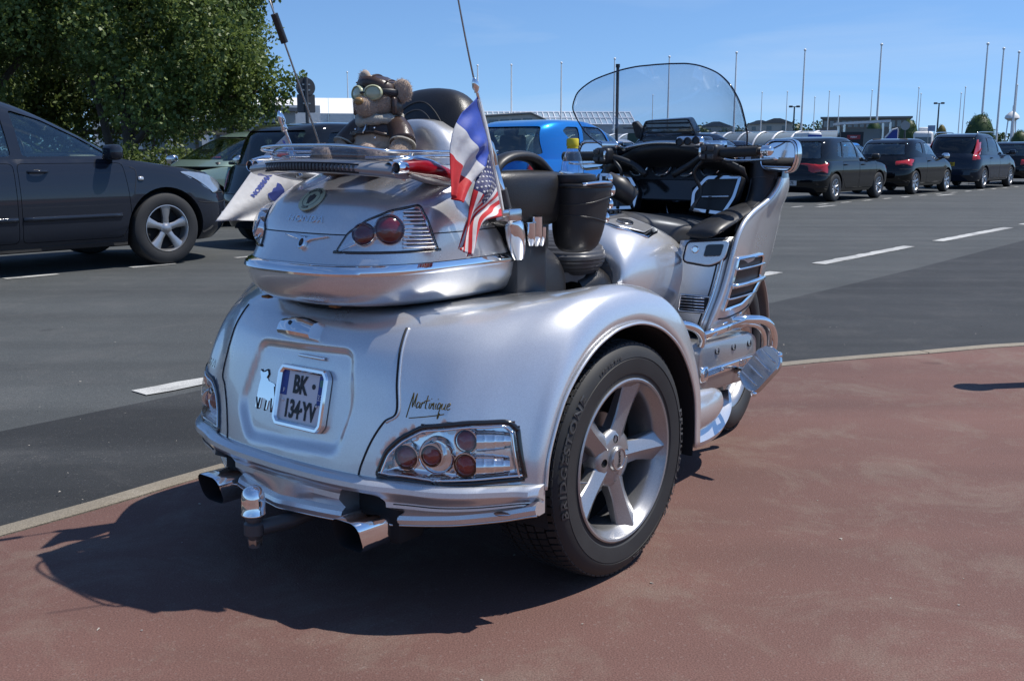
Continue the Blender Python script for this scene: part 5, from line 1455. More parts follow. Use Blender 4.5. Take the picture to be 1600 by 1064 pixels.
# chrome cup posts beside the seat
for (x, y, r_, z0, z1) in ((.0, -.345, .018, .862, .945), (.035, -.335, .016, .860, .915), (-.03, -.35, .014, .865, .93)):
    MB().lathe([(0, z0), (.007, z0 + .004), (r_ * .8, z0 + .02), (r_, z0 + .035), (r_, z1), (r_ * .9, z1), (r_ * .85, z1 - .01), (0, z1 - .01)], 20, Matrix.Translation((x, y, 0))).obj('chrome_cup', M_CHROME, T, 40)
# leather drinks bag
m = MB(); R = []
for (z, kx, ky) in [(.838, .035, .035), (.846, .052, .044), (.862, .064, .055), (.90, .074, .064), (.94, .079, .067), (.985, .085, .071), (1.015, .088, .073), (1.03, .085, .070)]:
    R.append([(.175 + kx * (abs(cos(t)) ** .75) * (1 if cos(t) > 0 else -1) + (z - .84) * .12, -.355 + ky * (abs(sin(t)) ** .75) * (1 if sin(t) > 0 else -1), z) for t in np.linspace(0, 2 * pi, 33)[:-1]])
R = list(map(list, zip(*[[tuple(v) for v in sp3(col, 4)] for col in zip(*R)])))
bag = MB().grid(R, cv=True, cap0=True).obj('drinks_bag', M_LEATHER, T, 180)
BG = bvh_of(bag)
def ringz(z, r, mat, nm, par, k=1.0, dz=0.0, off=.001):
    P = []
    for t in np.linspace(0, 2 * pi, 41)[:-1]:
        d = Vector((cos(t), sin(t), 0)); c = Vector((.19, -.355, z + dz * cos(t)))
        h, n = cast(BG, c + d * .5, -d, off); P.append(h if h is not None else c + d * .1)
    return MB().tube(P, r, 8, closed=True).obj(nm, mat, par, 180)
ringz(.985, .0022, M_LEATHER, 'bag_piping', bag, dz=.012); ringz(.93, .0020, M_LEATHER, 'bag_piping', bag, dz=-.015)
ringz(1.024, .0065, M_LEATHER, 'bag_hem', bag)
MB().tube([(.11, -.42, 1.030), (.18, -.435, 1.034), (.26, -.415, 1.030), (.285, -.36, 1.028)], .0045, 8, smooth=5).obj('chrome_hoop', M_CHROME, T, 180)
for (x, y, z) in ((.262, -.415, 1.01), (.275, -.40, .97), (.272, -.39, .93), (.27, -.40, 1.04)): MB().ball((x, y, z), (.011, .011, .016), 12, 8).obj('chrome_stud', M_CHROME, bag, 60)
MB().lathe([(.062, 1.03), (.066, 1.042), (.064, 1.054), (.044, 1.058), (.040, 1.048)], 30, Matrix.Translation((.175, -.340, 0))).obj('bag_collar', M_BLACK, bag, 60)
# ================================================================ cars. car frame: x forward, y left, z up, origin on the road under the middle of the car
M_CGLASS = glassy('car_glass', (.72, .78, .75), 1.0, .01, .05)
M_CGLASS_D = glassy('privacy_glass', (.28, .30, .31), 1.0, .01, .02)
M_SEAT = pbr('car_seat_cloth', (.05, .05, .052), .8, noise=(30, .3))
M_SEAT_L = pbr('beige_car_seat', (.34, .30, .24), .7, noise=(30, .2))
M_TYRE2 = pbr('car_tyre', (.020, .020, .021), .7, noise=(20, .3), bump=(160, .2, .002))
M_HL = pbr('headlamp_cover', (.34, .40, .46), .12, .5, coat=1, noise=(14, .3))
M_CRED = pbr('rear_lamp_red', (.42, .015, .012), .12, coat=1, noise=(40, .3))
M_CCLR = pbr('clear_lamp', (.6, .6, .6), .12, .6, coat=1, noise=(30, .1))
M_YPL = pbr('yellow_plate', (.55, .36, .02), .4, noise=(20, .1))
M_WPL = pbr('white_plate', (.6, .6, .6), .4, noise=(20, .1))

def body_ring(p, z, k=26):
    """plan outline of the car body at height z"""
    n = p['n']
    L0 = interp(z, *p['rear']); L1 = interp(z, *p['front']); W = interp(z, *p['wid'])
    o = []
    xc0, xc1 = L0 + p['rr'], L1 - p['fr']
    for i in range(k + 1):
        a = -pi / 2 + pi * i / k
        c, s = abs(cos(a)), sin(a)
        o.append((xc0 - p['rr'] * c ** (2 / p['nr']), W * p.get('wr', 1) * (1 if s > 0 else -1) * abs(s) ** (2 / p['nr'])))
    for t in np.linspace(0, 1, 12)[1:-1]: 
        o.append((xc0 + (xc1 - xc0) * t, W * (p.get('wr', 1) + (1 - p.get('wr', 1)) * min(1, t * 3))))
    for i in range(k + 1):
        a = pi / 2 - pi * i / k
        c, s = abs(cos(a)), sin(a)
        o.append((xc1 + p['fr'] * c ** (2 / p['nf']), W * (1 if s > 0 else -1) * abs(s) ** (2 / p['nf'])))
    for t in np.linspace(1, 0, 12)[1:-1]:
        o.append((xc0 + (xc1 - xc0) * t, -W * (p.get('wr', 1) + (1 - p.get('wr', 1)) * min(1, t * 3))))
    return o

def solid(p, zs, top=None, name='t', mat=None, inset_=0.0):
    R = []
    for z in zs:
        r = []
        for x, y in body_ring(p, z):
            zz = z
            if top is not None:
                cap = interp(x, *top) - .02 * (abs(y) / .9) ** 2 - .025 * sstep(.55, 1, abs(y) / interp(z, *p['wid']))
                zz = min(z, cap)
            r.append((x, y, zz))
        R.append(r)
    m = MB().grid(R, cv=True, cap0=True, cap1=True)
    return m

def car_wheel(R, r, w, spokes, parent, face=M_ALLOY, five=True):
    W = bpy.data.objects.new('wheel', None); COL.objects.link(W); W.parent = parent
    m = MB(); sw = R - r
    m.lathe([(r, -.02), (r + .008, -.004), (r + sw * .3, .004), (r + sw * .7, .002), (R - .012, -.012), (R, -.035), (R, -w + .03), (R - .02, -w + .004), (r, -w)], 56)
    m.obj('tyre', M_TYRE2, W, 30)
    m = MB(); m.lathe([(r + .002, -.004), (r - .006, -.002), (r - .016, -.018), (r - .026, -.05), (r - .03, -w + .03)], 44)
    rim = m.obj('rim', face, W, 40)
    MB().lathe([(r - .026, -.10), (.10, -.11), (0, -.11)], 36).obj('brake_drum', M_DARK, W, 40)
    for k in range(spokes):
        a = 2 * pi * k / spokes + .3; ux = Vector((cos(a), sin(a), 0)); uy = Vector((-sin(a), cos(a), 0)); uz = Vector((0, 0, 1))
        rows = []
        for rr, hw, zz in ((.035, .034 if spokes < 8 else .014, -.03), (r * .45, .030 if spokes < 8 else .014, -.022), (r * .8, .046 if spokes < 8 else .018, -.014), (r - .008, .062 if spokes < 8 else .020, -.012)):
            rows.append([tuple(ux * rr + uy * q * hw + uz * (zz + d)) for q, d in ((-1, -.035), (-1, -.008), (-.6, 0), (0, .003), (.6, 0), (1, -.008), (1, -.035))])
        MB().grid(rows, cv=True, cap0=True, cap1=True).obj('spoke', face, rim, 30)
    MB().lathe([(.062, -.05), (.06, -.028), (.035, -.020), (.03, -.016), (0, -.014)], 24).obj('hub_cap', face, rim, 40)
    m = MB()
    return W

def place_wheels(car, W, p):
    first = True
    for s in (-1, 1):
        for x in (p['ax'][0], p['ax'][1]):
            w = W if first else copy_tree(W, car); first = False
            w.matrix_local = (Matrix(((1, 0, 0, x), (0, 0, -1, -p['track']), (0, 1, 0, p['R']), (0, 0, 0, 1))) if s < 0 else Matrix(((-1, 0, 0, x), (0, 0, 1, p['track']), (0, 1, 0, p['R']), (0, 0, 0, 1))))

def cyl_y(x, z, r, y0, y1, n=44):
    return MB().prism([(r * cos(2 * pi * i / n), r * sin(2 * pi * i / n)) for i in range(n)], 0, y1 - y0, Matrix(((1, 0, 0, x), (0, 0, 1, y0), (0, 1, 0, z), (0, 0, 0, 1))))

def XZ(poly, y0, y1):        # prism through the side
    return MB().prism(poly, y0, y1, Matrix(((1, 0, 0, 0), (0, 0, 1, 0), (0, 1, 0, 0), (0, 0, 0, 1))))
def YZ(poly, x0, x1):        # prism through front or back
    return MB().prism(poly, x0, x1, Matrix(((0, 0, 1, 0), (1, 0, 0, 0), (0, 1, 0, 0), (0, 0, 0, 1))))

def tmp(m): return m.obj('cutter', M_DARK, None, 0)

def make_car(name, label, loc, p, rz=RF_R, group='cars parked along the road'):
    car = thing(name, label, 'car', loc, rz, group)
    paint = p['paint']
    # lower body
    zs = p['zs']
    body = solid(p, zs, p['top']).obj('body', paint, car, 30)
    for x in p['ax']:
        for s in (-1, 1):
            boolean(body, tmp(cyl_y(x, p['R'] * .98, p['R'] + p.get('arch', .055), s * (p['track'] - .26) if s > 0 else -1.3, 1.3 if s > 0 else -(p['track'] - .26))))
    # doors cut out of the right side and set back in with real gaps
    for D in p['doors']:
        O = rpoly(D, .05)
        cut = tmp(XZ(O, -1.3, -p['track'] + .10))
        dr = link('door', body.data.copy(), car)
        c2 = tmp(XZ(inset(O, p.get('gap', .006)), -1.3, -p['track'] + .095))
        boolean(dr, c2, 'INTERSECT'); boolean(body, cut); smooth(dr, 30)
        cx = min(q[0] for q in D) + .10; hz = p['handle_z']
        b = bvh_of(dr); h, n = cast(b, (cx, -1.5, hz), (0, 1, 0), .0)
        if h is not None:
            MB().tube([h + Vector((-.01, .0, 0)), h + Vector((.02, -.032, .002)), h + Vector((.13, -.034, .002)), h + Vector((.17, .0, 0))], [.012, .013, .014, .012], 10, smooth=3).obj('handle', paint if not p.get('dark_handle') else M_BLACK, dr, 60)
            MB().ball(h + Vector((.08, .004, -.004)), (.055, .006, .026), 14, 8).obj('handle_cup', M_LINE, dr, 60)
        if p.get('mould'):
            x0 = min(q[0] for q in D) + .01; x1 = max(q[0] for q in D) - .01; P = []
            for x in np.linspace(x0, x1, 12):
                h, n = cast(b, (x, -1.5, p['mould']), (0, 1, 0), .004)
                if h is not None: P.append(h)
            if len(P) > 2: MB().tube(P, .018, 8, flat=(1.2, .6)).obj('side_moulding', paint, dr, 180)
    smooth(body, 30)
    b = bvh_of(body)
    # underside
    MB().box(((p['rear'][1][0] + p['front'][1][0]) / 2, 0, .27), (3.2, 1.2, .16)).obj('underbody', M_DARK, car)
    # greenhouse: solid shell minus openings
    g = p['gh']; R = []; RI = []; RG = []
    def ghr(d):
        rows = []
        for (z, x0, x1, w, nr_, nf_) in g:
            r = []
            for i in range(72):
                a = 2 * pi * i / 72; c, s = cos(a), sin(a); ex = 2 / (nf_ if c > 0 else nr_)
                hx = (x1 - x0) / 2 - d; hw = w - d * .8
                r.append(((x0 + x1) / 2 + hx * (1 if c > 0 else -1) * abs(c) ** ex, hw * (1 if s > 0 else -1) * abs(s) ** ex, z - (d if z > g[-2][0] - .12 else 0)))
            rows.append(r)
        return list(map(list, zip(*[[tuple(v) for v in sp3(col, 3)] for col in zip(*rows)])))
    gh = MB().grid(ghr(0), cv=True, cap0=True, cap1=True).obj('cabin', paint, car, 30)
    inner = tmp(MB().grid(ghr(.045), cv=True, cap0=True, cap1=True))
    boolean(gh, inner)
    panes = []
    for kind, poly in p['win']:
        O = rpoly(poly, p.get('wr_', .04))
        mk = {'s': lambda q: XZ(q, -1.3, 1.3), 'r': lambda q: YZ(q, -3.2, g[5][1] + .15), 'f': lambda q: YZ(q, g[5][2] - .15, 3.2)}[kind]
        boolean(gh, tmp(mk(O))); panes.append((kind, poly, mk))
    smooth(gh, 30)
    gs = MB().grid(ghr(.012), cv=True, cap0=True, cap1=True); gi = MB().grid(ghr(.017), cv=True, cap0=True, cap1=True)
    for kind, poly, mk in panes:
      for yr in (((-1.3, 0), (0, 1.3)) if kind == 's' else (None,)):
        if yr: mk = lambda q, yr=yr: XZ(q, *yr)
        o = gs.obj('window', (p['dglass'] if (kind == 'r' or (kind == 's' and max(q[0] for q in poly) < p['split'] + .05)) else M_CGLASS), car, 0)
        boolean(o, tmp(gi.__class__().add(gi.V, gi.F)))
        boolean(o, tmp(mk(inset(rpoly(poly, .04), -.012))), 'INTERSECT')
        o.name = {'s': 'side_window', 'r': 'rear_window', 'f': 'windscreen'}[kind]
        smooth(o, 40)
    # interior
    MB().box((0, 0, g[0][0] - .10), (2.3, 1.2, .08)).obj('cabin_floor', M_DARK, car)
    st = p.get('seat', M_SEAT)
    for x in p['seats']:
        for s in (-1, 1):
            MB().bbox((x, s * .36, g[0][0] + .10), (.14, .46, .50), .05, M=Matrix.Rotation(0, 4, 'Y')).obj('car_seat', st, car, 60)
            MB().bbox((x - .03, s * .36, g[0][0] + .42), (.09, .26, .17), .04).obj('headrest', st, car, 60)
    MB().bbox((p['dash'], 0, g[0][0] + .0), (.5, 1.25, .14), .05).obj('dashboard', M_BLACK, car, 60)
    if p.get('wheel_rim', True):
        MB().tube([(p['dash'] - .28, .36 + .17 * cos(a), g[0][0] + .06 + .17 * sin(a)) for a in np.linspace(0, 2 * pi, 20)[:-1]], .014, 6, closed=True).obj('steering_wheel', M_BLACK, car, 60)
    # lamps and plates laid on the body
    for (nm, mat, poly, face, dome) in p.get('lamps', []):
        if face == 'r': to3, d = (lambda u, v: (-3.6, u, v)), PX
        elif face == 'f': to3, d = (lambda u, v: (3.6, u, v)), NX
        elif face == 's': to3, d = (lambda u, v: (u, -1.5, v)), PY
        elif face == 'rr': to3, d = (lambda u, v: (-2.6 + u * .7, -1.6 - u * .7 + .0, v)), (1, 1, 0)
        elif face == 'fr': to3, d = (lambda u, v: (3.0 - u * .7, -1.6 - u * .7, v)), (-1, 1, 0)
        O = rpoly(poly, .02)
        bb = b if p.get('lamp_body', True) else bvh_of(body, gh)
        if nm.startswith('hi_'): bb = bvh_of(gh, body); nm = nm[3:]
        conform(bb, O, to3, d, .006, 6, dome=dome).obj(nm, mat, car, 60)
        surf_line(bb, O, to3, d, .004, .002, closed=True, k=1, sm=False).obj('lamp_surround', M_LINE, car, 180)
    for (txt, mat, y, z, w, h_, face) in p.get('plates', []):
        d = PX if face == 'r' else NX
        h, n = cast(b, (-3.6 if face == 'r' else 3.6, y, z), d)
        if h is None: continue
        F = basis(h + n * .006, (0, -1, 0) if face == 'r' else (0, 1, 0), (0, 0, 1))
        pl = MB().prism(rrect(w, h_, .01), -.004, .004, F).obj('number_plate', mat, car)
        V, Fc = text_geo(txt, h_ * .85, .001, .002, xs=.86)
        MB().add([tuple(F @ Vector((u, v, .005 + q))) for u, v, q in V], Fc).obj('plate_letters', M_INK, pl, 0, fixn=False)
    # sill and bumper lines, mirrors, wipers
    for s in (-1, 1):
        mx, mz, mw = p['mirror']
        M_ = Matrix.Translation((mx, s * mw, mz))
        MB().bbox((0, 0, 0), (.14, .20, .15), .055, M=M_ @ Matrix.Rotation(s * -.15, 4, 'Z'), k=3).obj('mirror', p.get('mirror_mat', paint), car, 60)
        MB().bbox((mx + .02, s * (mw - .12), mz - .05), (.08, .14, .05), .02).obj('mirror_foot', M_BLACK, car, 60)
    for z, nm in p.get('seams', []):
        O = []
        for x, y in body_ring(p, z): O.append((x * 1.0, y * 1.0, z))
        MB().tube([q for q in O if q[0] < p['rear'][1][0] + p['rr'] * .9], .004, 5).obj(nm, M_LINE, car, 180)
    for face, pts, r in p.get('lines', []):
        bb = bvh_of(body, gh)
        if face == 's': m = surf_line(bb, pts, lambda u, v: (u, -1.5, v), PY, r, 0, k=4)
        elif face == 'r': m = surf_line(bb, pts, lambda u, v: (-3.6, u, v), PX, r, 0, k=4)
        elif face == 'z': m = surf_line(bb, pts, lambda u, v: (u, v, 3), NZ, r, 0, k=4)
        if len(m.V): m.obj('panel_seam', M_LINE, car, 180)
    W = car_wheel(p['R'], p['r'], p.get('tw', .20), p.get('spokes', 5), car, p.get('rim', M_ALLOY))
    place_wheels(car, W, p)
    return car, body, gh

CP = lambda n, c, m=.5, r=.28: flake_paint(n, c, r, m, 1200., .05, 0.0)
P_SUV = CP('slate_blue_paint', (.016, .020, .030), 0, .5)
P_BLACK = CP('black_car_paint', (.004, .004, .005), 0, .5)
P_BLACK2 = CP('worn_black_paint', (.007, .008, .010), 0, .5)
P_BLUE = CP('bright_blue_paint', (.015, .17, .52), .35, .28)
P_NAVY = CP('navy_grey_paint', (.012, .018, .032), 0, .5)
P_GREEN = CP('pale_green_paint', (.20, .28, .24), .5, .32)
P_SILV = CP('silver_car_paint', (.42, .43, .45), .6, .32)

def Z(*a): return list(np.array(a, float))
# --- grey SUV, nearest. length 4.73, width 1.84, wheelbase 2.715
suv = dict(paint=P_SUV, n=3, rr=.55, fr=.75, nr=3.2, nf=2.6,
  rear=([.25, .45, .8, 1.05], [-2.28, -2.36, -2.34, -2.25]), front=([.22, .35, .55, .75, .95, 1.05], [2.20, 2.33, 2.36, 2.30, 2.10, 1.9]),
  wid=([.22, .30, .42, .70, .90, 1.02, 1.10], [.82, .875, .90, .915, .895, .865, .80]), zs=[.22, .26, .33, .42, .52, .62, .72, .82, .92, 1.0, 1.06, 1.10],
  top=([-2.4, -2.2, 0, .9, 1.0, 1.5, 2.0, 2.25, 2.4], [1.05, 1.10, 1.10, 1.10, 1.095, 1.02, .93, .84, .70]),
  ax=(-1.35, 1.36), track=.90, R=.362, r=.235, tw=.225, arch=.060, gap=.005, handle_z=.945, mould=.52,
  doors=[[(-.08, .30), (-.08, 1.02), (.93, 1.02), (.96, .80), (.985, .50), (.90, .30)], [(-1.02, .60), (-1.10, 1.02), (-.11, 1.02), (-.11, .30), (-.80, .30)]],
  gh=[(1.04, -2.15, 1.28, .84, 3.4, 3.4), (1.12, -2.12, 1.12, .815, 3.4, 3.4), (1.25, -2.02, .88, .775, 3.6, 3.4), (1.42, -1.85, .52, .715, 3.8, 3.4), (1.55, -1.68, .20, .66, 4, 3.4), (1.63, -1.5, -.10, .60, 4, 3.4), (1.665, -1.2, -.35, .42, 4, 3.4)],
  win=[('s', [(.0, 1.08), (.93, 1.085), (.62, 1.26), (.28, 1.42), (-.02, 1.50)]), ('s', [(-1.05, 1.08), (-.10, 1.08), (-.12, 1.505), (-.9, 1.51), (-1.05, 1.48)]), ('s', [(-1.85, 1.15), (-1.15, 1.08), (-1.15, 1.47), (-1.55, 1.42)]),
       ('f', [(-.62, 1.12), (.62, 1.12), (.50, 1.56), (-.50, 1.56)]), ('r', [(-.62, 1.16), (.62, 1.16), (.50, 1.52), (-.50, 1.52)])],
  split=0.0, dglass=M_CGLASS, seats=(-.25, -1.15), dash=.75, mirror=(.80, 1.12, .95), mirror_mat=P_SUV, seat=M_SEAT_L,
  lamps=[('headlamp', M_HL, [(-.86, .70), (-.42, .70), (-.45, .80), (-.80, .90), (-.885, .93)], 'f', .02), ('side_repeater', M_CCLR, [(1.07, .845), (1.13, .845), (1.13, .885), (1.07, .885)], 's', .012), ('fog_lamp', M_CCLR, [(-.80, .42), (-.68, .42), (-.68, .50), (-.80, .50)], 'f', .01)],
  lines=[('s', [(1.0, .98), (1.06, .93), (1.02, .72)], .003), ('s', [(1.36, .985), (1.8, .93), (2.2, .80)], .003), ('s', [(1.72, .62), (1.95, .60), (2.3, .62)], .003), ('s', [(-1.1, .24), (.93, .27)], .004)],
  plates=[('1234', M_WPL, 0, .55, .5, .11, 'f')])
# --- small black hatchback (rear towards us)
twingo = dict(paint=P_BLACK2, n=3, rr=.42, fr=.5, nr=3.0, nf=2.6,
  rear=([.22, .40, .60, .75, .95], [-1.74, -1.80, -1.80, -1.74, -1.68]), front=([.22, .4, .6, .8, .9], [1.72, 1.80, 1.79, 1.68, 1.5]),
  wid=([.22, .35, .6, .80, .92, 1.0], [.76, .81, .83, .82, .80, .77]), zs=[.22, .30, .40, .5, .6, .66, .74, .84, .93, .97],
  top=([-1.9, .8, .9, 1.3, 1.6, 1.8], [.97, .97, .96, .88, .80, .68]),
  ax=(-1.18, 1.18), track=.815, R=.29, r=.19, gap=.008, handle_z=.82, doors=[[(-.55, .30), (-.62, .93), (.62, .93), (.70, .6), (.60, .30)]],
  gh=[(.93, -1.66, 1.05, .775, 4.2, 3.4), (1.0, -1.63, .95, .765, 4.4, 3.4), (1.15, -1.56, .70, .735, 4.8, 3.4), (1.30, -1.48, .42, .70, 5, 3.4), (1.40, -1.38, .15, .655, 5, 3.4), (1.45, -1.2, -.05, .60, 5, 3.4), (1.472, -.9, -.3, .40, 5, 3.4)],
  win=[('s', [(-.55, 1.0), (.68, 1.0), (.42, 1.22), (.20, 1.36), (-.55, 1.38)]), ('s', [(-1.25, 1.05), (-.68, 1.0), (-.68, 1.38), (-1.10, 1.34)]), ('f', [(-.6, 1.0), (.6, 1.0), (.5, 1.36), (-.5, 1.36)]), ('r', [(-.62, .98), (.62, .98), (.56, 1.37), (-.56, 1.37)])],
  split=0.0, dglass=M_CGLASS_D, seats=(-.1, -.9), dash=.62, mirror=(.6, 1.0, .88), mirror_mat=M_BLACK,
  lamps=[('rear_lamp', M_CRED, [(-.80, .66), (-.64, .66), (-.66, .90), (-.79, .92)], 'r', .015), ('rear_lamp', M_CRED, [(.64, .66), (.80, .66), (.79, .92), (.66, .90)], 'r', .015)],
  plates=[('250 RN 33', M_WPL, .0, .52, .5, .11, 'r')], lines=[('r', [(-.68, .42), (-.66, .60), (-.64, .92)], .004), ('r', [(.68, .42), (.66, .60), (.64, .92)], .004), ('r', [(-.75, .62), (.75, .62)], .005), ('r', [(-.6, .965), (.6, .965)], .006)])
# --- blue supermini
jazz = dict(twingo); jazz.update(paint=P_BLUE, rr=.45, fr=.6, rear=([.22, .40, .60, .80, 1.0], [-1.88, -1.93, -1.92, -1.86, -1.78]), front=([.22, .4, .6, .8, .95], [1.85, 1.93, 1.91, 1.78, 1.4]), top=([-2, .7, .9, 1.4, 1.7, 1.93], [1.0, 1.0, .98, .88, .80, .66]),
  wid=([.22, .35, .6, .85, .96, 1.03], [.77, .83, .845, .83, .80, .77]), zs=[.22, .30, .40, .5, .6, .7, .8, .9, .97, 1.0], ax=(-1.22, 1.23), track=.83,
  gh=[(.96, -1.76, 1.20, .78, 3.4, 3.2), (1.04, -1.74, 1.08, .77, 3.4, 3.2), (1.18, -1.68, .80, .74, 3.6, 3.2), (1.33, -1.58, .48, .70, 3.8, 3.2), (1.44, -1.45, .15, .645, 4, 3.2), (1.50, -1.25, -.12, .58, 4, 3.2), (1.525, -.9, -.35, .40, 4, 3.2)],
  win=[('s', [(.22, 1.05), (.86, 1.05), (.62, 1.22), (.28, 1.38), (.05, 1.42), (.08, 1.25)]), ('s', [(-.62, 1.03), (.10, 1.04), (-.03, 1.42), (-.55, 1.43)]), ('s', [(-1.02, 1.36), (-.70, 1.05), (-.64, 1.42), (-.9, 1.42)]),
       ('f', [(-.62, 1.04), (.62, 1.04), (.5, 1.40), (-.5, 1.40)]), ('r', [(-.66, 1.03), (.66, 1.03), (.56, 1.42), (-.56, 1.42)])],
  doors=[[(.02, .32), (-.02, .99), (.92, .99), (.98, .7), (.86, .32)], [(-.86, .58), (-.80, .99), (-.05, .99), (-.01, .32), (-.66, .32)]], handle_z=.90,
  plates=[('BD 412 KM', M_WPL, 0, .52, .5, .11, 'r')], mirror_mat=P_BLUE, dglass=M_CGLASS)
# --- Golf-like five-door hatch
golf = dict(paint=P_BLACK2, n=3, rr=.42, fr=.60, nr=3.2, nf=2.8,
  rear=([.22, .38, .55, .80, .95], [-1.98, -2.08, -2.07, -1.98, -1.88]), front=([.22, .4, .6, .75, .85], [1.95, 2.06, 2.06, 2.0, 1.8]),
  wid=([.22, .32, .55, .80, .90, .97], [.80, .85, .865, .86, .835, .80]), zs=[.22, .30, .40, .5, .6, .7, .8, .88, .93],
  top=([-2.2, .9, 1.0, 1.5, 1.9, 2.1], [.94, .94, .93, .86, .78, .66]), ax=(-1.33, 1.18), track=.86, R=.315, r=.19, gap=.010, handle_z=.82, spokes=10,
  doors=[[(-.02, .28), (-.02, .90), (.92, .90), (1.0, .6), (.82, .28)], [(-1.02, .55), (-.95, .90), (-.06, .90), (-.06, .28), (-.75, .28)]],
  gh=[(.90, -1.92, 1.12, .81, 4.2, 3.4), (.97, -1.89, 1.0, .80, 4.4, 3.4), (1.12, -1.80, .72, .76, 4.8, 3.4), (1.27, -1.68, .42, .71, 5, 3.4), (1.38, -1.52, .12, .655, 5, 3.4), (1.43, -1.3, -.10, .59, 5, 3.4), (1.448, -1.0, -.35, .40, 5, 3.4)],
  win=[('s', [(.04, .98), (.80, .98), (.46, 1.20), (.18, 1.34), (.02, 1.35)]), ('s', [(-.86, .98), (-.06, .98), (-.08, 1.355), (-.72, 1.35)]), ('s', [(-1.16, 1.02), (-.93, .98), (-.80, 1.34), (-1.0, 1.30)]),
       ('f', [(-.62, 1.0), (.62, 1.0), (.5, 1.35), (-.5, 1.35)]), ('r', [(-.66, .97), (.66, .97), (.56, 1.34), (-.56, 1.34)])],
  split=0.0, dglass=M_CGLASS, seats=(-.15, -1.0), dash=.65, mirror=(.72, 1.0, .92), mirror_mat=M_BLACK,
  lamps=[('rear_lamp', M_CRED, [(-.85, .64), (-.56, .66), (-.56, .84), (-.83, .86)], 'r', .012), ('rear_lamp', M_CRED, [(.56, .66), (.85, .64), (.83, .86), (.56, .84)], 'r', .012), ('rear_lamp', M_CRED, [(-2.0, .65), (-1.84, .66), (-1.82, .82), (-1.95, .86)], 's', .008)],
  plates=[('174 RKS 75', M_WPL, 0, .42, .52, .11, 'r')], lines=[('r', [(-.84, .60), (.84, .60)], .006), ('s', [(-.9, .50), (.9, .50)], .007), ('r', [(-.84, .34), (.84, .34)], .006), ('s', [(-1.95, .58), (-1.7, .58)], .006)])
ds3 = dict(golf); ds3.update(paint=P_BLACK, rr=.5, fr=.6, nr=2.8, rear=([.22, .38, .60, .80, 1.0], [-1.88, -1.97, -1.96, -1.90, -1.72]), front=([.22, .4, .6, .75, .9], [1.85, 1.96, 1.95, 1.85, 1.5]), ax=(-1.25, 1.21), spokes=7, R=.315, r=.215, tw=.2,
  top=([-2.1, .8, .95, 1.4, 1.8, 2.0], [1.0, 1.0, .97, .88, .78, .66]), zs=[.22, .30, .40, .5, .6, .7, .8, .9, .96, 1.0], wid=([.22, .32, .55, .80, .92, 1.02], [.80, .84, .86, .855, .825, .77]), track=.845,
  gh=[(.95, -1.72, 1.12, .79, 3.2, 3.4), (1.03, -1.69, 1.0, .77, 3.2, 3.4), (1.16, -1.60, .74, .735, 3.4, 3.4), (1.29, -1.46, .44, .69, 3.6, 3.4), (1.39, -1.28, .12, .63, 4, 3.4), (1.44, -1.05, -.12, .57, 4, 3.4), (1.46, -.8, -.35, .40, 4, 3.4)],
  win=[('s', [(-.42, 1.04), (.78, 1.03), (.44, 1.22), (.15, 1.34), (-.40, 1.36)]), ('s', [(-1.05, 1.16), (-.62, 1.06), (-.58, 1.36), (-.95, 1.32)]), ('f', [(-.62, 1.04), (.62, 1.04), (.5, 1.35), (-.5, 1.35)]), ('r', [(-.60, 1.04), (.60, 1.04), (.52, 1.33), (-.52, 1.33)])],
  doors=[[(-.48, .28), (-.50, .97), (.86, .97), (.98, .6), (.80, .28)]], handle_z=.87, mirror_mat=M_CHROME,
  lamps=[('rear_lamp', M_CRED, [(-.84, .74), (-.50, .76), (-.48, .86), (-.78, .92), (-.84, .90)], 'r', .012), ('rear_lamp', M_CRED, [(.50, .76), (.84, .74), (.84, .90), (.78, .92), (.48, .86)], 'r', .012), ('chrome_sill_strip', M_CCLR, [(-.42, .50), (.62, .52), (.60, .555), (-.36, .56)], 's', .004)],
  plates=[('AB 613 ZT', M_WPL, .0, .62, .5, .11, 'r')], lines=[('r', [(-.84, .66), (.84, .66)], .006), ('r', [(-.84, .32), (.84, .32)], .006)])
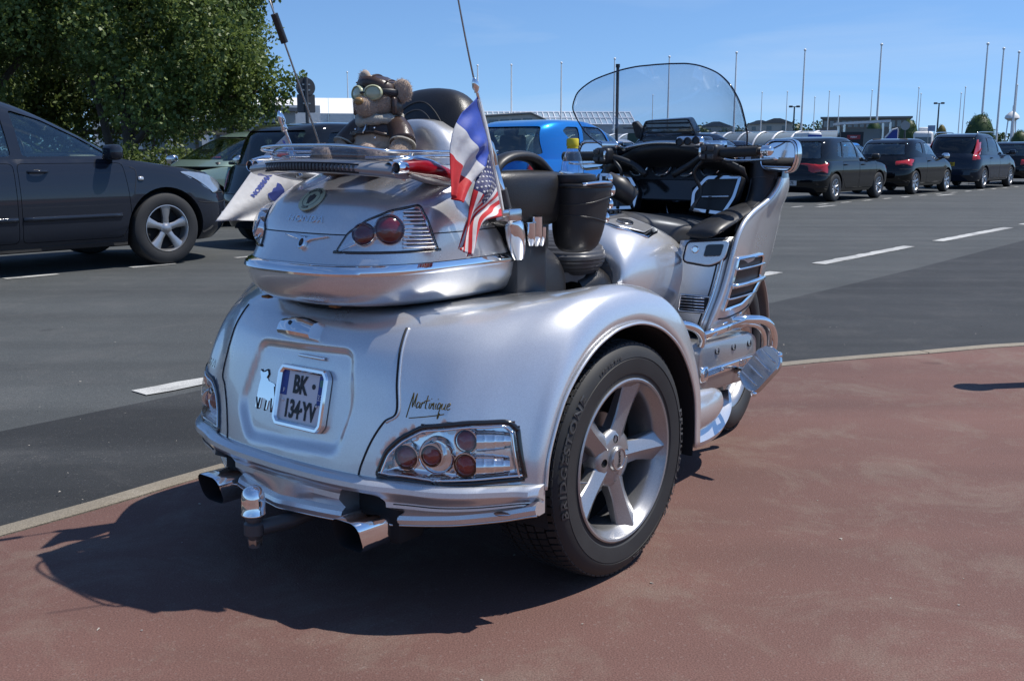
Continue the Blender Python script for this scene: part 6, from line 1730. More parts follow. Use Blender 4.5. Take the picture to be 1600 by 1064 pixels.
mpv = dict(golf); mpv.update(paint=P_NAVY, rr=.5, fr=.75, nr=3.0, rear=([.25, .42, .62, .9, 1.1], [-2.18, -2.28, -2.26, -2.20, -2.08]), front=([.22, .4, .6, .8, .95], [2.2, 2.30, 2.28, 2.1, 1.7]), ax=(-1.38, 1.35), R=.325, r=.215, tw=.2,
  top=([-2.4, .9, 1.1, 1.6, 2.0, 2.3], [1.06, 1.06, 1.03, .92, .82, .70]), zs=[.24, .32, .42, .52, .62, .72, .82, .92, 1.0, 1.06], wid=([.22, .32, .6, .86, .98, 1.08], [.84, .89, .905, .90, .87, .80]), track=.885,
  gh=[(1.0, -2.10, 1.50, .84, 3.6, 3.2), (1.10, -2.06, 1.32, .82, 3.8, 3.2), (1.25, -1.98, 1.02, .79, 4, 3.2), (1.42, -1.86, .66, .74, 4.2, 3.2), (1.56, -1.70, .28, .68, 4.4, 3.2), (1.63, -1.5, -.02, .61, 4.4, 3.2), (1.66, -1.1, -.35, .42, 4.4, 3.2)],
  win=[('s', [(.12, 1.10), (1.0, 1.10), (.62, 1.34), (.30, 1.48), (.08, 1.52)]), ('s', [(-.88, 1.10), (.0, 1.10), (-.04, 1.525), (-.80, 1.53)]), ('s', [(-1.68, 1.14), (-.98, 1.10), (-.90, 1.53), (-1.46, 1.48)]),
       ('f', [(-.66, 1.12), (.66, 1.12), (.52, 1.50), (-.52, 1.50)]), ('r', [(-.70, 1.06), (.70, 1.06), (.60, 1.54), (-.60, 1.54)])],
  doors=[[(.06, .30), (.04, 1.02), (1.02, 1.02), (1.08, .6), (.90, .30)], [(-1.02, .60), (-.98, 1.02), (.0, 1.02), (.02, .30), (-.78, .30)]], handle_z=.92, dglass=M_CGLASS_D, mirror_mat=P_NAVY, mirror=(.95, 1.10, .98),
  lamps=[('hi_rear_lamp', M_CRED, [(-.80, .86), (-.70, .86), (-.64, 1.46), (-.71, 1.50)], 'r', .010), ('hi_rear_lamp', M_CRED, [(.70, .86), (.80, .86), (.71, 1.50), (.64, 1.46)], 'r', .010), ('hi_rear_lamp', M_CRED, [(-2.02, .88), (-1.90, .88), (-1.76, 1.44), (-1.84, 1.46)], 's', .008)],
  plates=[('CK 27 PWD', M_YPL, .0, .74, .5, .11, 'r')], lines=[('r', [(-.86, .58), (.86, .58)], .006), ('s', [(-.9, .56), (.9, .60)], .007)])

YL = 10.33
make_car('parked_suv', 'slate grey SUV with five-spoke alloy wheel, cut off by the left edge', rw(4.16, 10.30, -.012), suv)
tw, twb, twg = make_car('parked_hatchback', 'small black hatchback behind the white club flag, just ahead of the grey SUV', rw(8.93, YL - .02, -.012), twingo)
bl, blb, blg = make_car('parked_hatchback', 'bright blue small car seen between the flags and the windscreen', rw(13.30, YL, -.012), jazz)
bl.scale = (1.05, 1.05, 1.05)
bk = dict(ds3); bk.update(paint=P_BLACK, spokes=5, lamps=[('hi_rear_lamp', M_CRED, [(-.70, .98), (.70, .98), (.69, 1.03), (-.69, 1.03)], 'r', .01)], mirror_mat=M_BLACK, plates=[('AJ 906 CF', M_WPL, 0, .6, .5, .11, 'r')])
make_car('parked_hatchback', 'glossy black car seen through the trike windscreen, next in line after the blue car', rw(17.38, YL, -.012), bk)
make_car('parked_hatchback', 'older black five-door hatchback with square red lamps, just right of the chrome mirror', rw(23.72, YL + .25, -.012), golf)
make_car('parked_hatchback', 'rounded glossy black three-door car with chrome mirror caps, ahead of the square-lamped hatchback', rw(28.92, YL + .33, -.012), ds3)
mv, mvb, mvg = make_car('parked_people_carrier', 'navy grey people carrier with tall red lamps and a yellow number plate', rw(34.42, YL + .22, -.012), mpv)
for s in (-1, 1): MB().tube([(-1.5, s * .60, 1.60), (-1.4, s * .62, 1.685), (0, s * .62, 1.70), (.10, s * .60, 1.62)], .016, 8, smooth=4).obj('roof_rail', M_CHROME_D, mv, 60)
lg = dict(golf); lg.update(paint=P_BLACK, rear=([.22, .38, .55, .80, .95], [-2.2, -2.3, -2.3, -2.2, -2.1]), front=([.22, .4, .6, .75, .85], [2.1, 2.2, 2.2, 2.1, 1.9]), plates=[])
make_car('parked_estate', 'dark car beyond the people carrier, cut off by the right edge of the photo', rw(40.1, YL + .2, -.012), lg)
# second row, mostly hidden
gr = dict(golf); gr.update(paint=P_GREEN, plates=[], mirror_mat=M_CHROME_D, spokes=7, dglass=M_CGLASS)
gc, gb, gg = make_car('parked_hatchback', 'pale green car facing left with a red slip behind its windscreen', rw(9.75, 14.2, -.012), gr, RF_R + pi, 'cars in the second row')
MB().bbox((.74, .35, 1.035), (.10, .14, .02), .003, M=None).obj('red_slip', pbr('red_paper', (.6, .03, .08), .6, noise=(20, .1)), gc)
s1 = dict(golf); s1.update(paint=P_SILV, plates=[], doors=[])
make_car('parked_hatchback', 'silver car roof showing behind the blue car, below the dark post', rw(23.2, 16.4, -.012), s1, RF_R, 'cars in the second row')
s2 = dict(ds3); s2.update(paint=P_NAVY, plates=[], doors=[], lamps=[], mirror_mat=P_NAVY)
make_car('parked_hatchback', 'blue-grey car behind the right-hand end of the trike windscreen', rw(31.3, 17.2, -.012), s2, RF_R, 'cars in the second row')
s3 = dict(golf); s3.update(paint=P_BLUE, plates=[], doors=[], lamps=[])
make_car('parked_hatchback', 'light blue car roof peeking between the two black hatchbacks', rw(39.4, 16.8, -.012), s3, RF_R, 'cars in the second row')
s4 = dict(s3); s4.update(paint=P_SILV)
make_car('parked_hatchback', 'silver car behind the people carrier rear window', rw(47, 16.6, -.012), s4, RF_R, 'cars in the second row')
# badges on the small black car
h, n = cast(bvh_of(twb), (-3, 0, .86), PX, .002)
F = basis(h, (0, -1, 0), (0, 0, 1))
MB().prism([(-.035, 0), (0, .05), (.035, 0), (0, -.05)], 0, .008, F).obj('diamond_badge', M_CHROME, tw)
V, Fc = text_geo('TWINGO', .055, .002, .001, xs=1.2); h, n = cast(bvh_of(twb), (-3, .0, .72), PX, .003); F = basis(h, (0, -1, 0), (0, 0, 1))
MB().add([tuple(F @ Vector(v)) for v in V], Fc).obj('badge_lettering', M_CHROME_D, tw, 0, fixn=False)
MB().tube([(-1.70, .0, .985), (-1.66, -.02, 1.01), (-1.66, -.30, 1.03)], .008, 6).obj('wiper', M_BLACK, tw, 0)
# ================================================================ background: trees, buildings, poles
def at(px, D):                       # a bearing and a distance -> place on the ground
    return Vector(((px - 800) / 1590 * D, D / .983, 0))
def hz(py, D): return 1.12 + (236 - py) / 1590 * D / .983

def leaf_mat(name, a, b_, rough=.5, tl=.35):
    m, nt, b = new_mat(name)
    gi = N(nt, 'ShaderNodeNewGeometry'); tc = N(nt, 'ShaderNodeTexCoord')
    n = N(nt, 'ShaderNodeTexNoise', Scale=1.1, Detail=3.0); nt.links.new(tc.outputs['Object'], n.inputs[0])
    w = N(nt, 'ShaderNodeTexWhiteNoise', noise_dimensions='3D')
    sn = N(nt, 'ShaderNodeVectorMath', operation='SNAP'); sn.inputs[1].default_value = (.07, .07, .07)
    nt.links.new(tc.outputs['Object'], sn.inputs[0]); nt.links.new(sn.outputs[0], w.inputs[0])
    ad = N(nt, 'ShaderNodeMath', operation='MULTIPLY_ADD'); ad.inputs[1].default_value = .5
    nt.links.new(w.outputs[0], ad.inputs[0]); 
    mm = N(nt, 'ShaderNodeMath', operation='MULTIPLY'); mm.inputs[1].default_value = .6; nt.links.new(n.outputs[0], mm.inputs[0]); nt.links.new(mm.outputs[0], ad.inputs[2])
    mx = N(nt, 'ShaderNodeMix', data_type='RGBA'); mx.inputs[6].default_value = (*a, 1); mx.inputs[7].default_value = (*b_, 1)
    nt.links.new(ad.outputs[0], mx.inputs[0]); nt.links.new(mx.outputs[2], b.inputs['Base Color'])
    b.inputs['Roughness'].default_value = rough
    tr = N(nt, 'ShaderNodeBsdfTranslucent'); nt.links.new(mx.outputs[2], tr.inputs[0])
    ms = N(nt, 'ShaderNodeMixShader'); ms.inputs[0].default_value = tl
    out = nt.nodes['Material Output']
    nt.links.new(b.outputs[0], ms.inputs[1]); nt.links.new(tr.outputs[0], ms.inputs[2]); nt.links.new(ms.outputs[0], out.inputs[0])
    return m
M_LEAF = leaf_mat('poplar_leaf', (.048, .09, .018), (.21, .27, .07))
M_LEAF2 = leaf_mat('bright_leaf', (.06, .10, .02), (.16, .20, .05))
M_LEAF3 = leaf_mat('hedge_leaf', (.018, .045, .010), (.075, .13, .03))
M_BARK = pbr('bark', (.09, .075, .06), .9, noise=(8, .4, 6), bump=(30, .6, .02))

def leaf_cloud(name, centres, n, size, mat, parent, shell=.55, seed=1, kind=True):
    """many small leaf quads spread through clumps; centres: (x, y, z, r)"""
    r = np.random.default_rng(seed)
    C = np.array(centres); wgt = C[:, 3] ** 2; wgt /= wgt.sum()
    idx = r.choice(len(C), n, p=wgt)
    d = r.normal(size=(n, 3)); d /= np.linalg.norm(d, axis=1)[:, None]
    rad = (shell + (1 - shell) * r.random(n)) ** .7
    # lumpy clump surface
    lump = 1 + .22 * np.sin(d[:, 0] * 5 + idx) + .2 * np.sin(d[:, 1] * 6 + idx * 2) + .15 * np.sin(d[:, 2] * 7)
    P = C[idx, :3] + d * (C[idx, 3] * rad * lump)[:, None]
    u = r.normal(size=(n, 3)); u /= np.linalg.norm(u, axis=1)[:, None]
    v = np.cross(u, r.normal(size=(n, 3))); v /= np.linalg.norm(v, axis=1)[:, None]
    s = (size * r.uniform(.55, 1.25, n))[:, None]
    V = np.stack([P - u * s * .5, P + v * s * .42 , P + u * s * .6, P - v * s * .42], 1).reshape(-1, 3)
    me = bpy.data.meshes.new(name)
    me.vertices.add(4 * n); me.vertices.foreach_set('co', V.ravel())
    me.loops.add(4 * n); me.loops.foreach_set('vertex_index', np.arange(4 * n, dtype=np.int32))
    me.polygons.add(n); me.polygons.foreach_set('loop_start', np.arange(0, 4 * n, 4, dtype=np.int32))
    me.materials.append(mat); me.update(calc_edges=True); me.validate()
    o = link(name, me, parent)
    if kind: o['kind'] = 'stuff'
    return o

def tree(label, base, clumps, n, size, mat, trunks, seed, group='trees behind the parked cars'):
    t = thing('leafy_tree', label, 'tree', base, 0, group)
    m = MB()
    for (pts, r0, r1) in trunks:
        k = len(pts); m.tube(pts, [r0 + (r1 - r0) * i / (k - 1) for i in range(k)], 10, smooth=4)
    m.obj('trunk', M_BARK, t, 60)
    leaf_cloud('crown', clumps, n, size, mat, t, seed=seed)
    return t
rr = random.Random(3)
def clump_field(x0, x1, y0, y1, top, bot, n, rmin=.5, rmax=1.0):
    out = []
    for k in range(n):
        x = rr.uniform(x0, x1); tz = top(x); bz = bot(x)
        r = rr.uniform(rmin, rmax); z = bz + r * .7 + (tz - bz - 1.6 * r) * rr.random() ** .85
        out.append((x, rr.uniform(y0, y1), z, r))
    return out
# main tree: right edge drops from upper right to a low tongue of foliage
b1 = at(200, 21)
def top1(x): return interp(x, [-3, -1, 1.0, 2.0, 2.6, 3.2, 3.5], [7.2, 7.4, 6.6, 5.2, 3.6, 2.4, 2.1])
def bot1(x): return interp(x, [-3, -1.2, 0, .5, 1.6, 2.6, 3.5], [1.6, 1.7, 1.65, 1.5, 1.5, 1.6, 1.7])
cl = clump_field(-3.0, 2.55, -1.9, 1.9, top1, bot1, 105, .35, .85)
cl += [(2.2, .2, 5.0, .50), (2.4, 0, 4.55, .42), (2.35, .3, 4.1, .45), (2.6, -.2, 3.6, .42), (2.2, 0, 3.3, .5), (2.9, 0, 2.75, .34), (3.2, .1, 2.45, .26), (3.1, 0, 2.15, .24), (3.45, .1, 2.55, .17), (2.7, 0, 2.2, .4), (2.2, .1, 2.3, .5), (1.6, -.4, 1.9, .5), (1.0, -.5, 1.75, .45), (2.45, -.3, 5.5, .3), (3.0, -.2, 5.05, .30), (3.25, -.1, 4.75, .20), (2.9, 0, 4.35, .26), (2.75, .1, 3.95, .22), (3.15, 0, 4.2, .13), (3.62, .1, 2.62, .11), (3.3, .1, 2.2, .15), (2.9, .1, 1.95, .2)]
tree('broad leafy tree over the grey SUV, its low boughs reaching right towards the round sign', b1, cl, 105000, .085, M_LEAF,
     [([(.0, 0, 0), (.05, 0, 1.2), (-.1, .1, 2.6), (-.3, 0, 4.6), (-.2, 0, 6)], .17, .05), ([(-.35, .3, 0), (-.5, .3, 1.3), (-.9, .4, 3)], .13, .05), ([(.0, 0, 1.4), (.8, 0, 2.4), (1.8, .1, 3.2), (2.4, 0, 3.6)], .10, .02), ([(.05, 0, 1.2), (1.0, -.3, 1.9), (2.2, 0, 2.2), (3.2, 0, 2.4)], .08, .015)], 11)
b2 = at(-60, 22)
cl = clump_field(-3.4, 2.6, -1.8, 1.8, lambda x: 7.4, lambda x: 1.9, 85, .5, 1.05)
tree('darker leafy tree at the top left corner, left of the broad one', b2, cl, 80000, .09, M_LEAF, [([(0, 0, 0), (.1, 0, 2), (0, 0, 5)], .2, .07), ([(.1, 0, 1.6), (1.4, 0, 3), (2.2, 0, 4)], .1, .03)], 12)
b3 = at(120, 27)
cl = clump_field(-3.2, 3.2, -1.5, 1.5, lambda x: 5.0, lambda x: .9, 60, .6, 1.1)
tree('lighter green tree filling the gap behind the two front trees', b3, cl, 42000, .11, M_LEAF2, [([(0, 0, 0), (.1, 0, 2), (0, 0, 3.8)], .16, .06)], 13)
# clipped hedge under the trees
hd = thing('hedge', 'low yellow-green hedge under the leafy trees beyond the grey SUV', 'hedge', at(240, 18.5), 0)
cl = [(x, rr.uniform(-.25, .25), rr.uniform(.35, .95), .34) for x in np.linspace(-2.6, 2.6, 34)]
leaf_cloud('hedge_leaves', cl, 16000, .06, M_LEAF2, hd, seed=21)
m = MB()
for x in np.linspace(-2.4, 2.4, 13): m.tube([(x, 0, 0), (x + .05, 0, .8)], .02, 6)
tag(m.obj('stems', M_BARK, hd, 0), kind='stuff')

M_TENT = pbr('white_canvas', (.68, .68, .66), .6, noise=(1.2, .08), bump=(6, .2, .03))
M_PALE = pbr('pale_wall', (.42, .41, .38), .7, noise=(2, .12))
M_ORANGE = pbr('orange_board', (.62, .30, .03), .5, noise=(3, .1))
M_GLASSB = pbr('building_glass', (.10, .14, .16), .15, noise=(1, .3), spec=.8)
M_ROOFG = pbr('dull_roof', (.16, .17, .18), .6, noise=(1, .2))
M_WOOD = pbr('weathered_fence', (.16, .15, .14), .8, noise=(6, .3))

def bframe(px, D, yaw=0.0):
    """ground frame at a bearing, x to the viewer's right, y away"""
    a = atan2((px - 800) / 1590, 1) ; p = at(px, D)
    return p, -a + yaw
# marquee
D = 55; p, rz = bframe(520, D)
t = thing('marquee', 'long white marquee with a low pitched roof left of the teddy bear', 'marquee', p, rz)
m = MB(); 
prof_ = [(0, 0), (0, 3.1), (3.0, 4.05), (6, 3.1), (6, 0)]
for i in range(8):
    x0, x1 = -4.2 + i * 1.35, -4.2 + i * 1.35 + 1.33
    mm = MB(); mm.grid([[(x, y, z + (.04 * sin((y) * pi / 3) if 1 else 0)) for y, z in prof_] for x in (x0, (x0 + x1) / 2, x1)], cap0=True, cap1=True); mm.obj('canvas_bay', M_TENT, t, 10)
for i in range(9): MB().tube([(-4.21 + i * 1.35, -.02, 0), (-4.21 + i * 1.35, -.02, 3.1)], .035, 6).obj('tent_pole', M_CHROME_D, t, 0)
D = 50; p, rz = bframe(464, D)
t = thing('orange_board', 'orange notice board with pale lettering in front of the white marquee', 'notice board', p, rz)
MB().box((0, 0, 2.55), (.72, .06, .85)).obj('board', M_ORANGE, t, 0)
for (tx, zz, s_) in (('Bar', 2.82, .15), ('Restaurant', 2.60, .11), ('Terrasse', 2.40, .11)):
    V, Fc = text_geo(tx, s_, .002, .001, align='LEFT'); MB().add([(u - .26, -.036 - q, zz + v) for u, v, q in V], Fc).obj('board_lettering', M_WHITE, t, 0, fixn=False)
for s in (-.32, .32): MB().tube([(s, .03, 0), (s, .03, 3.0)], .03, 6).obj('leg', M_STEEL, t, 0)
# dark kiosk
D = 36; p, rz = bframe(405, D)
t = thing('kiosk', 'grey kiosk with dark openings under the right-hand boughs', 'kiosk', p, rz)
MB().box((0, 1.2, 1.25), (2.6, 2.4, 2.5)).obj('wall', M_PALE, t, 0); MB().box((0, 1.2, 2.56), (2.9, 2.7, .12)).obj('roof', M_ROOFG, t, 0)
for x in (-.7, .55): MB().box((x, -.012, 1.45), (.75, .03, 1.3)).obj('window', M_DARK, t, 0)
MB().box((.9, -.03, 1.9), (.5, .03, .35)).obj('sign_panel', M_ORANGE, t, 0)
# post and rail fence and pale frame behind the trees
D = 27; p, rz = bframe(290, D)
t = thing('picket_fence', 'pale post and rail fence seen through the gap below the trees', 'fence', p, rz)
pst = MB().box((0, 0, .85), (.09, .09, 1.7)).obj('fence_post', M_WOOD, t, 0); pst.location = (-3, 0, 0)
for k in range(1, 13): link('fence_post', pst.data, t).location = (-3 + k * .55, 0, 0)
for z in (.6, 1.1, 1.6): MB().box((.3, -.07, z), (6.8, .04, .12)).obj('rail', M_WOOD, t, 0)
D = 42; p, rz = bframe(330, D)
t = thing('low_building', 'white low building behind the post and rail fence', 'building', p, rz)
MB().box((0, 2, 1.5), (9, 4, 3.0)).obj('wall', M_TENT, t, 0)
wn_ = MB().box((0, 0, 0), (.9, .04, 1.0)).obj('window', M_GLASSB, t, 0); wn_.location = (-3.6, -.01, 1.7)
for k in range(1, 6): link('window', wn_.data, t).location = (-3.6 + k * 1.4, -.01, 1.7)

# road sign seen from behind
D = 15.5; p, rz = bframe(482, D)
t = thing('road_sign', 'round and square road signs on one post, seen from behind, right of the tree', 'road sign', p, rz + .25)
MB().tube([(0, 0, 0), (0, 0, hz(126, D))], .028, 10).obj('post', M_GREY, t, 40)
Z0 = hz(141, D); MB().prism(ell(.145, .145, 40), -.012, .012, Matrix.Translation((0, .04, Z0)) @ Matrix.Rotation(pi / 2, 4, 'X')).obj('round_plate', M_GREY, t, 40)
Z0 = hz(165, D); MB().prism(rrect(.27, .27, .02), -.012, .012, Matrix.Translation((0, .04, Z0)) @ Matrix.Rotation(pi / 2, 4, 'X')).obj('square_plate', M_GREY, t, 40)
for zz in (hz(137, D), hz(145, D), hz(165, D)): MB().box((0, .015, zz), (.12, .03, .02)).obj('bracket', M_STEEL, t, 0)

# glasshouse
D = 95; p, rz = bframe(870, D, .12)
t = thing('glasshouse', 'long pale glass-roofed building behind the blue car, ribs across its roof', 'building', p, rz)
zt = hz(177, D); ze = hz(196, D)
MB().box((0, 4, ze / 2), (15, 8, ze)).obj('wall', M_PALE, t, 0)
gm = pbr('roof_glazing', (.30, .38, .44), .2, noise=(.8, .2), spec=.8)
MB().grid([[(x, 0, ze), (x, 3.2, zt), (x, 6.4, ze)] for x in (-7.5, 7.5)], cap0=True, cap1=True).obj('roof_glass', gm, t, 0)
rb = MB().tube([(0, -.06, ze), (0, 3.2, zt + .06)], .045, 6).obj('roof_rib', M_WHITE, t, 0); rb.location = (-7.4, 0, 0)
for k in range(1, 29): link('roof_rib', rb.data, t).location = (-7.4 + k * .53, 0, 0)
for y, z in ((-.06, ze), (3.2, zt + .07), (1.5, (ze + zt) / 2 + .06)): MB().tube([(-7.5, y, z), (7.5, y, z)], .06, 6).obj('roof_beam', M_WHITE, t, 0)
D = 88; p, rz = bframe(790, D, .1)
t = thing('pavilion', 'low pavilion with dark window frames left of the ribbed glass roof', 'building', p, rz)
zt = hz(179, D); ze = hz(184, D)
MB().grid([[(-3.6, y, 0), (-3.6, y, ze - .1), (2.2, y, zt), (3.3, y, ze - .2), (3.3, y, 0)] for y in (0, 6)], cap0=True, cap1=True).obj('wall', M_PALE, t, 0)
MB().tube([(-3.8, -.1, ze - .1), (2.2, -.1, zt), (3.5, -.1, ze - .3)], .10, 6).obj('roof_edge', M_ROOFG, t, 0)
for k in range(6): MB().box((-3.0 + k * .98, -.02, ze - .75 + k * .04), (.78, .04, .75)).obj('window', M_GLASSB, t, 0)

# barrel-vaulted translucent walkway with white ribs
D = 58; p0 = at(745, 70); p1 = at(1318, 50); L = (p1 - p0).length; ax = (p1 - p0).normalized()
t = thing('vaulted_walkway', 'translucent barrel-vaulted walkway with white curved ribs running behind the car park', 'walkway', p0, atan2(ax.y, ax.x))
gw = pbr('walkway_glazing', (.20, .24, .26), .25, noise=(.6, .15), spec=.7)
R_ = 1.15; base = .95
MB().grid([[(x, R_ * cos(a), base + R_ * sin(a) * .95) for a in np.linspace(pi, 0, 14)] for x in np.linspace(0, L, 40)]).obj('glazing', gw, t, 60)
MB().box((L / 2, 0, .47), (L, 2.2, .94)).obj('base_wall', M_GLASSB, t, 0)
rb = MB().tube([(0, -1.22 * cos(a), base + 1.2 * sin(a) * .95) for a in np.linspace(0, pi * .55, 8)], .05, 6).obj('rib', M_WHITE, t, 60)
for k in range(1, int(L / 1.05)): link('rib', rb.data, t).location = (k * 1.05, 0, 0)
for z, y in ((base, -1.2), (base + 1.12, 0)): MB().tube([(0, y, z), (L, y, z)], .05, 6).obj('long_rail', M_CHROME_D, t, 0)

# long dark block and small houses on the skyline
D = 150; p, rz = bframe(1350, D)
t = thing('long_building', 'long low dark building on the skyline behind the bus shelter', 'building', p, rz)
z1 = hz(187, D)
MB().box((0, 4, z1 / 2), (12.2, 8, z1)).obj('wall', M_WOOD, t, 0); MB().box((0, 4, z1 + .12), (12.8, 8.6, .25)).obj('roof', M_ROOFG, t, 0)
w_ = MB().box((0, 0, 0), (.55, .06, .9)).obj('window', gw, t, 0); w_.location = (-5.6, -.02, z1 - .8)
for k in range(1, 14): link('window', w_.data, t).location = (-5.6 + k * .85, -.02, z1 - .8)
def house(px, D, w, py, label, roofc=M_ROOFG):
    p, rz = bframe(px, D); t = thing('house', label, 'house', p, rz, 'small houses on the skyline'); zt = hz(py, D); ze = zt - w * .16
    MB().box((0, 3, ze / 2), (w, 6, ze)).obj('wall', M_PALE, t, 0)
    MB().grid([[(-w / 2 - .3, y, ze), (-w * .1, y, zt), (w * .1, y, zt), (w / 2 + .3, y, ze)] for y in (-.3, 6.3)], cap0=True, cap1=True).obj('roof', roofc, t, 0)
    for s in (-.25, .25): MB().box((w * s, -.02, ze - .8), (w * .16, .05, .7)).obj('window', M_GLASSB, t, 0)
house(1186, 190, 4.5, 190, 'low house with a shallow roof just right of the windscreen, on the skyline')
house(1212, 170, 5.0, 187, 'brownish-roofed house left of the street lamp with two heads', M_WOOD)
house(1305, 200, 9, 196, 'long low roof between the flagpoles on the skyline')
house(1118, 230, 7, 192, 'small house seen through the right edge of the windscreen')
# far green bank and trees
M_FARG = leaf_mat('far_foliage', (.03, .06, .02), (.08, .11, .035))
def bush(name, label, px, D, py_top, rad_px, mat=M_LEAF3, n=9000, dome=True, size=None, cat='bush', group='clipped domed bushes'):
    p, rz = bframe(px, D); R = rad_px / 1590 * D; zt = hz(py_top, D)
    t = thing(name, label, cat, p, rz, group)
    cl = []
    q = random.Random(int(px))
    for k in range(70):
        a = q.uniform(0, 2 * pi); e = q.uniform(0, 1)
        z = zt * .25 + (zt * .75 - .12 * R) * e
        k_ = sqrt(max(.05, 1 - max(0, (e - .35) / .65) ** 2.2)) * q.uniform(.55, .86)
        cl.append((R * k_ * cos(a), R * k_ * sin(a), z, R * .22))
    leaf_cloud('foliage', cl, n, size or R * .055, mat, t, shell=.5, seed=int(px))
    MB().ball((0, 0, zt * .55), (R * .88, R * .88, zt * .43), 24, 14).obj('inner_foliage', mat, t, 60)
    MB().tube([(0, 0, 0), (0, 0, zt * .5)], R * .08, 8).obj('trunk', M_BARK, t, 0)
    return t
bush('domed_bush', 'largest clipped dome bush, standing behind the people carrier', 1528, 48, 180, 25, n=15000)
bush('domed_bush', 'clipped bush behind the round grey sign', 1418, 60, 188, 17)
bush('domed_bush', 'clipped bush between the bus shelter and the round grey sign', 1363, 62, 188, 15)
bush('domed_bush', 'small yellowing dome bush left of the largest one', 1469, 60, 195, 10, leaf_mat('yellowing_leaf', (.09, .10, .02), (.26, .20, .05)))
bush('domed_bush', 'dome bush cut off by the right edge of the photo', 1592, 55, 205, 17)
for (px, D, w, pt, seed, lb_) in ((1130, 260, 7, 194, 5, 'dark tree line on the skyline inside the windscreen edge'), (1262, 210, 9, 190, 6, 'low dark tree clump left of the bus shelter'), (1240, 240, 14, 197, 7, 'long low green bank behind the walkway'), (1560, 240, 16, 206, 8, 'low trees on the skyline beyond the tall flagpoles'), (1050, 200, 10, 199, 10, 'low trees on the skyline behind the windscreen'), (905, 180, 12, 205, 16, 'low trees on the skyline behind the walkway')):
    p, rz = bframe(px, D); t = thing('far_trees', lb_, 'trees', p, rz, 'far tree clumps'); zt = hz(pt, D)
    q = random.Random(seed)
    o = leaf_cloud('foliage', [(q.uniform(-w, w), q.uniform(-2, 2), q.uniform(.2, .85) * zt * (1 - .3 * abs(q.random() - .5)), zt * .22) for _ in range(50)], 6000, .55, M_FARG, t, seed=seed)

# bus shelter
D = 44; p, rz = bframe(1352, D)
t = thing('bus_shelter', 'bus shelter with a flat white roof and a dark poster, behind the black hatchbacks', 'bus shelter', p, rz + .2)
zt = hz(193, D)
MB().box((0, .6, zt), (2.1, 1.7, .10), M=Matrix.Rotation(-.05, 4, 'Y')).obj('roof', M_TENT, t, 0)
for x in (-.95, .95):
    for y in (-.1, 1.3): MB().box((x, y, zt / 2), (.08, .08, zt)).obj('post', M_CHROME_D, t, 0)
MB().box((0, 1.35, zt / 2), (1.9, .03, zt - .5)).obj('glass_back', gw, t, 0)
MB().box((-.62, -.12, 1.45), (.95, .10, .95)).obj('poster_panel', M_INK, t, 0)
MB().box((-.55, -.18, 1.70), (.55, .02, .18)).obj('poster_print', pbr('poster_red', (.30, .03, .03), .4, noise=(5, .3)), t, 0)
V, Fc = text_geo('FERRY', .10, .002, .002); MB().add([(u - .55, -.195 - q, 1.70 + v) for u, v, q in V], Fc).obj('poster_lettering', M_WHITE, t, 0, fixn=False)
D = 40; p, rz = bframe(1272, D)
t = thing('delivery_van', 'white van roof with a blue panel showing above the older black hatchback', 'van', p, rz + .3)
MB().bbox((0, 1.0, 1.10), (.56, 2.0, 1.5), .08).obj('body', M_TENT, t, 60); MB().box((0, -.012, 1.62), (.54, .02, .24)).obj('blue_panel', M_PBLUE, t, 0)
V, Fc = text_geo('LITTORAL', .10, .002, .002, xs=.8); MB().add([(u, -.026 - q, 1.62 + v) for u, v, q in V], Fc).obj('lettering', M_WHITE, t, 0, fixn=False)
MB().box((0, -.012, 1.25), (.46, .02, .34)).obj('rear_window', M_GLASSB, t, 0)
D = 40; p, rz = bframe(1390, D)
t = thing('blue_banner', 'blue and white curved banner beside the bus shelter', 'banner', p, rz)
MB().prism(rpoly([(-.25, .6), (.25, .6), (.25, 1.95), (.05, 1.90), (-.2, 1.6)], .06), -.02, .02, Matrix.Rotation(pi / 2, 4, 'X')).obj('banner_cloth', M_PBLUE, t, 0)
MB().tube([(.25, 0, 0), (.25, 0, 1.98)], .02, 6).obj('banner_pole', M_WHITE, t, 0)
MB().tube([(-.2, -.03, 1.62), (.05, -.03, 1.93), (.25, -.03, 1.99)], .03, 6).obj('white_trim', M_WHITE, t, 0)
D = 36; p, rz = bframe(1412, D)
t = thing('round_sign', 'small round grey sign seen from behind, between the clipped bushes', 'road sign', p, rz)
MB().tube([(0, 0, 0), (0, 0, hz(192, D))], .03, 8).obj('post', M_GREY, t, 0); MB().prism(ell(.155, .155, 28), -.012, .012, Matrix.Translation((0, -.03, hz(198, D))) @ Matrix.Rotation(pi / 2, 4, 'X')).obj('round_plate', M_PALE, t, 40)
D = 55; p, rz = bframe(1441, D)
t = thing('camper_van', 'white camper van top seen right of the round grey sign', 'camper van', p, rz)
MB().bbox((0, 1, 1.2), (1.0, 2.6, 1.9), .15).obj('body', M_TENT, t, 60); MB().bbox((0, .8, 2.25), (.5, 1.2, .25), .08).obj('roof_box', M_TENT, t, 60); MB().box((0, -.32, 1.6), (.8, .03, .5)).obj('window', M_GLASSB, t, 0)
D = 50; p, rz = bframe(1453, D)
t = thing('direction_sign', 'pale blue direction sign on two posts left of the yellowing bush', 'sign', p, rz)
MB().box((0, 0, hz(202, D)), (.34, .04, .28)).obj('board', pbr('pale_blue_sign', (.30, .38, .52), .5, noise=(4, .1)), t, 0)
for s in (-.13, .13): MB().tube([(s, .03, 0), (s, .03, hz(198, D))], .02, 6).obj('post', M_STEEL, t, 0)
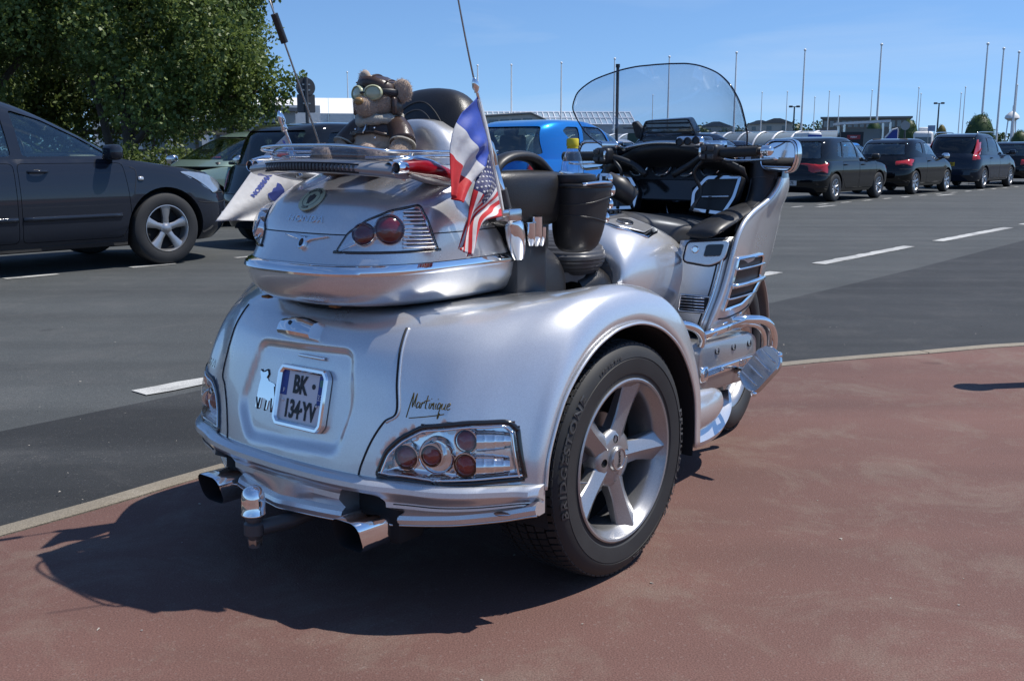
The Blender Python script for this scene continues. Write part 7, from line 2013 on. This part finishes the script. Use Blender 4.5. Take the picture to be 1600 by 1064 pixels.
# harbour beacon on poles
D = 90; p, rz = bframe(1577, D)
t = thing('harbour_beacon', 'white round-topped beacon on thin legs near the right edge', 'beacon', p, rz)
MB().lathe([(0, hz(176, D)), (.25, hz(178, D)), (.55, hz(183, D)), (.62, hz(187, D)), (.3, hz(191, D)), (0, hz(191, D))], 20).obj('beacon_head', M_TENT, t, 40)
for a in range(4): MB().tube([(.5 * cos(a * pi / 2), .5 * sin(a * pi / 2), 0), (.3 * cos(a * pi / 2), .3 * sin(a * pi / 2), hz(188, D))], .05, 6).obj('leg', M_WHITE, t, 0)
MB().tube([(0, 0, hz(176, D)), (0, 0, hz(168, D))], .03, 6).obj('aerial', M_WHITE, t, 0)
# green cabinet seen through the screen
D = 34; p, rz = bframe(992, D)
t = thing('recycling_bin', 'green recycling bin with its dark lid tipped open, seen through the windscreen', 'bin', p, rz)
MB().bbox((0, 0, .95), (.52, .5, 1.5), .06).obj('body', pbr('bin_green', (.05, .09, .05), .5, noise=(6, .2)), t, 60)
MB().box((-.12, .0, 1.86), (.55, .45, .04), M=Matrix.Translation((0, 0, 0)) @ Matrix.Rotation(0, 4, 'Y')).obj('lid', M_GREY, t, 0)
# dark lamp post
D = 24; p, rz = bframe(963, D)
t = thing('dark_post', 'dark slim post with a capped top seen through the windscreen', 'post', p, rz)
MB().tube([(0, 0, 0), (0, 0, hz(112, D))], .036, 12).obj('post_tube', M_GREY, t, 60); MB().lathe([(0, hz(107, D)), (.05, hz(107, D)), (.05, hz(112, D)), (0, hz(112, D))], 12, Matrix.Translation((0, 0, 0))).obj('cap', M_BLACK, t, 40)
# street lamps
for (px, py, D, lb_) in ((1238, 170, 75, 'twin-headed street lamp left of the bus shelter'), (1462, 165, 80, 'twin-headed street lamp above the yellowing bush')):
    p, rz = bframe(px, D); t = thing('street_lamp', lb_, 'street lamp', p, rz, 'twin-headed street lamps'); z = hz(py, D)
    MB().tube([(0, 0, 0), (0, 0, z)], [.09, .05], 8).obj('column', M_GREY, t, 60)
    MB().tube([(-.28, 0, z), (.28, 0, z)], .03, 6).obj('crossbar', M_GREY, t, 60)
    for s in (-1, 1): MB().bbox((s * .26, 0, z + .02), (.28, .24, .14), .04).obj('lamp_head', M_GREY, t, 60)
# flagpoles
M_POLE = pbr('white_pole', (.82, .82, .80), .4, noise=(3, .05))
fp = None
POLES = [(747, 108, 95), (799, 107, 92), (876, 104, 89), (958, 98, 86), (1042, 95, 83), (1145, 89, 79), (1250, 85, 75), (1367, 77, 71), (1530, 76, 67), (1555, 83, 70), (1579, 88, 73)]
FARP = [(546, 118, 120), (1018, 152, 160), (1187, 148, 150), (1226, 147, 150), (1269, 155, 150), (1291, 146, 146), (1307, 153, 150), (1357, 145, 145), (1368, 153, 150), (1429, 141, 140), (1433, 150, 146), (1495, 149, 142), (1501, 140, 138), (1581, 137, 132)]
def pole_label(i, n, far):
    o_ = ['first', 'second', 'third', 'fourth', 'fifth', 'sixth', 'seventh', 'eighth', 'ninth', 'tenth', 'eleventh', 'twelfth', 'thirteenth', 'fourteenth']
    return ('short distant white flagpole, ' if far else 'tall white flagpole, ') + o_[i] + ' of its row from the left'
for far, lst in ((False, POLES), (True, FARP)):
    for i, (px, py, D) in enumerate(lst):
        p, rz = bframe(px, D); z = hz(py, D)
        k_ = z / 9.0
        t = thing('flagpole', pole_label(i, len(lst), far), 'flagpole', p, 0, 'distant flagpoles' if far else 'tall flagpoles beyond the car park')
        if fp is None:
            fp = (MB().tube([(0, 0, 0), (0, 0, 5), (0, 0, 8.85)], [.085, .07, .048], 8).mesh('pole', M_POLE, 60), MB().ball((0, 0, 8.93), .10, 10, 8).mesh('ball_top', M_POLE, 60))
        for nm, me in zip(('pole', 'ball_top'), fp):
            o = link(nm, me, t); o.scale = (1, 1, k_)
# unseen post added outside the frame to cast a shadow on the pavement
p_ = rw(5.05, 1.48) + Vector((sd.x / sd.z * .72, sd.y / sd.z * .72, 0))
t = thing('shadow_caster', 'unseen dark post added beyond the right edge to cast the small shadow on the red pavement', 'shadow_caster', p_)
MB().lathe([(.07, 0), (.065, .02), (.055, .05), (.055, .60), (.075, .62), (.08, .67), (.06, .72), (.0, .74)], 24).obj('caster_body', M_GREY, t, 40)
# low hedge line closing the car park on the far side
t = thing('long_hedge', 'long low clipped hedge behind the second row of cars at right', 'hedge', at(1480, 60), 0)
q = random.Random(9)
leaf_cloud('hedge_leaves', [(x, (x) * .35 + q.uniform(-.4, .4), q.uniform(.4, 1.25), .5) for x in np.linspace(-9, 9, 90)], 16000, .16, M_LEAF3, t, seed=33)
t = thing('far_wall', 'long pale wall along the far side of the car park, seen between the cars', 'wall', at(640, 75), .0)
MB().box((-5, 0, .55), (110, .3, 1.1)).obj('wall_face', M_PALE, t, 0)
MB().box((-5, 0, 1.13), (110, .4, .06)).obj('wall_coping', M_KERB, t, 0)
# ================================================================ bear, flags, bottle
# cloth with coloured parts: material per face from (s, t)
def cloth(name, A, B, waves, mats, pick, parent, ns=39, nt=48, thick=.0008, depth=.0):
    a = sp3(A, 16); b_ = sp3(B, 16)
    def P(s, t):
        ia = min(len(a) - 1.001, t * (len(a) - 1)); ib = min(len(b_) - 1.001, t * (len(b_) - 1))
        pa = a[int(ia)].lerp(a[int(ia) + 1], ia % 1); pb = b_[int(ib)].lerp(b_[int(ib) + 1], ib % 1)
        p = pa.lerp(pb, s)
        return p + Vector(waves(s, t))
    m = MB()
    R = [[tuple(P(i / ns, j / nt)) for j in range(nt + 1)] for i in range(ns + 1)]
    m.grid(R)
    m.I = [pick((k // nt + .5) / ns, (k % nt + .5) / nt) for k in range(ns * nt)]
    o = m.obj(name, mats, parent, 180, fixn=False)
    so = o.modifiers.new('s', 'SOLIDIFY'); so.thickness = thick
    return o, P
def cmat(name, c):
    m, nt, b = new_mat(name)
    tc = N(nt, 'ShaderNodeTexCoord'); w = N(nt, 'ShaderNodeTexNoise', Scale=60.0, Detail=3.0); nt.links.new(tc.outputs['Object'], w.inputs[0])
    mx = N(nt, 'ShaderNodeMix', data_type='RGBA'); mx.inputs[6].default_value = (*[x * .88 for x in c], 1); mx.inputs[7].default_value = (*[min(1, x * 1.1) for x in c], 1)
    nt.links.new(w.outputs[0], mx.inputs[0]); nt.links.new(mx.outputs[2], b.inputs['Base Color']); b.inputs['Roughness'].default_value = .6; b.inputs['Sheen Weight'].default_value = .2
    tr = N(nt, 'ShaderNodeBsdfTranslucent'); nt.links.new(mx.outputs[2], tr.inputs[0]); ms = N(nt, 'ShaderNodeMixShader'); ms.inputs[0].default_value = .35
    nt.links.new(b.outputs[0], ms.inputs[1]); nt.links.new(tr.outputs[0], ms.inputs[2]); nt.links.new(ms.outputs[0], nt.nodes['Material Output'].inputs[0])
    bp = N(nt, 'ShaderNodeBump', Strength=.25, Distance=.004); nt.links.new(w.outputs[0], bp.inputs['Height']); nt.links.new(bp.outputs[0], b.inputs['Normal'])
    return m
C_BLUE, C_WHITE, C_RED, C_NAVY = cmat('flag_blue', (.03, .09, .50)), cmat('flag_white', (.80, .80, .80)), cmat('flag_red', (.68, .02, .03)), cmat('flag_navy', (.025, .035, .15))
def tp(o):      # child things placed in trike coordinates but top-level
    o.location = T.location; o.rotation_euler = T.rotation_euler
FL = thing('flag_staff', 'chrome-tipped staff with the French flag above the American flag, right of the trunk', 'flag'); tp(FL)
st = MB().tube([(-.262, -.362, 1.262), (-.215, -.362, 1.13), (-.165, -.362, .955)], .0042, 8).obj('staff', M_CHROME, FL, 60)
MB().lathe([(0, .032), (.004, .030), (.008, .020), (.0095, .008), (.006, .0), (.007, -.004), (0, -.004)], 16, axis_m((-.264, -.362, 1.265), (-.33, 0, 1))).obj('finial', M_CHROME, st, 60)
A = [(-.262, -.362, 1.250), (-.336, -.380, 1.195), (-.372, -.372, 1.122), (-.392, -.385, 1.015)]
B = [(-.212, -.362, 1.118), (-.255, -.385, 1.085), (-.296, -.372, 1.045), (-.345, -.382, .997)]
def wv(s, t): 
    k = min(1, t * 4)
    return (0, .011 * k * sin(s * 7.5 + t * 3.5) + .006 * k * sin(s * 15 + t * 6), 0)
cloth('french_flag', A, B, wv, [C_BLUE, C_WHITE, C_RED], lambda s, t: 0 if t < .37 else (1 if t < .69 else 2), FL)
A = [(-.222, -.364, 1.108), (-.286, -.388, 1.045), (-.322, -.376, .975), (-.366, -.390, .893)]
B = [(-.168, -.364, .965), (-.222, -.385, .958), (-.272, -.372, .940), (-.322, -.390, .862)]
def wv2(s, t):
    k = min(1, t * 4); return (0, .012 * k * sin(s * 8.5 + t * 4 + 1) + .005 * k * sin(s * 16 + t * 5), 0)
def pick(s, t): 
    if t < .42 and s < 7 / 13: return 2
    return 0 if int(s * 13) % 2 == 0 else 1
us, PU = cloth('american_flag', A, B, wv2, [C_RED, C_WHITE, C_NAVY], pick, FL)
m = MB()
for r in range(9):
    for c in range(6 if r % 2 == 0 else 5):
        s = (r + 1) * (7 / 13) / 10; t = (.42 / 12) * (2 * c + (1 if r % 2 == 0 else 2))
        o = PU(s, t); e = PU(s + .01, t) - o; g = PU(s, t + .01) - o; n = g.cross(e).normalized(); x = g.normalized(); y = n.cross(x)
        for sg in (-1, 1):
            V = [tuple(o + n * .0012 * sg + x * (r_ * cos(a)) + y * (r_ * sin(a))) for a, r_ in [(2 * pi * k / 10 + .3, .0043 if k % 2 == 0 else .0018) for k in range(10)]]
            m.add(V, [tuple(range(10))])
tag(m.obj('white_stars', C_WHITE, us, 0), kind='stuff')
sl = MB().tube([(-.257, -.362, 1.245), (-.235, -.362, 1.185), (-.212, -.362, 1.12), (-.205, -.362, 1.09), (-.185, -.362, 1.03), (-.166, -.362, .965)], [.007, .009, .0075, .006, .0085, .0075], 10, smooth=6, flat=(1, .5)).obj('flag_sleeve', C_WHITE, FL, 60)
MB().bbox((-.155, -.352, .962), (.03, .03, .02), .005).obj('staff_clamp', M_CHROME_D, FL)

FC = thing('club_flag', 'white club flag with a blue owl hanging at the left of the trunk', 'flag'); tp(FC)
st = MB().tube([(-.275, .372, 1.20), (-.24, .372, 1.12), (-.18, .36, .98)], .0042, 8).obj('staff', M_CHROME, FC, 60)
MB().lathe([(0, .040), (.005, .037), (.010, .024), (.011, .010), (.007, .0), (.009, -.004), (.010, -.018), (.007, -.022), (.0, -.022)], 16, axis_m((-.273, .372, 1.196), (-.35, 0, 1))).obj('finial', M_CHROME, st, 60)
A = [(-.262, .372, 1.168), (-.325, .392, 1.105), (-.405, .402, 1.020), (-.505, .40, .928)]
B = [(-.190, .365, 1.00), (-.235, .36, .965), (-.30, .355, .935), (-.39, .362, .925)]
wf = lambda s, t: (0, .010 * min(1, t * 4) * sin(s * 6 + t * 4), 0)
C_BLUEP = cmat('club_print_blue', (.06, .10, .42))
cf, PC = cloth('flag_cloth', A, B, wf, [C_WHITE], lambda s, t: 0, FC)
def on_cloth(P, pts2, s0, t0, ks, kt, mat, name, parent, rot=0):
    m = MB()
    for sg in (-1, 1):
        V = []
        for u, v in pts2:
            s, t = s0 - v * ks, t0 + u * kt
            o = P(s, t); e = P(s + .01, t) - o; g = P(s, t + .01) - o; n = g.cross(e).normalized()
            V.append(tuple(o + n * .0014 * sg))
        m.add(V, [tuple(range(len(V)))])
    return m.obj(name, mat, parent, 0, fixn=False)
owl = [(-1, .6), (-.8, 1), (-.35, .8), (0, .95), (.35, .8), (.8, 1), (1, .6), (.95, 0), (.6, -.55), (.2, -.8), (.25, -1.1), (0, -.9), (-.25, -1.1), (-.2, -.8), (-.6, -.55), (-.95, 0)]
on_cloth(PC, owl, .60, .50, .17, .10, C_BLUEP, 'owl_emblem', cf)
V, Fc = text_geo('NORMANDIE', .22, 0, .01); m = MB()
for sg in (-1, 1):
    W_ = []
    for u, v, q in V:
        s, t = .26 + -v * .5, .50 - u * .30; o = PC(s, t); e = PC(s + .01, t) - o; g = PC(s, t + .01) - o; n = g.cross(e).normalized(); W_.append(tuple(o + n * .0014 * sg))
    m.add(W_, Fc)
m.obj('flag_lettering', C_BLUEP, cf, 0, fixn=False)
on_cloth(PC, ell(1, 1, 20), .35, .16, .22, .09, C_RED, 'red_emblem', cf)
on_cloth(PC, ell(.5, .5, 16), .35, .16, .22, .09, C_WHITE, 'emblem_centre', cf)
on_cloth(PC, [(-1.2, 1.2), (-.95, 1.3), (-.95, -1.3), (-1.2, -1.2)], .35, .16, .25, .09, C_BLUEP, 'emblem_band', cf)

# bottle standing in the drinks bag
BO = thing('water_bottle', 'clear plastic bottle with a yellow cap standing in the leather drinks bag', 'bottle'); tp(BO)
M_PET = glassy('clear_pet', (.97, .98, .99), 1, .06, .10)
BOx = Matrix.Translation((.172, -.340, .900))
MB().lathe([(0, 0), (.028, .0), (.032, .008), (.032, .11), (.030, .125), (.032, .14), (.0325, .165), (.030, .185), (.022, .212), (.0135, .228), (.0125, .236)], 32, BOx).obj('bottle_body', M_PET, BO, 60)
MB().lathe([(0, .002), (.029, .003), (.0305, .010), (.0305, .150), (0, .150)], 28, BOx).obj('water', glassy('water', (.97, .98, .99), 1, .01, .02, 1.33), BO, 60)
MB().lathe([(.0155, .226), (.0162, .228), (.0162, .2305), (.015, .232), (.0165, .234)], 30, BOx).obj('cap_ring', pbr('yellow_cap', (.62, .52, .02), .35, noise=(30, .08)), BO, 40)
m = MB(); R = []
for h_, r_ in ((.233, .0165), (.236, .0170), (.2515, .0168), (.2545, .0155), (.2550, .0)):
    R.append([((r_ + (.0004 if k % 2 else 0) * (r_ > .016)) * cos(2 * pi * k / 60), (r_ + (.0004 if k % 2 else 0) * (r_ > .016)) * sin(2 * pi * k / 60), h_) for k in range(60)])
m.grid(R, cv=True); m.xf(BOx); m.obj('bottle_cap', bpy.data.materials['yellow_cap'], BO, 40)

# ---- teddy bear. bear frame: x forward, y to its left, z up
BE = thing('teddy_bear', 'brown teddy bear in aviator goggles, leather helmet, jacket and scarf sitting on the trunk', 'teddy bear')
T.matrix_basis = Matrix.Translation(T.location) @ Matrix.Rotation(radians(51.13), 4, 'Z')
wl = T.matrix_basis @ Vector((-.235, .012, 1.050))
BE.location = wl; BE.rotation_euler = (0, 0, radians(51.13) + pi + radians(8)); BE.scale = (1.06, 1.08, 1.04)
def fuse(balls, name, mat, parent, vox=.0045, it=6):
    m = MB()
    for c, r, *M_ in balls: m.ball(c, r, 20, 14, M=M_[0] if M_ else None)
    o = m.obj(name, mat, parent, 180)
    r = o.modifiers.new('r', 'REMESH'); r.mode = 'VOXEL'; r.voxel_size = vox; r.use_smooth_shade = True
    s = o.modifiers.new('s', 'SMOOTH'); s.iterations = it; s.factor = .5
    apply_mods(o); o.data.shade_smooth(); return o
M_FUR = pbr('bear_fur', (.40, .30, .225), .9, noise=(60, .35, 6), bump=(500, .5, .002), sheen=.5)
M_FUR2 = pbr('bear_muzzle_fur', (.30, .20, .13), .9, noise=(60, .3, 6), bump=(500, .5, .002), sheen=.5)
M_BROWN = pbr('brown_leather', (.050, .030, .022), .30, noise=(30, .3, 6), bump=(120, .4, .002))
M_SCARF = pbr('cream_wool', (.42, .39, .33), .95, noise=(200, .3, 4), bump=(300, .8, .003))
def seg(a, b_, r0, r1, n=7):
    a, b_ = Vector(a), Vector(b_); return [(tuple(a.lerp(b_, i / (n - 1))), r0 + (r1 - r0) * i / (n - 1)) for i in range(n)]
balls = [((0, 0, .055), (.066, .075, .062)), ((-.002, 0, .10), (.056, .064, .062)), ((-.002, 0, .145), (.040, .045, .03)), ((.002, 0, .195), (.052, .056, .050)), ((.044, 0, .180), (.038, .031, .029))]
for s in (-1, 1):
    balls += seg((.0, s * .050, .128), (.022, s * .088, .085), .026, .027) + seg((.022, s * .088, .085), (.050, s * .090, .052), .027, .026)
    balls += seg((.02, s * .050, .036), (.115, s * .070, .034), .036, .029) + [((.140, s * .072, .050), (.022, .028, .036))]
    e = Matrix.Rotation(s * .35, 4, 'Z')
    balls += [((-.008, .066, .218), (.012, .028, .031), e)] if s > 0 else [((-.006, -.046, .252), (.012, .023, .024), e)]
bear = fuse(balls, 'body', M_FUR, BE, it=3)
BB_ = bvh_of(bear)
# pile: short hair tufts all over the body
def fur(o, n, ln, mat, parent, name='fur_pile', seed=4, cond=lambda p: True):
    me = o.data; r = np.random.default_rng(seed)
    nv = len(me.polygons); ar = np.zeros(nv); me.polygons.foreach_get('area', ar)
    idx = r.choice(nv, n, p=ar / ar.sum()); V = []; F = []
    for i in idx:
        p = me.polygons[i]; c = p.center; nn = p.normal
        if not cond(c): continue
        t = Vector(r.normal(size=3)); t = (t - nn * t.dot(nn)).normalized(); w = nn.cross(t)
        c = c + t * r.uniform(-.002, .002) + w * r.uniform(-.002, .002)
        d = (nn + Vector(r.normal(size=3)) * .45 + Vector((0, 0, -.35))).normalized() * ln * r.uniform(.6, 1.2)
        k = len(V); V += [tuple(c - w * .0005), tuple(c + w * .0005), tuple(c + d)]; F.append((k, k + 1, k + 2))
    q = MB(); q.V = V; q.F = F; q.I = [0] * len(F)
    return tag(q.obj(name, mat, parent, 0, fixn=False), kind='stuff')
fur(bear, 26000, .0065, M_FUR, bear, cond=lambda c: not (c.z > .085 and c.z < .150 and abs(c.y) < .085) and not (c.z > .20 and c.x < .02 and abs(c.y) < .048))
MB().ball((.080, 0, .191), (.010, .013, .010), 14, 10).obj('nose', pbr('nose_tan', (.28, .17, .06), .35, noise=(60, .2)), bear, 60)
MB().tube([(.070, 0, .178), (.073, 0, .172), (.068, .010, .166)], .0014, 6).obj('mouth', M_INK, bear, 60)
# jacket: offset shell over the upper body and arms
R = []
for (z, hx, hy) in [(.094, .060, .070), (.097, .063, .072), (.106, .060, .070), (.12, .054, .064), (.14, .046, .053), (.152, .040, .046)]:
    R.append([(hx * cos(t) + (-.004), hy * sin(t), z + .020 * cos(t) * (1 if z < .1 else .3) + .0018 * sin(t * 7)) for t in np.linspace(0, 2 * pi, 49)[:-1]])
R = list(map(list, zip(*[[tuple(v) for v in sp3(col, 3)] for col in zip(*R)])))
jk = MB().grid(R, cv=True).obj('jacket', M_BROWN, BE, 180); jk.modifiers.new('s', 'SOLIDIFY').thickness = .003
for s in (-1, 1):
    MB().tube([(-.002, s * .048, .133), (.008, s * .072, .112), (.024, s * .090, .086)], [.030, .0315, .0325], 18, smooth=4).obj('sleeve', M_BROWN, jk, 180)
    MB().tube([(.024 + .0325 * 0, s * .090, .086), (.026, s * .0905, .083)], .0338, 18).obj('cuff', M_SCARF, jk, 60)
MB().tube([(.064, -.003, .112), (.062, .0, .12), (.052, 0, .135), (.044, .0, .15)], .0022, 6, smooth=3).obj('zip', M_CHROME_D, jk, 60)
MB().tube([(R[0][k][0] * 1.01, R[0][k][1] * 1.01, R[0][k][2]) for k in range(48)], .004, 8, closed=True).obj('jacket_hem', M_BROWN, jk, 60)
for (x, y, z) in ((.056, .028, .125), (.058, -.030, .122), (.063, .034, .100)): MB().ball((x, y, z), .003, 8, 6).obj('snap', M_CHROME, jk, 60)
V, Fc = text_geo('ACE', .010, .0006, .0004); 
MB().add([(.060 - .0 * u, -.038 + u * -1 * -1, .112 + v) for u, v, q in V], Fc).obj('jacket_lettering', M_SCARF, jk, 0, fixn=False)
# scarf
pts = [(.046 * cos(t) , .050 * sin(t), .152 + .010 * -cos(t) + .003 * sin(3 * t)) for t in np.linspace(0, 2 * pi, 26)[:-1]]
sc = MB().tube(pts, [.0135 + .002 * (k % 3 - 1) for k in range(25)], 12, closed=True).obj('scarf', M_SCARF, BE, 180)
MB().tube([(.0, -.050, .150), (-.012, -.074, .138), (-.022, -.088, .110), (-.022, -.092, .075)], [.013, .012, .012, .011], 10, smooth=5, flat=(.55, 1.3)).obj('scarf_end', M_SCARF, sc, 180)
for k in range(9): MB().tube([(-.036 + k * .0035, -.093, .080), (-.038 + k * .0042, -.094, .055)], .0012, 5).obj('fringe', M_SCARF, sc, 0)
for (c, r_) in (((.02, .030, .155), .013), ((.035, .012, .152), .012)): pass
# helmet
R = []
for (ph, k) in [(-.62, 1.02), (-.35, 1.035), (0, 1.04), (.4, 1.045), (.8, 1.045), (1.2, 1.04), (1.5, 1.03)]:
    row = []
    for t in np.linspace(0, 2 * pi, 41)[:-1]:
        cz = sin(ph); rr_ = cos(ph)
        x = -.004 + .054 * k * rr_ * cos(t); y = .059 * k * rr_ * sin(t); z = .203 + .053 * k * cz + .040 * max(0, cos(t)) ** 1.3 * (1 if ph < .5 else .3) * (1 - max(0, ph) / 1.6)
        row.append((x, y, z))
    R.append(row)
hm = MB().grid(R, cv=True, cap1=True).obj('flying_helmet', M_BROWN, BE, 180)
MB().tube([(.048, 0, .243), (.025, 0, .256), (-.01, 0, .259), (-.045, 0, .240)], .0026, 8, smooth=4).obj('helmet_seam', M_BROWN, hm, 180)
for s in (-1, 1):
    MB().tube([(.030, s * .046, .240), (.01, s * .050, .245), (-.02, s * .048, .240)], .0018, 6, smooth=3).obj('helmet_seam', M_BROWN, hm, 180)
    MB().bbox((.004, s * .060, .180), (.040, .012, .045), .006).obj('ear_flap', M_BROWN, hm, 60)
# goggles
gg_ = MB().tube([(.052 * cos(t) * 1.07 - .002, .060 * sin(t) * 1.05, .212 + .004 * cos(t)) for t in np.linspace(.5, 2 * pi - .5, 30)], .005, 8, flat=(1.6, .5)).obj('goggle_strap', M_INK, BE, 60)
M_GOG = pbr('cream_goggle_glass', (.46, .48, .30), .3, coat=1, noise=(30, .08))
for s in (-1, 1):
    A_ = axis_m((.052, s * .0235, .212), (1, s * .38, .12)) @ Matrix.Scale(1.22, 4, (1, 0, 0))
    rim_ = MB().lathe([(.0185, -.006), (.0200, .0), (.0195, .006), (.017, .0075), (.0165, .004)], 28, A_).obj('goggle_rim', M_GOG, gg_, 60)
    MB().lathe([(.0170, .003), (.014, .0058), (.008, .0076), (.0005, .0082)], 28, A_).obj('goggle_glass', M_GOG, rim_, 60)
MB().tube([(.064, -.006, .212), (.066, 0, .213), (.064, .006, .212)], .0032, 8).obj('goggle_bridge', M_INK, gg_, 60)
